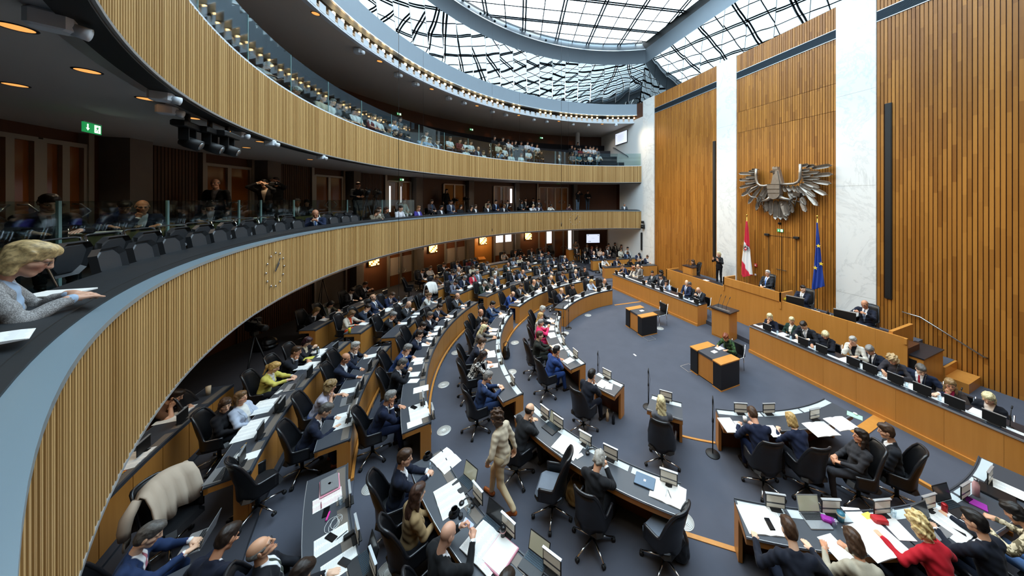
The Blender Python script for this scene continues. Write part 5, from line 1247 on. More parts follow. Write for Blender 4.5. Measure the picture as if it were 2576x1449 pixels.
cb = tag(MB().box((3.7, -4.92, .16), (4.95, -4.38, 1.14)).build('side_cabinet', MATS['bench_oak']), 'low oak cabinet with dark top at the near end of the presidium', 'cabinet')
MB().box((3.68, -4.94, 1.14), (4.97, -4.38, 1.17)).build('cabinet_top', MATS['bench_top'], cb); MB().box((3.69, -4.80, .55), (3.70, -4.62, 1.06)).build('vent_panel', MATS['black'], cb)
stp = tag(MB().box((4.98, -4.95, .02), (WX - .06, -4.32, .66)).build('steps', MATS['bench_oak']), 'oak steps with carpeted top beside the wall handrail', 'steps')
MB().box((4.98, -4.9, .66), (WX - .06, -4.34, .67)).build('tread_carpet', MATS['carpet'], stp); MB().box((4.98, -5.35, .02), (WX - .06, -4.95, .42)).build('step', MATS['bench_oak'], stp)
hr = tag(MB().tube([(WX - .12, -3.86, 1.72), (WX - .12, -4.25, 1.69), (WX - .12, -5.42, 1.02), (WX - .05, -5.45, 1.0)], .02, 8).build('handrail', MATS['steel']), 'sloping steel handrail on the oak wall by the steps', 'handrail')
for y, z in ((-4.0, 1.71), (-4.8, 1.37), (-5.3, 1.08)): MB().tube([(WX - .03, y, z - .03), (WX - .12, y, z)], .009, 6).build('bracket', MATS['steel'], hr)
def pres(u, v, X, d, pose, off=0, floor=.98, **k):
    P = proto(pose, k.get('fem', False), 1, k.get('twist', 0), k.get('yaw', 0), k.get('bare', False), 1., k.get('pitch', 0)); hd = P['hd']
    y, z = atX(u, v, X - hd[1]); person(X, y, floor, 90 + off, d, pose, lod=0, **k)
    if pose != 'sign': chair(X + .05, y, floor - .0, 90 + off, 'black high-backed chair of the ' + d, False, group='presidium chairs')
    return y
pres(1931, 689, 4.95, 'white-haired man presiding in grey suit, blue tie', 'back', top='2a2c32', tie='3f74c8', hair='short', hc='w', specs=True)
pres(2018, 733, 4.75, 'dark-haired man in navy turning sideways at presidium', 'clasp', floor=.80, top='1c2236', tie='b8b0a4', hair='short', hc='d', yaw=50)
pres(2175, 766, 4.75, 'balding man in navy reading a held sheet', 'paper', floor=.80, top='181d2e', tie='5a6478', hair='fringe', hc='s', specs=True)
pres(1808, 646, 5.2, 'woman in black standing and signing with both hands', 'sign', top='121318', shirt='121318', hair='tail', hc='p', fem=True, legs='121318')
pres(1744, 663, 5.0, 'dark-haired woman half hidden behind the small lectern', 'lap', floor=.72, off=-20, top='22222a', shirt='22222a', hair='long', hc='b', fem=True)
# small lectern on the presidium
yl, zl = atX(1740, 668, 4.3)
lt = tag(MB().box((4.0, yl - .33, 1.36), (4.3, yl + .33, 1.78)).build('small_lectern', MATS['bench_oak']), 'small oak lectern with thin microphones on the presidium far end', 'lectern')
MB().box((3.97, yl - .36, 1.78), (4.34, yl + .36, 1.81)).build('lectern_top', MATS['bench_top'], lt)
for dy in (-.2, 0, .2): MB().tube([(4.1, yl + dy, 1.81), (4.1, yl + dy, 1.98), (4.2, yl + dy * .6, 2.16)], .007, 6).build('microphone', MATS['black'], lt)
MB().box((3.985, yl - .26, 1.40), (4.0, yl + .26, 1.72)).build('front_board', MATS['bench_oak'], lt)
# speaker's lectern between the benches
T = Matrix.Translation((2.12, -.25, 0)) @ Matrix.Rotation(rad(8), 4, 'Z')
le = tag(MB().box((-.25, -.36, 0), (.25, .36, 1.08), mat=T).build('speakers_lectern', MATS['bench_oak']), 'oak speakers lectern with three microphones between the ministers benches', 'lectern')
MB().box((-.32, -.42, 1.08), (.30, .42, 1.115), mat=T).build('lectern_top', MATS['bench_top'], le); MB().box((-.265, -.34, .06), (-.25, .34, 1.06), mat=T).build('front_board', MATS['bench_oak'], le)
MB().box((-.22, -.3, 1.115), (-.10, .3, 1.125), mat=T).build('control_strip', MATS['steel'], le)
for i, dy in enumerate((-.16, 0, .16)):
    b0 = T @ Vector((-.14, dy, 1.12)); t1 = T @ Vector((-.12, dy, 1.28)); t2 = T @ Vector((.06, dy * 1.1, 1.52)); mm = MB().tube([b0, t1, t2], .007, 6).build('microphone', MATS['black'], le); MB().tube([t2, t2 + (t2 - t1).normalized() * .09], .012, 8).build('capsule', MATS['black'], mm)
# clerks' tables on the open floor
M('panel_black', '16171a', .5)
def clerk(c, d):
    T = Matrix.Translation((*c, 0)); o = tag(MB().box((-.30, -.28, .02), (.34, .28, .70), mat=T).build('clerk_table', MATS['bench_oak']), d, 'table', 'clerk tables on the open floor')
    for y0, y1 in ((-.55, -.28), (.28, .55)):
        MB().box((-.36, y0, .03), (.38, y1, .74), mat=T).build('side_block', MATS['panel_black'], o); MB().box((-.38, y0 - .01, .74), (.40, y1 + .01, .77), mat=T).build('side_top', MATS['bench_oak'], o); MB().box((-.37, y0 - .008, 0), (.39, y1 + .008, .03), mat=T).build('side_plinth', MATS['bench_oak'], o)
    MB().box((-.34, -.28, .70), (.38, .28, .765), mat=T).build('writing_top', MATS['desk_top'], o); MB().box((-.325, -.275, .03), (-.30, .275, .70), mat=T).build('front_board', MATS['bench_oak'], o)
    return o
clerk((-.52, 1.53), 'oak clerk table with black sides and an empty chair'); clerk((-.50, -1.97), 'oak clerk table with black sides where the woman in green writes')
x, y = at(1832, 866, 1.17); person(.42, -1.86, 0, 90, 'auburn-haired woman in green patterned dress writing', 'write', top='10231a', shirt='10231a', hair='wavy', hc='r', fem=True, mat='suit_floral', lod=0, legs='10231a', yaw=20)
put('clerk_chair', GSEAT, None, (.47, -1.86, 0), rad(90), label='dark chair of the auburn-haired clerk', cat='chair'); put('clerk_chair', GSEAT, None, (.52, 1.62, .14), rad(90), label='empty dark chair at the far clerk table', cat='chair').scale = (1, 1, 1.15)
bpy.data.objects['clerk_chair.001'].location.z = 0
paper(-.12, -1.86, .766, 90, 'white note under the auburn-haired clerk\'s hand', 0, .8); paper(-.45, -1.95, .766, 95, 'white name strip on the near clerk table', 0, .6); paper(-.45, 1.55, .766, 95, 'white name strip on the far clerk table', 0, .6)
pen(-.2, -1.7, .767, 40, 'pen lying on the near clerk table'); pen(-.3, 1.7, .767, 20, 'pen lying on the far clerk table')
# papers, screens on the presidium
def pmon(u, v, X, z, face, d, s=1.7):
    y, _ = atX(u, v, X); o = put('computer_monitor', MONM[0][1], None, (X, y, z), rad(face), label=d, cat='monitor'); o.scale = (s, s, s * .9)
    for n, me in MONM[1:]: put(n, me, o)
pmon(2000, 752, 3.85, 1.42, 110, 'wide black monitor before the sideways-turned presidium man', 1.9); pmon(2125, 790, 3.85, 1.42, 110, 'wide black monitor before the sheet-reading presidium man', 1.9); pmon(1938, 716, 3.85, 1.62, 95, 'black monitor before the presiding man', 1.1)
for u, v, X, z, d, k in ((1905, 706, 3.95, 1.625, 'papers before the presiding man', 1), (1886, 702, 3.9, 1.625, 'second papers before the presiding man', 0), (2045, 762, 4.0, 1.425, 'papers before the sideways-turned man', 1), (2160, 804, 4.0, 1.425, 'pale blue folder before the sheet-reading man', 1), (2190, 812, 3.9, 1.425, 'yellowish papers at the presidium near end', 0), (1773, 692, 3.9, 1.365, 'white sheet on the presidium far wing', 0)):
    y, _ = atX(u, v, X); paper(X, y, z, 90 + u % 9, d, k, 1.25)
y, _ = atX(1970, 744, 3.85); tag(MB().rbox((3.85, y, 1.655), (.22, .30, .07), .01).build('yellow_book', M('yellow', 'e8d23a', .5)), 'thick yellow book stack at the presiding desk end', 'book')
for u, X in ((2060, 3.9), (2075, 3.9), (2088, 3.95)): y, _ = atX(u, 770, X); wglass(X, y, 1.425, 'drinking glass between the two presidium monitors')
y, _ = atX(2083, 770, 3.85); tag(MB().lathe([(.0, 0), (.035, 0), (.036, .17), (.013, .22), (.013, .27), (0, .27)], 12, (3.85, y, 1.42)).build('bottle', MATS['black']), 'dark bottle between the two presidium monitors', 'bottle')
tag(MB().lathe([(.0, 0), (.035, 0), (.036, .10), (0, .11)], 12, (3.9, y - .12, 1.42)).build('yellow_mug', MATS['yellow']), 'yellow cup beside the dark presidium bottle', 'cup')
# red fire boxes, cameras and exit signs on the eagle wall
def wbox(u, v, s, mat, name, d, cat, dx=.05):
    y, z = atX(u, v, WX - .05); o = MB().rbox((WX - .05 - dx / 2, y, z), (dx, s[0], s[1]), .008).build(name, MATS[mat]); return tag(o, d, cat), y, z
M('red_box', 'd23a35', .5)
o, y, z = wbox(1902, 667, (.13, .14), 'red_box', 'fire_alarm_box', 'small red fire alarm box beside the red-white-red flag', 'alarm'); MB().cbox((WX - .104, y, z), (.006, .06, .06)).build('alarm_button', MATS['paper'], o)
o, y, z = wbox(1901, 691, (.07, .07), 'white_plate', 'wall_button', 'small white and red wall button below the fire alarm box', 'button'); MB().cbox((WX - .104, y, z), (.006, .03, .03)).build('button', MATS['red_box'], o)
o, y, z = wbox(1962, 562, (.10, .10), 'black', 'wall_camera', 'small black camera just below the eagle', 'camera'); MB().lathe([(0, 0), (.03, 0), (.03, .06), (0, .06)], 10, (WX - .1, y, z), mat=Matrix.Rotation(-PI / 2, 4, 'Y')).build('lens', MATS['black_gloss'], o)
def exit_sign(loc, face, d, s=1., arrow=True):
    o = empty('exit_sign', loc, rad(face), label=d, cat='sign', group='green escape signs'); o.scale = (s,) * 3
    MB().box((-.2, -.012, -.1), (.2, .012, .1)).build('sign_plate', MATS['exit_green'], o); MB().box((-.205, -.016, .1), (.205, .016, .125)).build('housing', MATS['silver_trim'], o)
    MB().box((-.19, -.014, -.09), (-.02, -.0125, .09)).build('door_field', MATS['exit_white'], o) if False else None
    mb = MB()                                                            # down arrow and running person in white
    f = lambda pts, mb=mb: mb.add([(x, -.0135, z) for x, z in pts], [tuple(range(len(pts)))])
    f([(-.125, .07), (-.095, .07), (-.095, -.01), (-.07, -.01), (-.11, -.065), (-.15, -.01), (-.125, -.01)])
    f([(.035, .08), (.175, .08), (.175, -.08), (.035, -.08)])
    mb.build('pictogram', MATS['exit_white'], o); m2 = MB(); g = lambda pts: m2.add([(x, -.0145, z) for x, z in pts], [tuple(range(len(pts)))])
    g([(.105, .065), (.122, .065), (.122, .045), (.105, .045)]); g([(.09, .04), (.125, .04), (.115, -.01), (.085, -.005)]); g([(.09, .035), (.065, .015), (.07, .008), (.095, .022)]); g([(.12, .035), (.145, .012), (.14, .005), (.115, .02)])
    g([(.088, -.005), (.1, -.01), (.075, -.045), (.05, -.045), (.05, -.036), (.07, -.036)]); g([(.1, 0), (.115, -.005), (.13, -.04), (.12, -.07), (.11, -.066), (.116, -.04)])
    m2.build('runner', MATS['exit_green'], o); return o
y, z = atX(1963, 580, WX - .07); exit_sign((WX - .08, y, z), -90, 'green exit sign below the eagle', .62)
# ------------------------------------------------------------------ the heraldic eagle
def metal_wing():
    m, nt, p = base('eagle_metal'); tc = nt.nodes.new('ShaderNodeTexCoord'); nz = N(nt, 'ShaderNodeTexNoise', Scale=9., Detail=3); nt.links.new(tc.outputs['Object'], nz.inputs['Vector'])
    nt.links.new(mix(nt, nz.outputs[0], '857a6e', 'aaa39b'), p.inputs['Base Color']); p.inputs['Metallic'].default_value = .6; p.inputs['Roughness'].default_value = .33
metal_wing(); M('eagle_dark', '4b443d', .42, .6)
EX = WX - .32
def ew(x, y): return Vector((EX, *atX(1840 + x / 8.05, 390 + y / 8.05, EX)))
eg = empty('heraldic_eagle', (EX, 0, 5.6), label='huge steel heraldic eagle with spread wings on the oak wall', cat='sculpture')
def eput(mb, name, mat): o = mb.build(name, MATS[mat], eg); o.location = (-EX, 0, -5.6); return o
def feather(x0, y0, x1, y1, w, dx=0.):
    a, b = ew(x0, y0), ew(x1, y1); t = (b - a).normalized(); s = t.cross(Vector((1, 0, 0))).normalized(); 
    if s.z < 0: s = -s
    w = w / 8.05 * .0132; L = (b - a).length; X = Vector((1, 0, 0)); vs = []; n = 9
    for i in range(n):
        f = i / (n - 1); ww = w * (.55 + .45 * min(1, f * 3)) * (1 if f < .78 else math.sqrt(max(0, 1 - ((f - .78) / .22) ** 2)) ); c = a + t * (L * f)
        vs += [c + s * ww - X * (.05 - dx), c + s * ww * .15 + X * (.03 + dx), c - s * ww - X * (.06 - dx), c + X * (.09 + dx)]
    fs = [(4 * i + k, 4 * i + (k + 1) % 4, 4 * i + 4 + (k + 1) % 4, 4 * i + 4 + k) for i in range(n - 1) for k in range(4)] + [(3, 2, 1, 0), tuple(4 * (n - 1) + k for k in range(4))]
    eput(MB().add(vs, fs), 'feather', 'eagle_metal')
RW = [(1425, 225, 1575, 195, 40), (1500, 240, 1690, 210, 40), (1620, 270, 2015, 205, 50), (1425, 320, 1610, 290, 42), (1425, 372, 1785, 342, 42), (1640, 412, 2035, 385, 50), (1425, 432, 1625, 408, 40), (1430, 462, 1795, 482, 44), (1430, 512, 1655, 540, 44), (1660, 525, 2025, 578, 50), (1470, 552, 1790, 662, 48), (1380, 582, 1645, 695, 48), (1650, 662, 1935, 808, 52), (1390, 612, 1710, 850, 52), (1310, 622, 1515, 825, 46), (1520, 742, 1760, 1030, 54), (1330, 682, 1510, 1010, 52), (1225, 622, 1310, 742, 48), (1140, 622, 1220, 735, 48), (1060, 622, 1110, 750, 44), (1160, 722, 1330, 865, 48), (1410, 882, 1520, 1155, 54), (1160, 740, 1250, 900, 46)]
LW = [(530, 292, 400, 300, 36), (520, 342, 355, 332, 36), (520, 372, 150, 372, 44), (520, 412, 390, 397, 38), (520, 447, 295, 455, 38), (520, 492, 370, 487, 38), (380, 502, 150, 502, 44), (510, 537, 285, 572, 40), (515, 567, 160, 662, 46), (450, 632, 290, 717, 42), (540, 642, 205, 828, 54), (600, 652, 335, 992, 56), (660, 652, 490, 1125, 58), (700, 652, 600, 832, 50), (760, 642, 690, 862, 50), (640, 722, 510, 962, 52), (740, 660, 650, 900, 46)]
TLF = [(820, 900, 800, 1225, 60), (890, 920, 890, 1312, 62), (975, 920, 985, 1315, 62), (1010, 920, 1130, 1245, 60), (1060, 930, 1105, 1322, 62), (1160, 930, 1225, 1172, 54), (700, 930, 725, 1145, 50), (765, 930, 765, 1105, 52), (930, 940, 935, 1280, 50), (1100, 930, 1160, 1230, 50)]
for i, q in enumerate(RW + LW): feather(*q, dx=.03 * (i % 3))
for i, q in enumerate(TLF): feather(*q, dx=.04 * (i % 3) + .02)
def eplate(pts, d0, d1, name, mat='eagle_metal'):
    v = [ew(*p) for p in pts]; n = len(v); X = Vector((1, 0, 0))
    return eput(MB().add([p - X * d1 for p in v] + [p - X * d0 for p in v], [tuple(range(n)), tuple(range(n, 2 * n))[::-1]] + [(i, n + i, n + (i + 1) % n, (i + 1) % n) for i in range(n)]), name, mat)
eplate([(780, 590), (1035, 590), (1035, 800), (1010, 850), (960, 885), (900, 895), (850, 880), (810, 840), (795, 790)], -.05, .22, 'breast_shield')
for a, b in ((592, 600), (684, 694), (768, 776)): eplate([(785, a), (1032, a), (1032, b), (785, b)], .2, .235, 'shield_bar', 'eagle_dark')
eplate([(840, 588), (1075, 588), (1005, 330), (995, 290), (880, 290), (885, 400), (865, 500)], -.02, .16, 'neck'); eplate([(928, 588), (1030, 588), (985, 330), (935, 330)], .14, .20, 'neck_ridge')
eplate([(880, 290), (990, 290), (985, 240), (950, 240), (950, 252), (928, 252), (928, 240), (885, 240)], -.01, .20, 'mural_crown')
eplate([(935, 318), (870, 312), (830, 335), (835, 362), (855, 345), (880, 352), (890, 395), (930, 360)], .02, .18, 'beak', 'eagle_dark')
def etube(pts, r, name, mat='eagle_metal', d=.1): return eput(MB().tube([ew(*p) - Vector((d, 0, 0)) for p in pts], r, 8), name, mat)
etube([(1040, 592), (1180, 592), (1300, 582), (1380, 545), (1415, 480), (1420, 380), (1422, 185)], .055, 'wing_arm'); etube([(790, 612), (680, 628), (610, 620), (555, 580), (530, 500), (525, 400), (530, 280)], .055, 'wing_arm')
etube([(830, 850), (760, 905), (660, 935)], [.10, .07, .05], 'leg'); etube([(990, 845), (1100, 885), (1235, 912)], [.10, .07, .05], 'leg')
etube([(570, 615), (440, 680), (375, 760), (385, 815), (440, 852), (545, 862)], [.02, .035, .035, .035, .03, .02], 'sickle')
for p in ([(545, 862), (570, 960), (590, 1055)], [(660, 935), (600, 870), (575, 885)], [(650, 930), (590, 980), (630, 1010)]): etube(p, .022, 'talon', 'eagle_dark')
for p in ([(1235, 912), (1300, 860), (1340, 880)], [(1235, 912), (1290, 980), (1320, 1010)], [(1240, 912), (1380, 940), (1410, 960)]): etube(p, .024, 'talon', 'eagle_dark')
def echain(a, b, n):
    for i in range(n):
        f = (i + .5) / n; c = ew(a[0] + (b[0] - a[0]) * f, a[1] + (b[1] - a[1]) * f) - Vector((.12, 0, 0)); m = Matrix.Translation(c) @ Matrix.Rotation((i % 2) * PI / 2, 4, 'Z')
        pts = [m @ Vector((0, .028 * math.cos(t), .045 * math.sin(t))) for t in np.linspace(0, 2 * PI, 9)]; eput(MB().tube(pts, .012, 5), 'chain_link', 'eagle_dark')
echain((630, 890), (720, 1160), 8); echain((1218, 900), (1222, 1190), 8)
eplate([(1295, 755), (1445, 768), (1438, 845), (1305, 830)], .02, .2, 'hammer_head', 'eagle_dark'); etube([(1378, 840), (1345, 950), (1325, 1055)], .022, 'hammer_handle', 'eagle_dark', .14)
# ------------------------------------------------------------------ flags
M('flag_red', 'cf2740', .75); M('flag_white', 'eceae8', .75); M('flag_blue', '1f3f96', .7); M('flag_gold', 'f0cf3a', .6); M('brass', 'c9a44a', .25, .9)
FXX = 5.45
def flag(name, top, left, right, stripes, d, bot):
    """cloth hanging in folds from a pole; outlines are (u, v) columns from top to bottom"""
    Y = lambda u, v: atX(u, v, FXX)
    yp, z1 = Y(*top); o = empty(name, (FXX, yp, .98), label=d, cat='flag')
    MB().tube([(0, 0, 0), (0, 0, z1 - .98)], .016, 8).build('pole', MATS['brass'], o); MB().lathe([(0, 0), (.02, .0), (.012, .03), (.035, .06), (.035, .09), (0, .12)], 10, (0, 0, z1 - .98)).build('finial', MATS['brass'], o)
    MB().lathe([(.16, 0), (.16, .02), (.03, .05), (.02, .1)], 14).build('pole_foot', MATS['brass'], o)
    nj, ni = 110, 30; vs = []; 
    def li(pts, f):
        k = f * (len(pts) - 1); i = min(int(k), len(pts) - 2); t = k - i; return [pts[i][c] + (pts[i + 1][c] - pts[i][c]) * t for c in (0, 1)]
    for j in range(nj):
        for i in range(ni):
            a, b = li(left, j / (nj - 1)), li(right, j / (nj - 1)); s = i / (ni - 1); u = a[0] + (b[0] - a[0]) * s; v = a[1] + (b[1] - a[1]) * s
            dp = .035 * math.sin(s * 15 + j * .05) * min(1, j / 12) + .03 * math.sin(s * 6 + 1); yy, zz = atX(u, v, FXX); vs.append((dp - .05, yy - yp, zz - .98))
    me = {}
    for j in range(nj - 1):
        for i in range(ni - 1): me.setdefault(stripes(i / (ni - 2), j / (nj - 2)), []).append((j * ni + i, j * ni + i + 1, (j + 1) * ni + i + 1, (j + 1) * ni + i))
    c = None
    for k, fs in me.items():
        used = sorted({q for f in fs for q in f}); ix = {q: n for n, q in enumerate(used)}
        q = MB().add([vs[u] for u in used], [tuple(ix[a] for a in f) for f in fs], smooth=True).build('cloth', MATS[k], o)
        md = q.modifiers.new('s', 'SOLIDIFY'); md.thickness = .006
    return o, yp
def st_at(s, t):
    return 'flag_red' if t < .27 + .13 * s else 'flag_white' if t < .60 + .25 * s else 'flag_red'
fa, yp = flag('red_white_red_flag', (1879, 545), [(1877, 556), (1873, 592), (1870, 625), (1867.5, 655), (1867.5, 690), (1871, 697)], [(1881, 556), (1886, 592), (1889, 625), (1891, 655), (1894, 690), (1894, 692)], st_at, 'red-white-red flag with black eagle arms hanging beside the marble pillar', 698)
cy, cz = atX(1880, 625, FXX); mb = MB(); mr = MB()
for s in (-1, 1):
    for k in range(6):
        a = rad(75 - k * 26); p0 = Vector((-.115, s * .03, .02)); d = Vector((0, s * math.cos(a), math.sin(a))); n_ = Vector((0, -d.z, d.y)); q = p0 + d * (.21 - .012 * abs(k - 2)); mb.add([p0 + n_ * .012, q + n_ * .004, q - n_ * .012, p0 - n_ * .014, ], [(0, 1, 2, 3)])
mb.add([(-.118, -.04, .12), (-.118, .03, .15), (-.118, .035, -.02), (-.118, -.035, -.02)], [(0, 1, 2, 3)])
for k in range(5): mb.add([(-.116, -.06 + k * .026, -.08), (-.116, -.04 + k * .026, -.08), (-.116, -.05 + k * .036, -.2)], [(0, 1, 2)])
mr.add([(-.125, -.06, .05), (-.125, .06, .05), (-.125, .05, -.06), (-.125, 0, -.09), (-.125, -.05, -.06)], [(0, 1, 2, 3, 4)])
for q, nm, mt in ((mb, 'arms_eagle', 'black'), (mr, 'arms_shield', 'flag_red')): q.build(nm, MATS[mt], fa).location = (-.0, cy - yp, cz - .98)
MB().box((-.13, -.055, -.01), (-.127, .055, .02)).build('shield_bar', MATS['flag_white'], fa).location = (0, cy - yp, cz - .98)
fe, yp = flag('blue_flag', (2056, 549), [(2055, 560), (2051.5, 620), (2048, 670), (2046, 700), (2044, 728), (2046, 729)], [(2058, 560), (2065, 620), (2071, 670), (2074, 700), (2075, 718), (2075, 720)], lambda s, t: 'flag_blue', 'deep blue flag with yellow stars hanging right of the eagle', 730)
for u, v in ((2060, 618.5), (2066.5, 663.5), (2052, 673.5)):
    cy, cz = atX(u, v, FXX - .1); pts = [(-.13, .085 * (1 if k % 2 == 0 else .4) * math.sin(k * PI / 5), .085 * (1 if k % 2 == 0 else .4) * math.cos(k * PI / 5)) for k in range(10)]
    MB().add(pts + [(-.13, 0, 0)], [(10, k, (k + 1) % 10) for k in range(10)]).build('star', MATS['flag_gold'], fe).location = (0, cy - yp, cz - .98)
# ------------------------------------------------------------------ visitors' desks by the white wall
def vdesk(p0, p1, h, d, n=6, dep=.5):
    p0, p1 = Vector((*p0, 0)), Vector((*p1, 0)); q = (p1 - p0).normalized(); T = Matrix.Translation(p0) @ Matrix((q, Vector((-q.y, q.x, 0)), Vector((0, 0, 1)))).transposed().to_4x4(); L = (p1 - p0).length
    o = tag(MB().box((0, 0, h - .03), (L, dep, h), mat=T).build('visitor_desk', MATS['bench_top']), d, 'desk')
    for i in range(n): MB().box((L * i / n + .001, 0, .02), (L * (i + 1) / n - .001, .04, h - .03), mat=T).build('panel', MATS['bench_oak'], o)
    MB().box((0, .04, 0), (.04, dep, h - .03), mat=T).build('end_panel', MATS['bench_oak'], o); MB().box((L - .04, .04, 0), (L, dep, h - .03), mat=T).build('end_panel', MATS['bench_oak'], o)
vdesk((1.95, 8.65), (5.75, 7.9), .76, 'straight oak desk by the white wall with woman in white blouse')
vdesk((1.95, 10.35), (5.75, 9.75), .90, 'rear straight oak desk by the white wall with leaning men')
vdesk((1.6, 13.9), (2.7, 13.9), 1.15, 'tall oak cabinet desk below the beige-jacketed standing man', 2, .7)
MB().box((1.9, 10.3, 0), (WX, 14.5, .2)).build('floor_visitor_platform', MATS['carpet_dark'], fl)
def vis(u, v, d, pose, X=None, z=1.2, R=None, face=180, zf=0., chairs=True, **k):
    P = proto(pose, k.get('fem', False), 1, k.get('twist', 0), k.get('yaw', 0), k.get('bare', False), 1., k.get('pitch', 0)); hd = P['hd']
    x, y = at(u, v, zf + hd[2]); f = rad(face); x -= hd[0] * math.cos(f) - hd[1] * math.sin(f); y -= hd[0] * math.sin(f) + hd[1] * math.cos(f)
    person(x, y, zf, face, d, pose, lod=1, **k)
    if chairs and pose not in STANDS: put('visitor_chair', GSEAT, None, (x, y, zf), rad(face), label='dark chair of the ' + d, cat='chair', group='visitor chairs by the white wall')
GW = 'visitors seated by the white wall'
for q in [
 (1522, 653, 'long-haired woman in white blouse at the front visitor desk', 'read', dict(top='e4e2de', shirt='e4e2de', hair='long', hc='k', fem=True)),
 (1553, 652, 'fair-haired man in navy at the front visitor desk', 'read', dict(top=N_, hair='short', hc='l')),
 (1586, 655, 'dark-haired woman in black at the front visitor desk', 'type', dict(top=B_, shirt=B_, hair='long', hc='d', fem=True)),
 (1606, 653, 'grey-haired man in dark pullover at the front visitor desk', 'clasp', dict(top='1b222c', shirt='1b222c', hair='short', hc='g')),
 (1629, 646, 'bearded man in navy at the silver laptop by white pillar', 'type', dict(top='1d2942', hair='short', hc='b', beard=.6)),
 (1494, 636, 'balding grey man in navy with arms folded, visitor row', 'cross', dict(zf=.1, top=N_, hair='fringe', hc='g')),
 (1518, 638, 'white-haired man in navy with tie, visitor row', 'lap', dict(zf=.1, top=N_, tie='202a44', hair='fringe', hc='w')),
 (1527, 624, 'curly bearded man in brown suit, legs stretched', 'back', dict(zf=.2, top='33292a', hair='curly', hc='b', beard=.5)),
 (1471, 633, 'long dark-haired woman in black with crossed legs', 'lap', dict(top=B_, shirt='c9c2bb', hair='long', hc='k', fem=True)),
 (1579, 636, 'man in navy with blue shirt, head lowered', 'read', dict(zf=.1, top='1f2c47', shirt='a9c0e0', hair='short', hc='b')),
 (1608, 640, 'black-haired man in navy bent far forward', 'read', dict(zf=.1, top='1f2a48', hair='short', hc='k', pitch=20)),
 (1489, 624, 'ginger-haired man in dark suit and pink shirt', 'chin', dict(zf=.2, top='2a2430', shirt='e0b4bb', hair='wavy', hc='o')),
 (1510, 628, 'woman in peach blouse among visitors', 'lap', dict(zf=.2, top='e3c9b6', shirt='e3c9b6', hair='bob', hc='b', fem=True)),
 (1562, 628, 'woman in cream blouse and khaki trousers', 'lap', dict(zf=.2, top='e2ddce', shirt='e2ddce', hair='bob', hc='b', fem=True, legs='7d7860')),
 (1477, 618, 'man in grey blazer at the back below the screen', 'lap', dict(zf=.2, top='55524e', hair='short', hc='g')),
 (1501, 621, 'woman in black blazer below the screen corner', 'lap', dict(zf=.2, top=B_, hair='bob', hc='d', fem=True)),
 (1547, 614, 'tall dark-bearded man in grey jacket by white wall', 'back', dict(zf=.3, top='3a3735', shirt='d5d3cc', hair='short', hc='k', beard=1.)),
 (1563, 619, 'woman with brown hair behind cream blouse woman', 'lap', dict(zf=.3, top='3d3a3c', shirt='c9b7ae', hair='long', hc='b', fem=True)),
 (1531, 616, 'man with dark hair and black jacket, rear visitors', 'lap', dict(zf=.3, top='17181c', hair='short', hc='k')),
 (1579, 625, 'man in white shirt behind blue-shirted visitor', 'lap', dict(zf=.25, top='dedad2', shirt='dedad2', hair='short', hc='k')),
]: vis(q[0], q[1], q[2], q[3], group=GW, **q[4])
vis(1449, 608, 'dark-haired man in beige jacket standing beside the tall cabinet', 'hold', zf=.2, top='9b8d7d', shirt='9b8d7d', hair='short', hc='k', face=165)
vis(1451, 621, 'man seated below the beige-jacketed standing man', 'lap', zf=.22, top='3a3430', hair='short', hc='k')
vis(1369, 602, 'man in black suit standing before the bright doorway', 'folded', zf=.2, top='0f1013', shirt='26272b', hair='short', hc='d', face=200)
vis(1206, 631, 'woman in black writing at the niche desk', 'write', zf=.22, top='121318', shirt='121318', hair='bob', hc='b', fem=True, face=250)
x, y, _ = atR(1212, 15.3); tag(MB().rbox((x, y, .93), (.5, 1.1, .05), .01).box((x - .2, y - .5, .22), (x + .2, y - .45, .92)).box((x - .2, y + .45, .22), (x + .2, y + .5, .92)).build('niche_desk', MATS['bench_oak']), 'small oak desk in the wall niche of the writing woman', 'desk')
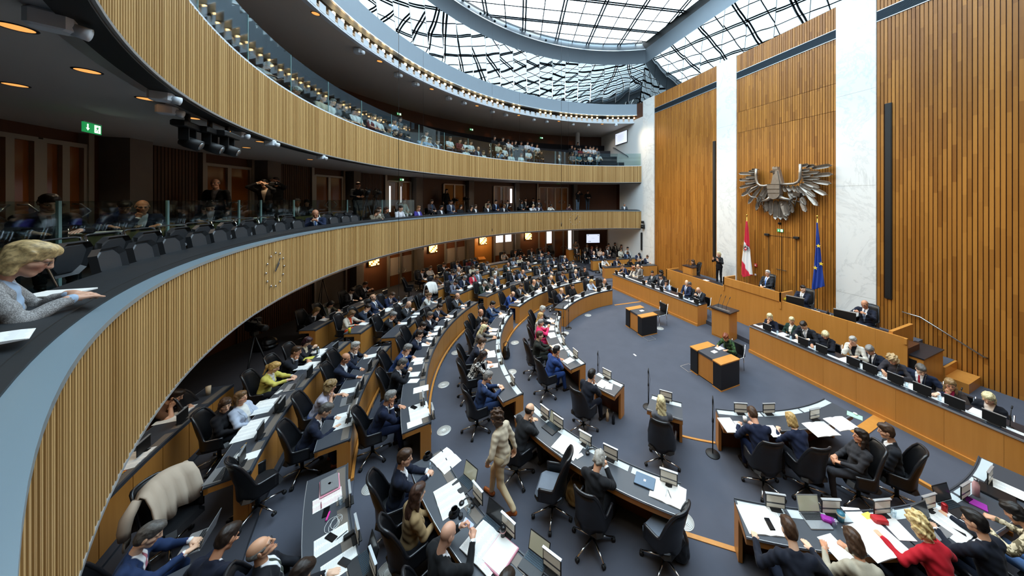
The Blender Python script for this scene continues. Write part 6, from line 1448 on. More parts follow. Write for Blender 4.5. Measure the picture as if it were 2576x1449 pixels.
# ------------------------------------------------------------------ lower gallery: visitors, press, chairs
def gal1(u, d, R=12.15, zf=3.8, pose='lap', off=0, ch=True, grp=None, **k):
    x, y, _ = atR(u, R); a = ang(x, y); p = pol(R + .12, a); person(p.x, p.y, zf, a + 180 + off, d, pose, lod=k.pop('lod', 1), group=grp, **k)
    if ch and pose not in STANDS: c = pol(R + .14, a); put('gallery_chair', GSEAT, None, (c.x, c.y, zf), rad(a + 180 + off), label='gallery chair of the ' + d, cat='chair', group='chairs of the lower gallery')
for q in [
 (943, 'brown-haired woman in beige jacket, cheek on hand', 'face', dict(top='8d8371', shirt='8d8371', hair='bob', hc='b', fem=True, off=-20)), (957, 'brown-haired woman beside cheek-resting beige woman', 'lap', dict(top='6f6a60', shirt='c9c4b8', hair='bob', hc='b', fem=True, off=-20)),
 (974, 'woman with long dark curls and black top', 'lap', dict(top='1a191b', shirt='1a191b', hair='long', hc='4a3022', fem=True)), (1009, 'dark-haired man in white shirt on the lower gallery', 'lap', dict(top='dfe0e6', shirt='dfe0e6', hair='short', hc='d')),
 (1017, 'ginger man in white shirt perched higher', 'lap', dict(R=13.3, zf=4.12, top='d8d6d2', shirt='d8d6d2', hair='short', hc='o')), (1054, 'long blonde woman in purple jacket', 'lap', dict(top='4a3f9a', shirt='b9c4e4', hair='long', hc='9a6a42', fem=True)),
 (1087, 'dark-haired woman in grey top and scarf', 'lap', dict(R=13.2, zf=4.12, top='57525a', shirt='3c5a78', hair='long', hc='d', fem=True)), (1111, 'dark-bobbed woman in black coat on lower gallery', 'lap', dict(top='22232a', hair='bob', hc='k', fem=True)),
 (1135, 'bearded man in blue-grey jacket and white shirt', 'lap', dict(R=13.0, zf=4.05, top='4c5a74', hair='short', hc='d', beard=.5)), (1160, 'woman in sleeveless black top', 'lap', dict(top='121316', shirt='121316', hair='bob', hc='d', fem=True, bare=True)),
 (1182, 'woman in black with glasses on lower gallery', 'chin', dict(top='151417', shirt='151417', hair='bob', hc='d', fem=True)), (1197, 'woman with open white collar on lower gallery', 'lap', dict(top='17171b', hair='bob', hc='b', fem=True)),
 (1228, 'person in black with white collar beside tie man', 'lap', dict(top='1d1d22', hair='short', hc='d')), (1229, 'woman in camouflage blouse behind gallery rail', 'lap', dict(R=13.3, zf=4.12, top='8a8070', shirt='8a8070', mat='suit_camo', hair='bob', hc='d', fem=True)),
 (1248, 'man in navy suit with bright blue tie on gallery', 'lap', dict(R=12.9, zf=4.05, top='1a2136', tie='3b7fd0', hair='short', hc='k')), (1267, 'fair man looking down beside blue tie man', 'read', dict(top='23262d', hair='short', hc='l')),
 (1274, 'man in dark suit leaning sideways on gallery', 'face', dict(R=13.2, zf=4.12, top='202127', hair='short', hc='b')), (1313, 'long-haired woman in grey coat before columns', 'lap', dict(R=12.9, zf=4.05, top='25272b', shirt='7e8890', hair='long', hc='k', fem=True)),
 (1323, 'man in dark suit at the gallery back, first', 'lap', dict(R=14.0, zf=4.2, top='1a1a1e', hair='short', hc='d')), (1342, 'man in dark suit at the gallery back, second', 'lap', dict(R=14.0, zf=4.2, top='17181d', hair='short', hc='d')),
 (1338, 'white-haired person holding head in both hands', 'face', dict(top='d9d9dc', shirt='d9d9dc', hair='short', hc='d8b48a')), (1355, 'man with glasses in purple-grey jacket reading', 'read', dict(top='3b3748', hair='short', hc='b', specs=True)),
 (1356, 'dark-haired man behind purple-grey reader', 'lap', dict(R=13.3, zf=4.12, top='33302f', hair='short', hc='d')), (1385, 'woman in white with papers on lower gallery', 'read', dict(top='dcd6cc', shirt='dcd6cc', hair='bob', hc='d', fem=True)),
 (1430, 'woman in plum top, hand to cheek', 'face', dict(top='4a3038', shirt='4a3038', hair='bob', hc='d', fem=True)), (1571, 'grey-haired man alone near the white wall end', 'lap', dict(top='50565c', hair='short', hc='g')),
 (806, 'bald man in navy suit typing on phone at gallery rail', 'phone', dict(top='1c2946', tie='5a7ab0', hair='fringe', hc='d', off=-62, skin='c98f6d')), (757, 'grey-haired man in dark suit behind bald phone man', 'lap', dict(R=13.7, zf=4.12, top='25201e', tie='807468', hair='short', hc='g', off=-50, specs=True)), (780, 'dark-haired woman beside grey-haired gallery man', 'lap', dict(R=14.0, zf=4.12, top='121317', shirt='121317', hair='bob', hc='k', fem=True, off=-50)),
]: gal1(q[0], q[1], pose=q[2], **q[3])
def gstand(u, v, R, d, pose, off=0, **k):
    x, y, dd = atR(u, R); a = ang(x, y); zh = CZ - (v - V0) * dd / FP; P = proto(pose, k.get('fem', False), 1); person(x, y, max(zh - P['hd'][2], 4.12), a + 180 + off, d, pose, lod=1, **k)
gstand(1122, 480, 14.0, 'woman in black dress standing by the tripods', 'stand', top='0f1012', shirt='0f1012', legs='0f1012', hair='long', hc='k', fem=True)
gstand(899, 466, 13.2, 'camera operator in dark shirt behind television cameras', 'hold', top='1d2026', shirt='1d2026', hair='short', hc='b', off=-30)
gstand(1453, 483, 13.2, 'camera operator in black jacket and jeans standing', 'shoot', off=20, top='141518', shirt='141518', legs='5f7286', hair='short', hc='k')
gstand(1478, 483, 13.6, 'person in dark jacket standing near gallery end', 'hold', top='1a1c1e', shirt='1a1c1e', legs='3a4450', hair='short', hc='k')
gstand(545, 462, 14.0, 'bald man in black suit standing at glass door', 'stand', top='0d0e10', shirt='8a8d94', hair='fringe', hc='s', off=-75)
gstand(668, 462, 13.7, 'photographer in grey jacket aiming a camera', 'shoot', top='1d1d1f', shirt='c9b7a0', hair='short', hc='k', off=-65)
gstand(696, 456, 14.0, 'second photographer in black raising both arms', 'shoot', top='0e0f12', shirt='0e0f12', hair='short', hc='d', off=-60)
def gtab(u, R, zf, d, pose, off, **k):
    x, y, _ = atR(u, R); a = ang(x, y); person(x, y, zf, a + 180 + off, d, pose, lod=0, **k)
    put('press_chair', GSEAT, None, (x, y, zf), rad(a + 180 + off), label='dark chair of the ' + d, cat='chair', group='chairs at the press table')
gtab(112, 13.36, 4.18, 'dark-haired man in black suit behind near glass panel', 'read', -48, top='0b0c0e', shirt='8c8f98', tie='1a1a1e', hair='short', hc='d', pitch=-16)
gtab(352, 13.6, 4.12, 'bald older man in navy, fists at his mouth', 'chin', -50, top='141c33', hair='fringe', hc='g')
gtab(530, 13.6, 4.12, 'woman with glasses in dark grey suit at press table', 'read', -55, top='1c1d21', shirt='b9a9a9', hair='bun', hc='k', fem=True, specs=True, legs='1a1a1d')
gtab(310, 13.9, 4.12, 'reading person with dark hair behind the bald man', 'read', -50, top='1d2140', shirt='8088b8', hair='short', hc='k')
tb = tag(MB().arc(12.99, 13.26, 4.84, 4.87, 62, 128, 50).build('press_table', MATS['black_gloss']), 'long curved dark press table behind the glass barrier', 'table')
MB().arc(12.99, 13.02, 4.70, 4.84, 62, 128, 50).build('apron', M('apron_oak', '6b5a35', .5), tb)
for a in range(64, 128, 9): MB().arc(13.08, 13.36, 4.12, 4.84, a, a + .2, 1).build('support', MATS['black'], tb); MB().tube([pol(13.04, a + 1.5, 4.14), pol(13.02, a + .2, 4.86)], .012, 6).build('brass_rod', MATS['brass'], tb)
for i, (u, d, k) in enumerate(((215, 'crumpled white papers on the press table', 1), (260, 'raised sheet on the press table', 0), (420, 'white pad on the press table before the bald man', 0), (560, 'papers on the press table before glasses woman', 1), (640, 'paper fan on the press table by the photographers', 1))):
    x, y, _ = atR(u, 13.13); paper(x, y, 4.872, ang(x, y) + 20 * i, d, k, 1.3)
# the woman close to the camera and her neighbour
xw, yw = at(72, 652, 4.97); aw = ang(xw, yw)
P = proto('tucked', True, 0); hw = P['hd']; fw = rad(-58); xw, yw = at(72, 652, 3.86 + hw[2])
pw = Vector((xw - hw[0] * math.cos(fw) + hw[1] * math.sin(fw), yw - hw[0] * math.sin(fw) - hw[1] * math.cos(fw), 0))
person(pw.x, pw.y, 3.86, -58, 'blonde woman in grey tweed jacket and glasses at the near ledge', 'tucked', top='6f6c6b', shirt='9fb4cc', mat='suit_tweed', hair='bob', hc='d0b27c', fem=True, specs=True, lod=0, skin='c99a80')
put('gallery_chair', GSEAT, None, (pw.x, pw.y, 3.86), rad(-58), label='gallery chair of the tweed-jacketed blonde woman', cat='chair')
p2 = pol(11.98, aw + 8.5); paper(*pol(11.80, aw - 2.2)[:2], 4.62, aw + 150, 'white papers under the tweed-jacketed woman\'s hands', 1)
paper(*pol(11.75, aw + 4.2)[:2], 4.62, aw + 100, 'open magazine on the near gallery ledge', 'book', .8)
def gchair(a, R, z, d): p = pol(R, a, z); put('gallery_chair', GCH, None, p, rad(a + 180 - 8), label=d, cat='chair', group='empty gallery chairs along the ledge')
mb = MB(); R_ = Matrix.Translation((0, -.2, .80)) @ Matrix.Rotation(-.2, 4, 'X')
mb.rbox((0, -.2, .785), (.40, .38, .05), .07, 0, Matrix.Rotation(PI / 2 - .2, 4, 'X')); mb.rbox((.05, .10, .72), (.38, .34, .04), .07, 0, Matrix.Rotation(PI / 2 + .15, 4, 'X'))
for s in (-1, 1): mb.tube([(s * .235, -.245, 1.0), (s * .235, -.20, .80), (s * .235, -.1, .45), (s * .235, .1, .02)], .012, 6, 1); mb.tube([(s * .235, -.1, .45), (s * .235, -.25, .02)], .012, 6, 1)
mb.tube([(-.235, -.245, 1.0), (-.18, -.25, 1.012), (.18, -.25, 1.012), (.235, -.245, 1.0)], .011, 6, 0)
GCH = mb.mesh('gallery_chair', [M('gallery_leather', '34373b', .4), MATS['chrome']])
for u in (255, 345, 420, 490, 545, 600, 650, 700, 745, 790, 838, 868, 890):
    if u == 790: continue
    a = ua(u, 12.05); gchair(a, 12.08, 3.95, 'empty black folding chair with chrome frame along the gallery ledge')
# television cameras, tripods
def tvcam(u, R, zf, h, off, d, s=1.):
    x, y, _ = atR(u, R); a = ang(x, y); o = empty('television_camera', (x, y, zf), rad(a + 180 + off), label=d, cat='camera', group='television cameras of the galleries'); o.scale = (s,) * 3
    for k in range(3):
        t = rad(120 * k + 30); MB().tube([(0, 0, h - .12), (.38 * math.cos(t), .38 * math.sin(t), 0)], .016, 6).build('tripod_leg', MATS['black'], o)
    MB().rbox((0, 0, h - .06), (.12, .12, .12), .02).build('tripod_head', MATS['black'], o); MB().rbox((0, -.05, h + .10), (.14, .42, .22), .03).build('camera_body', MATS['black'], o)
    l = MB().lathe([(0, 0), (.075, 0), (.08, .22), (.07, .26), (0, .26)], 14, (0, .16, h + .10), mat=Matrix.Rotation(-PI / 2, 4, 'X')).build('lens', MATS['black'], o)
    MB().rbox((-.12, -.1, h + .20), (.10, .12, .10), .01).build('viewfinder', MATS['black'], o); MB().tube([(0, -.2, h - .05), (-.1, -.55, h - .12)], .012, 6).build('pan_bar', MATS['black'], o); MB().tube([(0, -.15, h + .21), (0, -.08, h + .28), (0, .1, h + .28), (0, .14, h + .21)], .012, 6).build('handle', MATS['black'], o)
tvcam(922, 12.7, 3.85, 1.75, -40, 'television camera on tripod, first before the dark-shirted operator'); tvcam(946, 12.9, 3.85, 1.75, -25, 'television camera on tripod, second, beside the frosted gallery doors')
tvcam(1143, 13.9, 4.12, 1.35, 0, 'thin camera tripod beside the standing woman in black', .85); tvcam(1171, 14.0, 4.12, 1.45, 10, 'slim tripod with small light by the gallery column', .85)
tvcam(640, 12.9, .22, 1.5, -30, 'large broadcast camera under the gallery edge by the dark wall', 1.1); tvcam(812, 14.6, .22, 1.9, -30, 'broadcast camera with blue display under the gallery', 1.)
for nm, u, v, R, d in (('photo_camera', 686, 462, 13.45, 'black photo camera held by the first photographer'),):
    x, y, dd = atR(u, R); z = CZ - (v - V0) * dd / FP; o = tag(MB().rbox((x, y, z), (.15, .09, .11), .02).build(nm, MATS['black']), d, 'camera'); MB().lathe([(0, 0), (.045, 0), (.05, .14), (0, .14)], 12, (x + .02, y, z), mat=Matrix.Rotation(PI / 2, 4, 'Y')).build('lens', MATS['black_gloss'], o)
# moving spotlights on rods under the upper gallery
for u, v, d in ((472, 345, 'first black moving-head spotlight under the near ceiling'), (528, 358, 'middle black moving-head spotlight under the near ceiling'), (572, 366, 'third black moving-head spotlight, nearest the wall slats')):
    x, y = at(u, v - 8, 6.38); o = empty('spotlight', (x, y, 6.7), rad(ang(x, y)), label=d, cat='lamp', group='moving-head spotlights')
    MB().lathe([(.03, -.16), (.03, 0)], 8).build('rod', MATS['black'], o); MB().rbox((0, 0, -.20), (.50, .16, .09), .02).build('base_box', MATS['black'], o)
    for s in (-1, 1): MB().box((s * .10 - .012, -.05, -.42), (s * .10 + .012, .05, -.22)).build('yoke_arm', MATS['black'], o)
    MB().lathe([(0, 0), (.07, 0), (.085, .06), (.085, .20), (0, .20)], 14, (0, .06, -.42), mat=Matrix.Rotation(PI * .62, 4, 'X')).build('lamp_head', MATS['black'], o); MB().lathe([(0, .205), (.06, .205), (.06, .21), (0, .21)], 14, (0, .06, -.42), mat=Matrix.Rotation(PI * .62, 4, 'X')).build('lens', MATS['steel'], o)
# white projector-like speakers and downlights on the ceilings
def ceil_at(u, v, z): return at(u, v, z)
DLM = [MB().lathe([(.0, -.004), (.075, -.004), (.075, 0), (0, 0)], 18).mesh('lens', MATS['lamp_dim']), MB().lathe([(.074, -.006), (.088, -.006), (.09, 0), (.074, 0)], 18).mesh('downlight', MATS['black'])]
def downlight(u, v, z, d, s=1., g='recessed downlights of the lower gallery ceiling'):
    x, y = at(u, v, z); o = put('downlight', DLM[1], None, (x, y, z), label=d, cat='lamp', group=g); o.scale = (s,) * 3; put('lens', DLM[0], o)
nd = 'round recessed warm downlight in the grey lower gallery ceiling'
for u, v in ((40, 68), (220, 178), (38, 213), (368, 248), (485, 297), (575, 330), (655, 356), (730, 372), (780, 401), (620, 371), (980, 451), (1008, 446)): downlight(u, v, 6.70, nd)
for u, v in ((794, 34), (955, 154), (1086, 224), (1200, 266), (1305, 290), (1406, 305), (1515, 312)): downlight(u, v, 11.44, 'round recessed warm downlight in the upper gallery ceiling', 1.4, 'downlights of the upper ceiling')
SPK = MB().rbox((0, 0, -.10), (.16, .22, .16), .03).mesh('ceiling_speaker', MATS['white_plate']); SPB = MB().lathe([(.02, -.05), (.02, 0)], 8).mesh('bracket', MATS['white_plate']); SPL = MB().lathe([(0, 0), (.055, 0), (.06, .08), (0, .08)], 12, (0, .10, -.13), mat=Matrix.Rotation(-PI * .58, 4, 'X')).mesh('horn', MATS['white_plate'])
for z, g, pts, s in ((6.70, 'small white loudspeakers under the lower ceiling', ((128, 60), (405, 245), (600, 340), (680, 362), (808, 397), (420, 280)), .8), (11.46, 'small white loudspeakers under the upper ceiling', ((901, 127), (1000, 187), (1044, 210), (1128, 246), (1166, 258), (1238, 280), (1272, 288), (1342, 300), (1375, 305), (1441, 312), (1480, 314), (1550, 314)), 1.3)):
    for u, v in pts:
        x, y = at(u, v, z - .1); o = put('ceiling_speaker', SPK, None, (x, y, z), rad(ang(x, y) + 180), label='small white loudspeaker hanging under the %s gallery ceiling' % ('near lower' if z < 8 else 'upper'), cat='loudspeaker', group=g); o.scale = (s,) * 3; put('bracket', SPB, o); put('horn', SPL, o)
# exit signs
def xs(u, v, R, d, s=.7):
    x, y, dd = atR(u, R); exit_sign((x, y, CZ - (v - V0) * dd / FP), ang(x, y), d, s)
xs(231, 323, 12.9, 'green exit sign with arrow and running man under the near ceiling', .72)
xs(1004, 287, 16.7, 'green exit sign on upper back wall, nearest the lamps reflection'); xs(1186, 326, 16.7, 'green exit sign on upper back wall, middle one'); xs(1362, 347, 16.7, 'green exit sign on upper back wall, near the white column')
xs(1011, 452, 14.3, 'green exit sign above frosted lower gallery doors', .6); xs(1404, 461, 14.2, 'pale exit sign above the far gallery doors', .6)
# sconces
for i, (u, v) in enumerate(((940, 655), (1089, 624), (1215, 605), (1329, 594))):
    x, y, dd = atR(u, 15.9); z = CZ - (v - V0) * dd / FP; o = empty('wall_sconce', (x, y, z), rad(ang(x, y)), label='square glowing patterned wall sconce, %s' % ('half hidden by the gallery edge', 'second from the gallery edge', 'above the niche desk', 'farthest, beside the bright doorway')[i], cat='lamp', group='glowing wall sconces')
    for r_ in range(6):
        for c_ in range(6):
            if (r_ * 5 + c_ * 3) % 4: MB().box((-.28 + c_ * .095, -.06, -.28 + r_ * .095), (-.28 + c_ * .095 + .082, -.045 + .01 * ((r_ + c_) % 2), -.28 + r_ * .095 + .06)).build('tile', MATS['sconce_glow'], o)
    MB().box((-.3, -.045, -.3), (.3, .0, .3)).build('back_plate', MATS['brass'], o)
    l = bpy.data.lights.new('sconce', 'POINT'); l.energy = 30; l.color = (1, .68, .35); l.shadow_soft_size = .2; lo = bpy.data.objects.new('sconce', l); COL.objects.link(lo); p = pol(15.4, ang(x, y), z); lo.location = p
# screens
M('screen_line', '7e88a8', .5)
def wallscreen(p, w, h, face, d):
    o = empty('wall_screen', p, rad(face), label=d, cat='screen'); MB().rbox((0, 0, 0), (w + .05, .05, h + .05), .01).build('housing', MATS['black'], o); s = MB().box((-w / 2, -.03, -h / 2), (w / 2, -.0255, h / 2)).build('display', MATS['screen_white'], o); return o
a0, a1 = ua(1509, 15.9), ua(1474, 15.9); pc = pol(15.85, (a0 + a1) / 2, 1.80); o = wallscreen(pc, 1.22, .78, (a0 + a1) / 2, 'white wall screen with small corner emblems below the lower gallery')
MB().box((-.12, -.032, .02), (.12, -.0305, .03)).build('text_line', MATS['screen_line'], o)
for x_, z_ in ((-.5, .28), (.45, .26), (-.42, -.27), (-.3, -.3)): MB().box((x_, -.032, z_), (x_ + .08, -.0305, z_ + .05)).build('emblem', MATS['screen_line'], o)
o = wallscreen((WX - .12, 12.45, 10.62), 1.72, .95, -90, 'wide white screen with lines of text on the upper white wall')
for i in range(6): MB().box((-.5, -.032, .25 - i * .1), (.5 - .2 * (i % 2), -.0305, .262 - i * .1)).build('text_line', MATS['screen_line'], o)
for i in range(1): MB().box((-.78, -.032, .34), (-.70, -.0305, .40)).build('emblem', MATS['screen_line'], o)
hr2 = tag(MB().tube([(WX - .15, 13.7, 9.97), (WX - .15, 13.4, 9.9), (WX - .15, 11.5, 8.95), (WX - .15, 11.4, 8.85)], .03, 8).build('handrail', MATS['dark_steel']), 'dark sloping handrail on the white wall of the upper gallery', 'handrail')
for y_, z_ in ((13.2, 9.8), (12.4, 9.4), (11.7, 9.05)): MB().tube([(WX - .06, y_, z_), (WX - .15, y_, z_)], .014, 6).build('bracket', MATS['dark_steel'], hr2)
# ------------------------------------------------------------------ upper gallery visitors
RU = (12.32, 13.0, 14.0, 15.0); ZU = (7.2, 7.85, 8.5, 9.15)
UP = []
LOOK = {'w': ('white shirt', 'dfe0e2'), 'l': ('light blue shirt', '9fb6d6'), 'k': ('black top', '16171a'), 'g': ('grey top', '6d7178'), 'r': ('dark red shirt', '6a2228'), 'd': ('dark blue top', '2b3550'), 't': ('teal top', '2f6470'), 'c': ('cream top', 'cfc4b0')}
def gal2(u, v, c, hair='short', hc='d', fem=False, pose='lap', d=None, beard=0, off=0, hand=None):
    best = None
    for r, z in zip(RU, ZU):
        x, y, dd = atR(u, r); vv = V0 - FP * (z + 1.2 - CZ) / dd; s = abs(vv - v)
        if best is None or s < best[0]: best = (s, r, z)
    s, r, z = best; x, y, dd = atR(u, r); a = ang(x, y); zf = CZ - (v - V0) * dd / FP - 1.2; zf = min(max(zf, z), z + .25)
    lk = LOOK[c]; row = RU.index(r)
    hn = {'fringe': 'balding', 'bald': 'bald', 'long': 'long-haired', 'bob': 'bob-haired', 'short': 'short-haired', 'curly': 'curly-haired', 'tail': 'ponytailed', 'bun': 'bun-haired', 'wavy': 'wavy-haired'}[hair]
    hcn = {'k': 'black', 'd': 'dark', 'b': 'brown', 'l': 'fair', 'y': 'blond', 'g': 'grey', 'w': 'white', 's': 'grey', 'r': 'reddish', 'a': 'grey', 'p': 'blond', 'o': 'ginger'}[hc]
    lab = d or '%s visitor in %s, %s hair, %s row of the upper gallery' % (hn, lk[0], hcn, ('front', 'second', 'third', 'top')[row])
    person(x, y, zf, a + 180 + off, lab, pose, lod=2, top=lk[1], shirt=lk[1] if c != 'd' else 'cfd3da', hair=hair, hc=hc, fem=fem, beard=beard, bare=(c in 'wlt'), legs='2b3040', group=None if d else lab)
    UP.append((u, r, z)); put('gallery_chair', GSEAT, None, (x, y, zf - .02), rad(a + 180 + off), label='dark upper gallery chair under the ' + ('visitor in ' + lk[0] + ' %s row' % ('front', 'second', 'third', 'top')[row]), cat='chair', group='chairs under upper gallery visitors in %s %s row' % (lk[0], row))
for q in [(655, 160, 'w', 'short', 'w', 0, 'read', 'white-haired person bowed at the nearest upper glass'), (723, 222, 'w', 'short', 'a', 0, 'read', 'grey-haired person in white at upper glass'), (806, 249, 'c', 'short', 'b', 0, 'lap', 'man in cream jacket leaning on the upper rail'), (831, 257, 'w', 'short', 'g', 0, 'lap', 'grey man in white jacket next to cream jacket'),
 (847, 268, 'g'), (863, 272, 'k', 'short', 'd', 0, 'lap', 'man with lanyard in black waistcoat, upper gallery'), (885, 286, 'w', 'bob', 'd', 1), (895, 292, 'w', 'short', 'd'), (933, 306, 'r', 'short', 'k', 0, 'lap', 'man in dark red shirt on the upper gallery'), (936, 293, 'w', 'short', 'b'), (950, 300, 'w', 'short', 'd'), (988, 305, 'l', 'short', 'd'), (1003, 307, 'g', 'short', 'd'), (1015, 318, 'k', 'short', 'd'), (975, 325, 'g', 'short', 'b'), (990, 332, 'k'), (1003, 334, 'k', 'bob', 'd', 1),
 (1052, 345, 'l', 'short', 'b', 0, 'face', 'man in pale blue shirt leaning down at upper glass'), (1073, 350, 'l', 'short', 'l', 0, 'read', 'second pale blue shirted man beside glass post'), (1070, 338, 'w', 'short', 'k', 0, 'lap', 'person with white cap behind pale blue shirts'), (1098, 356, 'd', 'short', 'd', 0, 'lap', 'man with glasses and red lanyard at upper glass'), (1130, 355, 'w', 'short', 's', 0, 'lap', 'grey man in pale shirt with papers, upper glass'),
 (1155, 364, 'r', 'short', 'd', 0, 'lap', 'person in burgundy beside white tops, upper glass'), (1168, 364, 'w', 'bob', 'd', 1), (1183, 363, 'w', 'short', 'd'), (1172, 376, 'w', 'short', 'd'), (1201, 374, 'd', 'bald', 'd', 0, 'lap', 'bald man in blue with lanyard, upper front row'), (1230, 378, 'k', 'long', 'd', 1, 'lap', 'long-haired woman in black, upper front row'), (1214, 384, 'w', 'short', 'l'),
 (1253, 380, 'l', 'short', 'l', 0, 'face', 'fair-haired person in blue hugging knees, upper front'), (1268, 374, 'w', 'short', 'b', 0, 'lap', 'man in white tee and jeans, upper gallery'), (1253, 363, 'c', 'short', 'd'), (1243, 347, 'k'), (1264, 350, 'k', 'short', 'd'), (1277, 355, 'w', 'curly', 'k'), (1277, 364, 'w'), (1287, 365, 'w', 'short', 'b'), (1285, 388, 'w', 'short', 'k', 0, 'lap', 'man in white tee, arm on neighbour, upper front'), (1310, 389, 'w', 'long', 'r', 1, 'lap', 'red-haired woman in white, upper front row'), (1329, 387, 'w', 'short', 'k', 0, 'lap', 'black-bearded man in white shirt, upper front'), (1296, 358, 'k'), (1310, 360, 'g'), (1326, 360, 'w', 'short', 'd'), (1337, 364, 'l'), (1350, 372, 'w', 'short', 'b'), (1348, 385, 'k', 'long', 'k', 1, 'cross', 'dark long-haired woman, arms folded, upper front'), (1361, 384, 'k', 'long', 'd', 1, 'lap', 'second dark long-haired woman, upper front'),
 (1438, 369, 'k'), (1453, 367, 'k', 'long', 'k', 1), (1445, 380, 'g', 'short', 'd'), (1459, 378, 'r', 'bob', 'd', 1), (1473, 370, 'w'), (1484, 370, 'w', 'bob', 'd', 1), (1492, 372, 'w'), (1473, 379, 'k', 'bob', 'k', 1), (1488, 378, 'g'), (1501, 379, 'g', 'short', 'd'), (1456, 391, 't', 'bob', 'd', 1, 'lap', 'woman in teal top, upper front row far end'), (1470, 389, 'k'), (1484, 389, 'w', 'bob', 'd', 1), (1504, 388, 'w', 'short', 'd', 0, 'face', 'young man in white, hand at face, upper far end'), (1440, 390, 'g', 'short', 'd')]:
    q = list(q) + [None] * (8 - len(q)); gal2(q[0], q[1], q[2], q[3] or 'short', q[4] or 'd', bool(q[5]), q[6] or 'lap', q[7], .9 if q[7] and 'bearded' in q[7] else 0)
x, y, dd = atR(1406, 13.0); zh = CZ - (372 - V0) * dd / FP; person(x, y, 7.2, ang(x, y) + 180, 'usher in black suit standing on the upper gallery aisle', 'stand', lod=1, top='111216', tie='111216', hair='fringe', hc='d')
for u in (1098, 1112, 1126, 1141, 1156, 1170, 1186):
    x, y, dd = atR(u, 14.0); put('gallery_chair', GSEAT, None, (x, y, 8.5), rad(ang(x, y) + 180), label='empty chrome-legged chair in the upper gallery rows', cat='chair', group='empty upper gallery chairs')
# step lights and steps at the far end of the upper gallery
ust = tag(MB().build('x', MATS['bench_oak']) if False else empty('gallery_steps', (4.6, 11.95, 7.2)), 'oak steps with glowing edge lights at the upper gallery far end', 'steps')
for k in range(5): MB().box((-.7, -.6 + k * .36, 0), (.7, -.24 + k * .36, .12 + k * .22)).build('step', MATS['bench_oak'], ust); MB().box((-.72, -.62 + k * .36, .06 + k * .22), (-.1, -.605 + k * .36, .10 + k * .22)).build('step_light', emit('step_glow', 'fff0c8', 3), ust)
# ------------------------------------------------------------------ things lying on the nearer desks (positions on the desk plane)
DT = {1: .755, 2: .755, 3: .795, 4: .855, 5: .935, 6: .975}
def dk(u, v, row): x, y = at(u, v, DT[row]); return x, y, DT[row] + .001, ang(x, y) + 180
def pp(u, v, row, d, kind=0, s=1., rz=0, dz=0.):
    x, y, z, a = dk(u, v, row); o = paper(x, y, z + dz, a + rz, d, kind, s); return o
def mm_(u, v, row, d, rz=0):
    x, y, z, a = dk(u, v, row); return monitor(x, y, z, a + rz, d)
def lp(u, v, row, d, rz=0, **k):
    x, y, z, a = dk(u, v, row); return laptop(x, y, z, a + rz, d, **k)
def can(u, v, row, name, d, prof, mat, cat, lid=None, n=16):
    x, y, z, a = dk(u, v, row); o = tag(MB().lathe(prof, n, (x, y, z)).build(name, MATS[mat]), d, cat)
    if lid: MB().lathe(lid[0], n, (x, y, z)).build(lid[2] if len(lid) > 2 else 'lid', MATS[lid[1]], o)
    return o
M('cup_black', '15171b', .3); M('coffee', 'b98d5a', .4); M('cup_white', 'e6e4df', .3); M('teal', '3f7f96', .4); M('pink', 'e0359a', .5); M('purple', '9a2a9a', .5); M('bottle_pink', 'd9a8a8', .35); M('bottle_beige', 'd8c3a2', .45); M('can_red', 'a01a20', .3, .4); M('case_red', 'b8242a', .5); M('bag_tan', '7a6238', .7, nscale=14); M('bag_black', '121214', .4, nscale=10, bmp=.3); M('cloth_beige', 'c2b09c', .85); M('cloth_white', 'e6e4de', .85); M('folder_cyan', 'a8d4e0', .6); M('cable_white', 'e2e2e0', .4); M('binder_pink', 'd98fa0', .5)
# bottom-centre desk, row three
pp(1133, 1253, 3, 'open booklet before the long-haired brunette in camel', 'book', 1.25, -8)
pp(1121, 1158, 3, 'white open binder standing by the smiling navy man', 'book', 1.1, 12)
lp(1165, 1222, 3, 'black laptop facing the long-haired brunette', 8); lp(1226, 1330, 3, 'dark laptop with lid towards the bald booklet reader', 4, scr='screen_off'); lp(1340, 1425, 3, 'laptop with bright page at the bottom centre desk edge', 2)
for u, v, d in ((1201, 1262, 'desk monitor beside the headphones'), (1278, 1345, 'desk monitor beside the black thermos'), (1388, 1440, 'desk monitor behind the bright laptop at the bottom')): mm_(u, v, 3, d)
can(1143, 1292, 3, 'coffee_cup', 'black cup of milky coffee on saucer beside brunette', [(.0, .0), (.075, .004), (.08, .012), (.03, .012), (.032, .02), (.048, .075), (.045, .075), (.03, .02)], 'cup_black', 'cup', ([(0, .066), (.044, .066)], 'coffee', 'coffee'))
can(1076, 1150, 3, 'coffee_cup', 'dark coffee cup before the smiling navy man', [(.0, .0), (.075, .004), (.08, .012), (.03, .012), (.032, .02), (.048, .075), (.045, .075), (.03, .02)], 'cup_black', 'cup', ([(0, .066), (.044, .066)], 'coffee', 'coffee'))
can(1266, 1352, 3, 'thermos_cup', 'black thermos cup with copper band', [(.0, 0), (.034, 0), (.038, .12), (.036, .15), (.0, .155)], 'cup_black', 'cup', ([(.0375, .085), (.0392, .088), (.0395, .10), (.038, .103)], 'bottle_pink', 'band'))
x, y, z, a = dk(1180, 1289, 3); wglass(x, y, z, 'water glass beside the black coffee cup'); x, y, z, a = dk(1084, 1180, 3); wglass(x, y, z, 'water glass behind the smiling navy man\'s hands')
x, y, z, a = dk(1159, 1299, 3); tag(MB().rbox((x, y, z + .015), (.06, .10, .03), .02).build('computer_mouse', MATS['cup_black']), 'black computer mouse by the coffee cup', 'mouse')
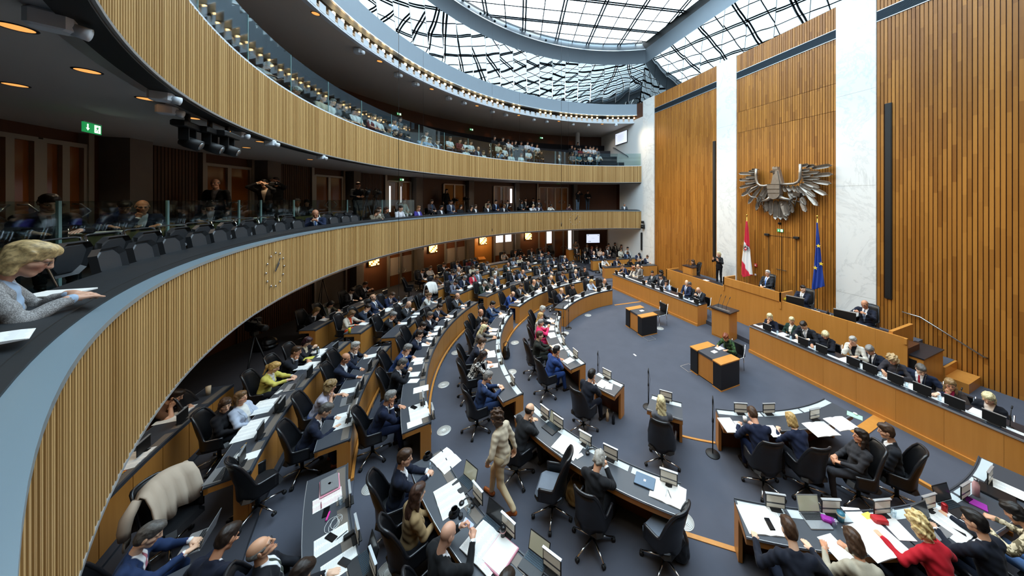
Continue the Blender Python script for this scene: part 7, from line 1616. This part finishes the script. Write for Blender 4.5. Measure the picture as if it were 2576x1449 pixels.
def headphones(u, v, row, d):
    x, y, z, a = dk(u, v, row); o = empty('headphones', (x, y, z), rad(a + 30), label=d, cat='headphones')
    MB().tube([(.085 * math.cos(t), .10 * math.sin(t) - .02, .02) for t in np.linspace(.0, PI, 10)], .009, 6).build('band', MATS['cup_black'], o)
    for s in (-1, 1): MB().lathe([(0, 0), (.036, 0), (.040, .02), (.03, .035), (0, .035)], 14, (s * .085, -.02, .0)).build('ear_cushion', MATS['cup_black'], o)
headphones(1176, 1268, 3, 'black headphones beside the desk monitor'); headphones(1490, 1140, 2, 'black headphones before the silver-haired man')
pp(1222, 1378, 3, 'large open booklet under the bald man\'s hand', 'book', 1.35, 4, .012)
x, y, z, a = dk(1258, 1398, 3); o = tag(MB().rbox((0, 0, .014), (.34, .36, .028), .01).build('ring_binder', MATS['binder_pink']), 'thick pink ring binder beneath the bald man\'s booklet', 'binder'); o.location = (x, y, z); o.rotation_euler = (0, 0, rad(a + 4)); MB().box((-.155, -.165, .0285), (.155, .165, .032)).build('pages', MATS['paper'], o)
o = put('smartphone', PHO['phone_white'], None, label='lit smartphone held by the bald man in black', cat='phone', mat=Matrix.Translation((*at(1178, 1318, .98), .98)) @ Matrix.Rotation(rad(60), 4, 'Z') @ Matrix.Rotation(rad(35), 4, 'X')); put('phone_screen', MB().box((-.033, -.07, .0093), (.033, .07, .0098)).mesh('phone_screen', emit('phone_lit', '8f9fe0', .8)), o)
# second-row desk beside the walking person
lp(1385, 1078, 2, 'large black laptop of the bearded charcoal man', 0)
for u, v, d in ((1404, 1076, 'desk monitor behind the large black laptop'), (1472, 1120, 'desk monitor between bearded and silver-haired men'), (1682, 1220, 'desk monitor nearest the desk end with the booklet')): mm_(u, v, 2, d)
pp(1427, 1125, 2, 'open booklet beside the large black laptop', 'book', 1.2, 3); pp(1680, 1240, 2, 'open booklet with pen at the second-row desk end', 'book', 1.25, -4)
x, y, z, a = dk(1457, 1148, 2); phone(x, y, z, a - 20, 'white smartphone beside the open booklet', 'phone_white'); x, y, z, a = dk(1478, 1130, 2); wglass(x, y, z, 'water glass by the black headphones')
x, y, z, a = dk(1622, 1212, 2); o = put('laptop', LAP[('laptop_black', 'screen_lap')][0], None, (x, y, z), rad(a), label='closed slate-grey laptop with small white square', cat='laptop', group='laptops on the desks'); MB().rbox((0, 0, .019), (.32, .22, .010), .008).build('laptop_lid', M('slate', '56697c', .4, .4), o); MB().box((-.018, -.018, .0241), (.018, .018, .0246)).build('lid_mark', MATS['paper'], o)
x, y, z, a = dk(1684, 1246, 2); pen(x, y, z + .02, a + 25, 'black pen lying on the desk-end booklet'); x, y, z, a = dk(1676, 1243, 2); pen(x, y, z + .02, a - 5, 'white marker pen on the desk-end booklet', 'd8d8d8')
# cable desk, row four
x, y, z, a = dk(829, 1222, 4)
for i, c in enumerate(('binder_pink', 'paper', 'binder_pink')): o = tag(MB().rbox((0, 0, .004), (.34, .245, .007), .004).build('folder', MATS[c]), 'folder %s beneath the closed silver laptop' % ('pink, lowest', 'white, middle', 'pink, topmost')[i], 'folder'); o.location = (x + .004 * i, y - .006 * i, z + .0075 * i); o.rotation_euler = (0, 0, rad(a + i * 2))
o = put('laptop', MB().rbox((0, 0, .009), (.32, .225, .017), .012).mesh('laptop_closed', MATS['laptop_silver']), None, (x, y, z + .024), rad(a + 3), label='closed silver laptop with dark fruit emblem on folders', cat='laptop')
lg_ = MB().lathe([(0, .0181), (.019, .0181)], 18); lg_.add([(.004, .022, .0182), (.014, .030, .0182), (.010, .038, .0182), (.002, .030, .0182)], [(0, 1, 2, 3)]); lg_.build('lid_emblem', MATS['cup_black'], o); MB().lathe([(0, .0183), (.008, .0183)], 12, (.021, .004, 0)).build('emblem_bite', MATS['laptop_silver'], o)
pp(824, 1258, 4, 'page with red corrections on the cable desk', 3, 1.15, 2); x, y, z, a = dk(808, 1274, 4); pen(x, y, z + .01, a + 92, 'dark red pen on the corrected page', '7a1030')
x, y, z, a = dk(857, 1268, 4); wglass(x, y, z, 'water glass beside the corrected page'); x, y, z, a = dk(820, 1289, 4); phone(x, y, z, a + 80, 'black smartphone above the pink highlighter')
x, y, z, a = dk(825, 1300, 4); tag(MB().rbox((x, y, z + .01), (.022, .13, .02), .006, 0, Matrix.Rotation(rad(a + 70), 4, 'Z')).build('highlighter', MATS['pink']), 'bright pink highlighter pen on the cable desk', 'pen')
x, y, z, a = dk(842, 1318, 4); rr_ = random.Random(4); pts = []
for i in range(60):
    t = i / 59 * PI * 6.4; r = .045 + .035 * math.sin(t * .43 + 1) + (.05 if 20 < i < 34 else 0); pts.append((x + r * math.cos(t) + .03 * math.sin(t * .31), y + r * 1.5 * math.sin(t), z + .004 + .002 * (i % 3)))
tag(MB().tube(pts, .0028, 5).build('charging_cable', MATS['cable_white']), 'tangled white charging cable on the fourth-row desk', 'cable')
pp(834, 1358, 4, 'printed sheet under the black phone on the cable desk', 2, 1.2, -2); x, y, z, a = dk(833, 1353, 4); phone(x, y, z + .005, a - 62, 'black smartphone on the printed sheet'); x, y, z, a = dk(861, 1347, 4); pen(x, y, z + .005, a + 15, 'black pen on the printed sheet')
pp(856, 1421, 4, 'printed sheet lowest on the cable desk', 2, 1.25, -4); x, y, z, a = dk(867, 1416, 4); phone(x, y, z + .005, a - 62, 'black smartphone on the lowest printed sheet')
lp(905, 1428, 4, 'open black laptop at the cable desk bottom', 0, scr='screen_off')
for u, v, d in ((879, 1263, 'desk monitor beside the water glass of the cable desk'), (897, 1356, 'desk monitor right of the white cable'), (937, 1445, 'desk monitor at the cable desk bottom edge')): mm_(u, v, 4, d)
x, y, z, a = dk(878, 1350, 4); tag(MB().rbox((x, y, z + .02), (.06, .12, .04), .008, 0, Matrix.Rotation(rad(a), 4, 'Z')).build('card_reader', MATS['cup_black']), 'small black card box between cable and monitor', 'device')
# yellow-jacket desk, row five
for u, v, d, k, s in ((664, 1023, 'long white papers beside the yellow blazer', 'book', 1.2), (624, 1087, 'printed booklet before the brunette in black', 'book', 1.1), (648, 1062, 'white page under a teal pen on fifth-row desk', 2, 1.), (760, 925, 'papers before the thinking man with glasses', 2, 1.), (800, 884, 'papers stacked by silver bottle on fifth-row desk', 1, 1.2), (628, 1148, 'white sheet behind white tablet case', 0, .9)): pp(u, v, 5, d, k, s)
lp(733, 975, 5, 'small silver laptop before the yellow blazer', 5, silver=True, scr='screen_off'); lp(548, 1196, 5, 'open dark silver laptop at the fifth-row desk end', -6, silver=True, scr='screen_off')
x, y, z, a = dk(701, 987, 5); phone(x, y, z, a + 70, 'pinkish phone beside the yellow blazer', 'phone_white'); x, y, z, a = dk(598, 1147, 5); phone(x, y, z, a + 60, 'white phone case on the fifth-row desk', 'phone_white'); x, y, z, a = dk(614, 1121, 5); pen(x, y, z, a + 75, 'yellow pencil on the fifth-row desk', 'd9a02a')
for u, v, d in ((655, 1100, 'desk monitor before the printed booklet of the brunette'), (608, 1168, 'desk monitor behind the open dark silver laptop'), (698, 1033, 'desk monitor beside the long white papers')): mm_(u, v, 5, d)
can(800, 890, 5, 'water_bottle', 'silver water bottle before dark-red-haired woman', [(.0, 0), (.035, 0), (.036, .17), (.02, .20), (.0, .21)], 'steel', 'bottle')
can(879, 838, 5, 'water_bottle', 'bright yellow bottle with black lid by white blazer', [(.0, 0), (.040, 0), (.041, .17), (.03, .19), (.0, .19)], 'yellow', 'bottle', ([(.03, .19), (.03, .22), (0, .225)], 'cup_black', 'lid'))
x, y, z, a = dk(777, 902, 5); tag(MB().rbox((x, y, z + .008), (.16, .22, .015), .005, 0, Matrix.Rotation(rad(a + 10), 4, 'Z')).build('notebook', MATS['folder_yellow']), 'yellow notebook beside the dark-red-haired woman', 'notebook')
can(524, 993, 6, 'tumbler', 'beige tumbler on the back-row desk end', [(.0, 0), (.036, 0), (.044, .19), (.0, .195)], 'bottle_beige', 'cup')
pp(442, 1043, 6, 'beige-lit open booklet on the back-row desk', 'book', 1.2); pp(331, 1158, 6, 'papers with coloured tabs on the back-row desk', 'book', 1.1); mm_(458, 1062, 6, 'desk monitor before the beige-lit booklet'); mm_(360, 1140, 6, 'desk monitor by the papers with coloured tabs')
x, y, z, a = dk(306, 1190, 6)
tb_ = empty('index_tabs', (x, y, z + .01), rad(a), label='fan of red and yellow index tabs beside back-row papers', cat='paper')
for i, c in enumerate(('case_red', 'yellow', 'case_red', 'yellow')): MB().box((-.03 + i * .02, -.06, .002 * i), (-.015 + i * .02, .04, .002 * i + .001)).build('tab', MATS[c], tb_)
lp(492, 1365, 5, 'silver laptop under the hands of the blue-suited man', -10, silver=True)
# fourth row near the curly-haired woman
lp(872, 1010, 4, 'open silver laptop before the curly-haired woman', 6, silver=True, scr='screen_off'); pp(874, 984, 4, 'white page above the open silver laptop', 2, 1.); pp(868, 1056, 4, 'white papers before the rimless glasses man', 'book', 1.2)
for u, v, d in ((911, 975, 'desk monitor above the open silver laptop'), (897, 1040, 'desk monitor between curly woman and glasses man')): mm_(u, v, 4, d)
pp(1054, 1035, 3, 'thick yellowish booklet with phone by heavy navy man', 'book', 1.25, 2); x, y, z, a = dk(1041, 1027, 3); phone(x, y, z + .02, a - 55, 'black phone on the thick yellowish booklet'); pp(1059, 980, 3, 'white paper stack with blue folder on third-row desk', 1, 1.1); x, y, z, a = dk(1065, 999, 3); wglass(x, y, z, 'small glass beside the white paper stack'); pp(1043, 1065, 3, 'loose white sheet at the third-row desk end', 0, .9); mm_(1088, 1050, 3, 'white-backed desk monitor by the thick booklet')
# four-seat desk
pp(1833, 1070, 1, 'thick paper pile at the four-seat desk end', 1, 1.3, 10); pp(1858, 1068, 1, 'small white card beside the thick paper pile', 0, .6, 5); pp(1945, 1085, 1, 'white page between the two navy-clad members', 0, 1.); pp(2065, 1080, 1, 'open booklet left of the lounging woman', 'book', 1.2, -6); pp(2116, 1066, 1, 'second open booklet beside green note', 'book', 1.15, -10); pp(2150, 1046, 1, 'pale green note under white mouse', 0, .8, 20).material_slots[0].link = 'OBJECT'
bpy.data.objects[[o.name for o in bpy.data.objects if o.get('label') == 'pale green note under white mouse'][0]].material_slots[0].material = M('note_green', 'a6d8b4', .7)
x, y, z, a = dk(2152, 1043, 1); tag(MB().rbox((x, y, z + .02), (.05, .08, .025), .015).build('computer_mouse', MATS['cup_white']), 'white computer mouse on the green note', 'mouse')
can(1874, 1061, 1, 'paper_cup', 'white paper cup beside the cropped navy man', [(.0, 0), (.03, 0), (.042, .10), (.0, .102)], 'cup_white', 'cup')
for u, v, d in ((2050, 1056, 'desk monitor above the open booklets'),): mm_(u, v, 1, d)
# red-jacket desk
pp(1918, 1310, 2, 'open booklet under a phone, far end of red-jacket desk', 'book', 1.3, 6); x, y, z, a = dk(1936, 1322, 2); phone(x, y, z + .02, a + 5, 'grey phone lying on the open booklet')
lp(2053, 1312, 2, 'large open silver laptop with coloured page', 4, silver=True)
for u, v, d in ((1951, 1282, 'desk monitor at the open booklet with phone'), (2091, 1296, 'desk monitor behind the teal cup'), (2220, 1297, 'desk monitor behind the red case'), (2338, 1285, 'desk monitor beside the red can'), (2430, 1255, 'desk monitor beside the pink bottle'), (2492, 1217, 'desk monitor nearest the ministers bench')): mm_(u, v, 2, d)
can(2115, 1310, 2, 'travel_cup', 'teal travel cup beside desk monitor', [(.0, 0), (.036, 0), (.046, .12), (.0, .125)], 'teal', 'cup', ([(.045, .075), (.0475, .077), (.049, .10), (.047, .102)], 'bottle_beige', 'band')); can(2376, 1288, 2, 'drink_can', 'dark red drink can before the glasses man', [(.0, 0), (.03, .003), (.034, .01), (.034, .11), (.028, .122), (0, .122)], 'can_red', 'can'); can(2455, 1246, 2, 'water_bottle', 'pink patterned bottle with silver cap', [(.0, 0), (.038, 0), (.039, .17), (.02, .22), (.02, .235), (0, .235)], 'bottle_pink', 'bottle', ([(.022, .232), (.022, .26), (0, .262)], 'steel', 'cap'))
x, y, z, a = dk(2098, 1324, 2); wglass(x, y, z, 'water glass by the purple pencil case'); x, y, z, a = dk(2247, 1300, 2); wglass(x, y, z, 'water glass by the red case')
def case_(u, v, row, size, mat, name, d, cat, rz=0): x, y, z, a = dk(u, v, row); return tag(MB().rbox((x, y, z + size[2] / 2), size, min(size) * .3, 0, Matrix.Rotation(rad(a + rz), 4, 'Z')).build(name, MATS[mat]), d, cat)
case_(2083, 1312, 2, (.09, .16, .05), 'purple', 'pencil_case', 'dark purple pencil case before the teal cup', 'case', 70); case_(2212, 1312, 2, (.10, .19, .06), 'case_red', 'glasses_case', 'red glasses case before the desk monitor', 'case', 80); case_(2456, 1268, 2, (.15, .20, .015), 'purple', 'notebook', 'purple notebook near the pink bottle', 'notebook', 20); case_(2507, 1246, 2, (.26, .34, .035), 'cup_black', 'binder', 'black binder on red-edged pages', 'binder', 10); case_(2395, 1332, 2, (.05, .24, .012), 'cup_black', 'long_case', 'narrow black case on the red-edged booklet', 'case', 35); case_(2185, 1300, 2, (.14, .10, .008), 'folder_yellow', 'envelope', 'orange envelope by the red glasses case', 'paper', 10)
pp(2165, 1310, 2, 'printed sheet before the red jacket', 2, 1.2, -6); pp(2203, 1358, 2, 'large open booklet under the red sleeve', 'book', 1.4, 10); pp(2253, 1327, 2, 'blank white sheet right of the red jacket', 0, 1.1, -8); pp(2105, 1382, 2, 'handwritten page under the beige-bloused woman\'s hand', 2, 1.1, 16); pp(2391, 1322, 2, 'red-edged booklet before the glasses man', 'book', 1.2, 8); pp(2548, 1242, 2, 'white printed pages on the black binder', 2, 1.2, 10, .036)
lp(2352, 1334, 2, 'silver laptop under the glasses man\'s hand', 6, silver=True, scr='screen_off'); lp(2403, 1282, 2, 'dark open laptop standing beyond the red can', -4, scr='screen_off')
# ------------------------------------------------------------------ floor: outlets, microphones, bags
M('outlet', 'cfcfca', .45, .3); M('outlet_dark', '6b6b69', .5)
og = MB().lathe([(0, .004), (.045, .004), (.05, .006), (.15, .006), (.155, 0)], 28).mesh('floor_outlet', MATS['outlet'])
og2 = MB()
for r in (.05, .07, .09, .11, .13): og2.arc(r, r + .006, .005, .0072, 0, 360, 24)
og2 = og2.mesh('ring_slot', MATS['outlet_dark'])
for u, v, d in ((1147, 887, 'before the third-row kerb'), (1295, 862, 'beside the black backpack'), (1116, 968, 'level with the swirl blouse'), (1117, 1083, 'between second and third rows'), (934, 1231, 'beside the fourth-row desk corner'), (1660, 826, 'behind the empty clerk table'), (1722, 1311, 'at the end of the second-row desk'), (938, 1081, 'behind the heavy navy man'), (1479, 793, 'below the far front-row desk'), (1422, 838, 'at the twin microphone stands'), (1287, 936, 'beside the black laptop man'), (975, 1447, 'at the bottom edge, by the office chairs')):
    o = put('floor_outlet', og, None, (*at(u, v, .0), .0 if math.hypot(*at(u, v, 0)) < 8.33 else .04), label='round silver floor outlet ' + d, cat='floor outlet', group='round floor outlets'); put('ring_slot', og2, o)
for u, v, d in ((1633, 851, 'square carpeted floor hatch before the far clerk table'), (1733, 926, 'square carpeted floor hatch beside the near clerk table')):
    x, y = at(u, v, 0); o = tag(MB().box((x - .19, y - .19, 0), (x + .19, y + .19, .008)).build('floor_hatch', MATS['carpet']), d, 'hatch')
    for a, b in (((-.19, -.19), (.19, -.175)), ((-.19, .175), (.19, .19)), ((-.19, -.19), (-.175, .19)), ((.175, -.19), (.19, .19))): MB().box((x + a[0], y + a[1], .008), (x + b[0], y + b[1], .011)).build('hatch_edge', MATS['silver_trim'], o)
x, y = at(1597, 893, 0); tag(MB().cbox((x, y, .002), (.05, .14, .004)).build('paper_scrap', MATS['paper']), 'small white paper scrap on the open carpet', 'paper')
def micstand(u, v, h, d, lean=0):
    x, y = at(u, v, 0); o = empty('microphone_stand', (x, y, 0), label=d, cat='microphone', group='floor microphone stands')
    MB().lathe([(0, .02), (.13, .018), (.14, .005), (.14, 0)], 22).build('base', MATS['black'], o); MB().tube([(0, 0, .02), (0, 0, h * .9)], .011, 8).build('pole', MATS['black'], o); MB().tube([(0, 0, h * .55), (0, 0, h * .62)], .018, 8).build('clutch', MATS['black'], o)
    m_ = MB().tube([(0, 0, h * .86), (-.02, -.02, h * .93), (.02, .02, h)], [.012, .016, .010], 8).build('microphone', MATS['black'], o); MB().tube([(.02, .0, h * .92), (.07, .02, h * .7), (.05, .03, h * .35), (.03, .02, .03)], .004, 5).build('cable', MATS['black'], o)
micstand(1417, 843, 1.2, 'floor microphone stand, left of the twin pair'); micstand(1430, 826, 1.28, 'floor microphone stand, right of the twin pair'); micstand(1793, 1142, 1.22, 'floor microphone stand by the four-seat desk'); micstand(1631, 1024, 1.0, 'floor microphone behind the blonde woman\'s desk'); micstand(1504, 965, .95, 'floor microphone beyond the black-haired young man')
def bag(u, v, z, size, mat, d, strap=True):
    x, y = at(u, v, z + size[2] * .5); S = Sdf(.05); S.ell((0, 0, size[2] * .45), (size[0] / 2, size[1] / 2, size[2] / 2)); S.ell((0, 0, size[2] * .2), (size[0] * .55, size[1] * .55, size[2] * .25)); me = np_mesh('bag', [S.mesh(.014, fold(.006, 40))], MATS[mat])
    o = put('bag', me, None, (x, y, z), label=d, cat='bag')
    if strap: MB().tube([(-.08, 0, size[2] * .85), (-.09, .03, size[2] * 1.15), (0, .05, size[2] * 1.3), (.09, .03, size[2] * 1.15), (.08, 0, size[2] * .85)], .012, 6).build('strap', MATS[mat], o)
bag(1273, 884, 0, (.24, .34, .40), 'bag_black', 'black backpack leaning on the second-row desk front'); bag(1449, 1232, 0, (.34, .34, .34), 'bag_tan', 'tan handbag on the floor beneath the second-row desk'); bag(1702, 1352, .0, (.30, .38, .42), 'bag_black', 'black leather bag beside the cushioned chair at desk end'); bag(1505, 685, .0, (.5, .35, .28), 'bag_black', 'black bag on the floor before the visitor desks'); bag(668, 862, .22, (.6, .5, .42), 'bag_black', 'black equipment trunk by the panelled wall', False)
x, y = at(1514, 683, .2); tag(MB().rbox((x, y, .22), (.28, .12, .40), .01).build('paper_bag', MATS['cup_white']), 'white paper bag beside the black bag near visitor desks', 'bag')
# bottles on the floor by the young man's desk
for u, v, d, mt in ((1528, 1058, 'clear bottle on the floor under the short desk', 'bottle_beige'), (1543, 1066, 'dark wine-shaped bottle on the floor under the short desk', 'cup_black')):
    x, y = at(u, v, .0); tag(MB().lathe([(0, 0), (.036, 0), (.037, .17), (.014, .22), (.014, .28), (0, .28)], 12, (x, y, 0)).build('bottle', MATS[mt]), d, 'bottle')
# jackets over chairs
def draped(chair_label, mat, d, sleeves=True, col=None):
    ch = [o for o in bpy.data.objects if o.get('label') == chair_label][0]; mb = MB(); vs = []; prof = [(.06, .60), (.03, .80), (-.02, 1.0), (-.10, 1.14), (-.17, 1.16), (-.24, 1.10), (-.28, .95), (-.30, .78), (-.31, .62), (-.32, .50)]; ni = 25
    for j, (yy, zz) in enumerate(prof):
        for i in range(ni):
            s = -1 + 2 * i / (ni - 1); hang = min(1, abs(j - 4) / 4); vs.append((s * (.27 + .05 * hang), yy + (.10 * s * s if j < 5 else .14 * s * s) + .022 * hang * math.sin(s * 15 + j * .4), zz - .06 * s * s - .03 * hang * math.sin(s * 9)))
    mb.add(vs, [(j * ni + i, j * ni + i + 1, (j + 1) * ni + i + 1, (j + 1) * ni + i) for j in range(len(prof) - 1) for i in range(ni - 1)], smooth=True)
    o = mb.build('jacket', MATS[mat]); tag(o, d, 'jacket'); o.location = ch.location; o.rotation_euler = ch.rotation_euler; m = o.modifiers.new('s', 'SOLIDIFY'); m.thickness = .02
    if sleeves:
        for s in (-1, 1): MB().tube([(s * .27, -.10, 1.08), (s * .36, -.12, .92), (s * .37, -.14, .78), (s * .35, -.16, .64)], [.05, .065, .06, .05], 10).build('sleeve', MATS[mat], o)
draped('swivel chair with a beige jacket draped over it', 'cloth_beige', 'beige jacket hanging over the swivel chair back'); draped('swivel chair with white jacket draped over its back', 'cloth_white', 'white jacket hanging over the swivel chair', False)
# the person walking between the desks
fa_, fb_ = Vector((*at(1303, 1296, 0), 0)), Vector((*at(1226, 1256, 0), 0)); dw = (fb_ - fa_).normalized(); mid = (fa_ + fb_) / 2
person(mid.x, mid.y, 0, math.degrees(math.atan2(-dw.x, dw.y)), 'dark curly-haired person in cream jacket and trousers walking between desks', 'walk', top='d9c9ae', shirt='d9c9ae', legs='cbb692', hair='curly', hc='b', fem=True, lod=0, shoes='8a4a20', yaw=18)
# clocks on the lower gallery front
def clock(u, v, d, s=1.):
    x, y, dd = atR(u, G1 - .03); a = ang(x, y); z = CZ - (v - V0) * dd / FP; o = empty('wall_clock', (x, y, z), rad(a + 180), label=d, cat='clock', group='clocks on the lower gallery front')
    for k in range(12): t = k * PI / 6; MB().lathe([(0, 0), (.022, 0), (.022, .02), (0, .022)], 10, (.33 * s * math.sin(t), .0, .33 * s * math.cos(t)), mat=Matrix.Rotation(-PI / 2, 4, 'X')).build('hour_mark', MATS['chrome'], o)
    for t, L, w_ in ((-50, .16, .016), (-38, .25, .012)): q = rad(t); MB().box((-w_, .015, -.05), (w_, .022, L * s), mat=Matrix.Rotation(q, 4, 'Y')).build('hand', MATS['vent_grey'], o)
clock(692, 678, 'round clock of twelve silver studs on the near gallery front', 1.1); clock(1447, 552, 'round clock of twelve silver studs on the far gallery front', 1.25)
# hanging microphones and their wires
for u, v, dd, d in ((1003, 745, 8.2, 'hanging microphone on the wire nearest the fourth-row aisle'), (1065, 620, 13., 'hanging microphone on a thin wire before the second sconce'), (1238, 575, 16., 'hanging microphone before the lower gallery front'), (1412, 560, 12., 'hanging microphone on the long wire before the far fascia'), (1307, 500, 15, 'hanging wire with tiny microphone before the lower gallery'), (1430, 520, 17, 'hanging wire with tiny microphone near the far fascia')):
    q = ray(u); x, y = CX + q[0] * dd, CY + q[1] * dd; z = CZ - (v - V0) * dd / FP; o = tag(MB().tube([(x, y, z), (x, y, 17.6)], .006 if dd < 12.5 else .004, 5).build('hanging_microphone', MATS['black']), d, 'microphone', 'hanging microphones'); MB().tube([(x, y, z - .16), (x, y, z)], .016, 8).build('capsule', MATS['black'], o)
x, y, dd = atR(1616, 11.3); o = tag(MB().rbox((5.72, 9.45, 3.35), (.22, .3, .3), .03).rbox((5.66, 9.4, 3.68), (.16, .22, .2), .03).build('remote_camera', MATS['black']), 'black remote camera where the gallery front meets the white pillar', 'camera'); MB().lathe([(0, 0), (.07, 0), (.08, .12), (0, .12)], 12, (5.6, 9.3, 3.35), mat=Matrix.Rotation(-PI / 2, 4, 'Y')).build('lens', MATS['black_gloss'], o)
o = tag(MB().rbox((5.80, 9.72, 2.2), (.08, .14, 1.35), .01).build('line_loudspeaker', MATS['black']), 'short black loudspeaker strip on the white wall edge', 'loudspeaker'); MB().box((5.755, 9.66, 1.56), (5.76, 9.78, 2.84)).build('grille', MATS['black'], o)
